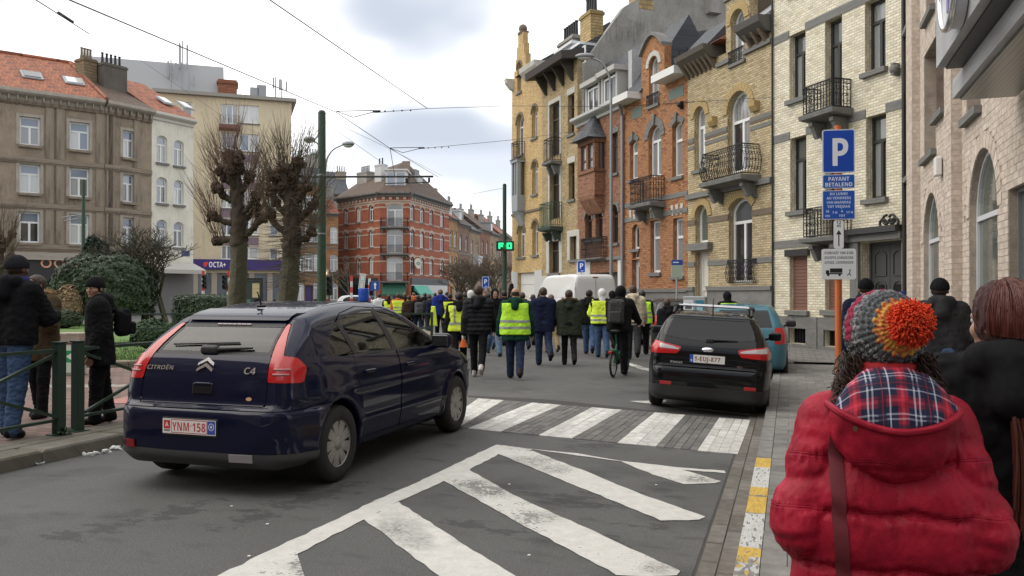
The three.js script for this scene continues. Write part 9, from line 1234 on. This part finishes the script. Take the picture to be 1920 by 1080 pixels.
const hatF = (x,y,q) => {const [a,b] = ang(x,y,q),k = Math.min(1,a / 25),br = a > 92;const row = br ? 0.0035 * Math.sin(Math.atan2(x,q) * 34) * Math.sin(y * 190) : 0.0045 * k * Math.abs(Math.sin(b * 17)) + 0.0028 * Math.sin(a * 0.72);return smax(smin(ell(x,y,q,hc.x,hc.y + 0.012,hc.z,0.118,0.118,0.125),ell(x,y,q,hc.x + ax.x * 0.03,hc.y + ax.y * 0.03,hc.z + ax.z * 0.03,0.1,0.1,0.1),0.04) - row,1.395 + 0.02 * (q - hc.z) / 0.1 * -1 - y,0.012);};
const hg = nets(hatF,[-0.16,1.36,-0.17],[0.17,1.65,0.19],0.0048),hpz = hg.attributes.position,col = new Float32Array(hpz.count * 3);
for (let i = 0;i < hpz.count;i++) {const x = hpz.getX(i),y = hpz.getY(i),q = hpz.getZ(i),[a,b] = ang(x,y,q),e = a + 3 * Math.sin(b * 17),nn = n3(x * 160,y * 160,q * 160),n2 = n3(x * 60,y * 90,q * 60);let c;const brim = y < hc.y - 0.012 + 0.006 * nn && e > 46;if (e < 37) c = n2 > 0.1 ? [0.62,0.36,0.07] : n2 > -0.25 ? [0.6,0.2,0.05] : [0.5,0.09,0.05];else if (!brim && e < 60) c = nn > 0.1 ? [0.13,0.14,0.15] : [0.06,0.065,0.07];else if (!brim && e < 72) c = nn > 0 ? [0.27,0.27,0.28] : [0.09,0.09,0.1];else if (!brim && e < 90) c = [0.3,0.025,0.065];else if (e < 97 && y > hc.y) c = [0.2,0.2,0.21];else c = nn > 0.28 ? [0.28,0.29,0.29] : nn > -0.1 ? [0.055,0.058,0.06] : [0.03,0.032,0.034];col.set(mulc(c,0.9 + 0.25 * nn),i * 3);}
hg.setAttribute('color',new THREE.BufferAttribute(col,3));const hat = part('bobble_hat',hg,mat(0xffffff,0.95,{vertexColors: true }),t);
{const R = rng(91),bc = hc.clone().addScaledVector(ax,0.175),g = [],bc2 = [[],[],[]];for (let i = 0;i < 4200;i++) {const u = R() * 2 - 1,a = R() * 6.283,s = Math.sqrt(1 - u * u),d = V(s * Math.cos(a),u,s * Math.sin(a)),L = 0.049 + 0.011 * R() * R() + 0.006 * n3(d.x * 3,d.y * 3,d.z * 3),p0 = bc.clone().addScaledVector(d,0.02),p2 = bc.clone().addScaledVector(d,L).add(V((R() - 0.5) * 0.03,(R() - 0.5) * 0.03,(R() - 0.5) * 0.03));bc2[R() < 0.12 ? 1 : R() < 0.5 ? 2 : 0].push(rod(p0,p2,0.0014,0.003,4,false));} [[0.72,0.06,0.015],[0.7,0.12,0.025],[0.62,0.045,0.013]].forEach((c,i) => {part('bobble',bc2[i],mat(c,0.95),hat).userData = {kind: 'stuff' };});}
{const R = rng(93),g = [];for (let i = 0;i < 420;i++) {const sd = i % 2 ? 1 : -1,x0 = sd * (0.078 + 0.055 * R()),y0 = 1.43 - 0.03 * R(),q0 = -0.03 + 0.1 * R(),L = 0.1 + 0.1 * R(),pts = [];for (let k = 0;k <= 7;k++) {const s = k / 7;pts.push(V(x0 + sd * 0.055 * s * R() + 0.012 * Math.sin(s * 14 + i),y0 - L * s,q0 + 0.03 * s + 0.012 * Math.cos(s * 14 + i)));} g.push(tube(pts,0.0012 + 0.0012 * R(),14,4));} part('hair',g,mat([0.04,0.02,0.012],0.5),t).userData = {kind: 'stuff' };}
t.updateMatrix();const bg = thing('shoulder_bag','dark red shoulder bag hanging by its strap on the red jacket','bag',t.position.toArray(),t.rotation.y),sp = [];for (let i = 0;i <= 16;i++) {const s = i / 16,y = 1.235 - 0.5 * s,x = -0.15 + 0.02 * s - 0.012 * Math.sin(s * 3);let q = 0.35;while (jf(x,y,q) > 0.004 && q > -0.1) q -= 0.004;sp.push([V(x - 0.019,y,q + 0.006),V(x + 0.019,y,q + 0.006)]);}
{const p = [],ix = [];sp.forEach(([a,b],i) => {for (const [v,d] of [[a,0],[b,0],[a,-0.006],[b,-0.006]]) p.push(v.x,v.y,v.z + d);if (i) {const k = i * 4,j = k - 4;ix.push(j,k,k + 1,j,k + 1,j + 1,j + 2,k + 3,k + 2,j + 2,j + 3,k + 3,j,j + 2,k + 2,j,k + 2,k,j + 1,k + 1,k + 3,j + 1,k + 3,j + 3);} });const g = new THREE.BufferGeometry();g.setAttribute('position',new THREE.Float32BufferAttribute(p,3));g.setIndex(ix);g.computeVertexNormals();part('strap',g,mat([0.14,0.014,0.022],0.7),bg);const e = sp[16][0];part('bag',jitter(rbox(0.3,0.22,0.1,0.04,e.x + 0.01,e.y - 0.13,e.z + 0.06,4),0.012,10),mat(0xffffff,0.6,grain([0.09,0.02,0.022],0.15)),bg);part('flap',jitter(rbox(0.31,0.1,0.025,0.012,e.x + 0.01,e.y - 0.06,e.z + 0.11,4),0.008,10),mat(0xffffff,0.6,grain([0.06,0.016,0.018],0.15)),bg);part('buckle',new THREE.TorusGeometry(0.022,0.004,6,18).translate(e.x + 0.02,e.y + 0.0,e.z + 0.02),chrome,bg);}
}
{
const p = person({X: (1888 - 960) / FOC * 2.62,z: 2.62,H: 1.635,headK: 1.04,y: 0,label: 'woman with red brown hair in a black coat at the right edge',head: 18,legs: W1,cell: 0.011,hair: 'none',yaw: -38,jacket: cloth([0.013,0.013,0.014],0.9,0.2),trousers: M.black,bulk: 1.16,hem: 0.4,armL: [6,10,20],armR: [6,10,20],hood: 1,face: 1,nod: -2 });
const hp = p.T(0,0.93,-0.012 * p.H),hf = (x,y,z) => {const q = smin(skull(x,y,z,0.022),cap(x,y,z,[0.02,-0.02,0.05,0.095,0.06,-0.14,0.05,0.07]),0.05);return smax(q + 0.004 * n3(x * 50,y * 7,z * 50) + 0.002 * n3(x * 120,y * 9,z * 120),-(z + 0.045 + 0.35 * Math.max(0,y - 0.05) + 0.12 * Math.max(0,-y)),0.012);};
const g = nets(hf,[-0.16,-0.24,-0.16],[0.2,0.2,0.19],0.0065),hk = p.H / 1.75 * 1.04;g.scale(hk,hk,hk);g.rotateY(38 * D2);g.translate(hp.x,hp.y,hp.z);const h = part('hair',g,mat(0xffffff,0.42,{color: new THREE.Color().setRGB(0.11,0.026,0.021),map: rep(bumps.grain,0.035,1.1),bumpMap: rep(asphaltBump,0.02,0.9),bumpScale: 0.003 }),p.root);
const R = rng(95),st = [],lk = [];for (let i = 0;i < 260;i++) {const a = R(),x0 = -0.03 + 0.1 * R(),zz = 0.06 + 0.05 * R();lk.push(tube([V(hp.x + x0 * 0.6,hp.y - 0.1,hp.z + zz),V(hp.x + x0 + 0.01,hp.y - 0.24,hp.z + zz + 0.08),V(hp.x + x0 + 0.015 + 0.02 * a,hp.y - 0.4,hp.z + zz + 0.085),V(hp.x + x0 * 0.7 + 0.03 * a,hp.y - 0.55 - 0.1 * R(),hp.z + zz + 0.08)],0.0035,10,4));} part('lock',lk,mat([0.1,0.028,0.018],0.45),h).userData = {kind: 'stuff' };
for (let i = 0;i < 500;i++) {const a = (R() - 0.5) * 2.6 + 1.57,b = R() * 1.3,pts = [];for (let k = 0;k < 5;k++) {const s = b + (1.9 - b) * k / 4,d = V(Math.sin(s) * Math.cos(a),Math.cos(s),Math.sin(s) * Math.sin(a));let r = 0.06;while (hf(d.x * r,d.y * r,d.z * r) < 0 && r < 0.25) r += 0.003;const q = d.multiplyScalar(r + 0.001 + 0.003 * R());pts.push(V(q.x,q.y,q.z).multiplyScalar(hk).applyAxisAngle(V(0,1,0),38 * D2).add(hp));} st.push(tube(pts,0.0016,8,3));} part('strands',st,mat([0.13,0.035,0.024],0.4),h).userData = {kind: 'stuff' };
}
scene.traverse((o) => {if (o.isMesh) {o.castShadow = true;o.receiveShadow = true;} });
renderer.render(scene,camera);
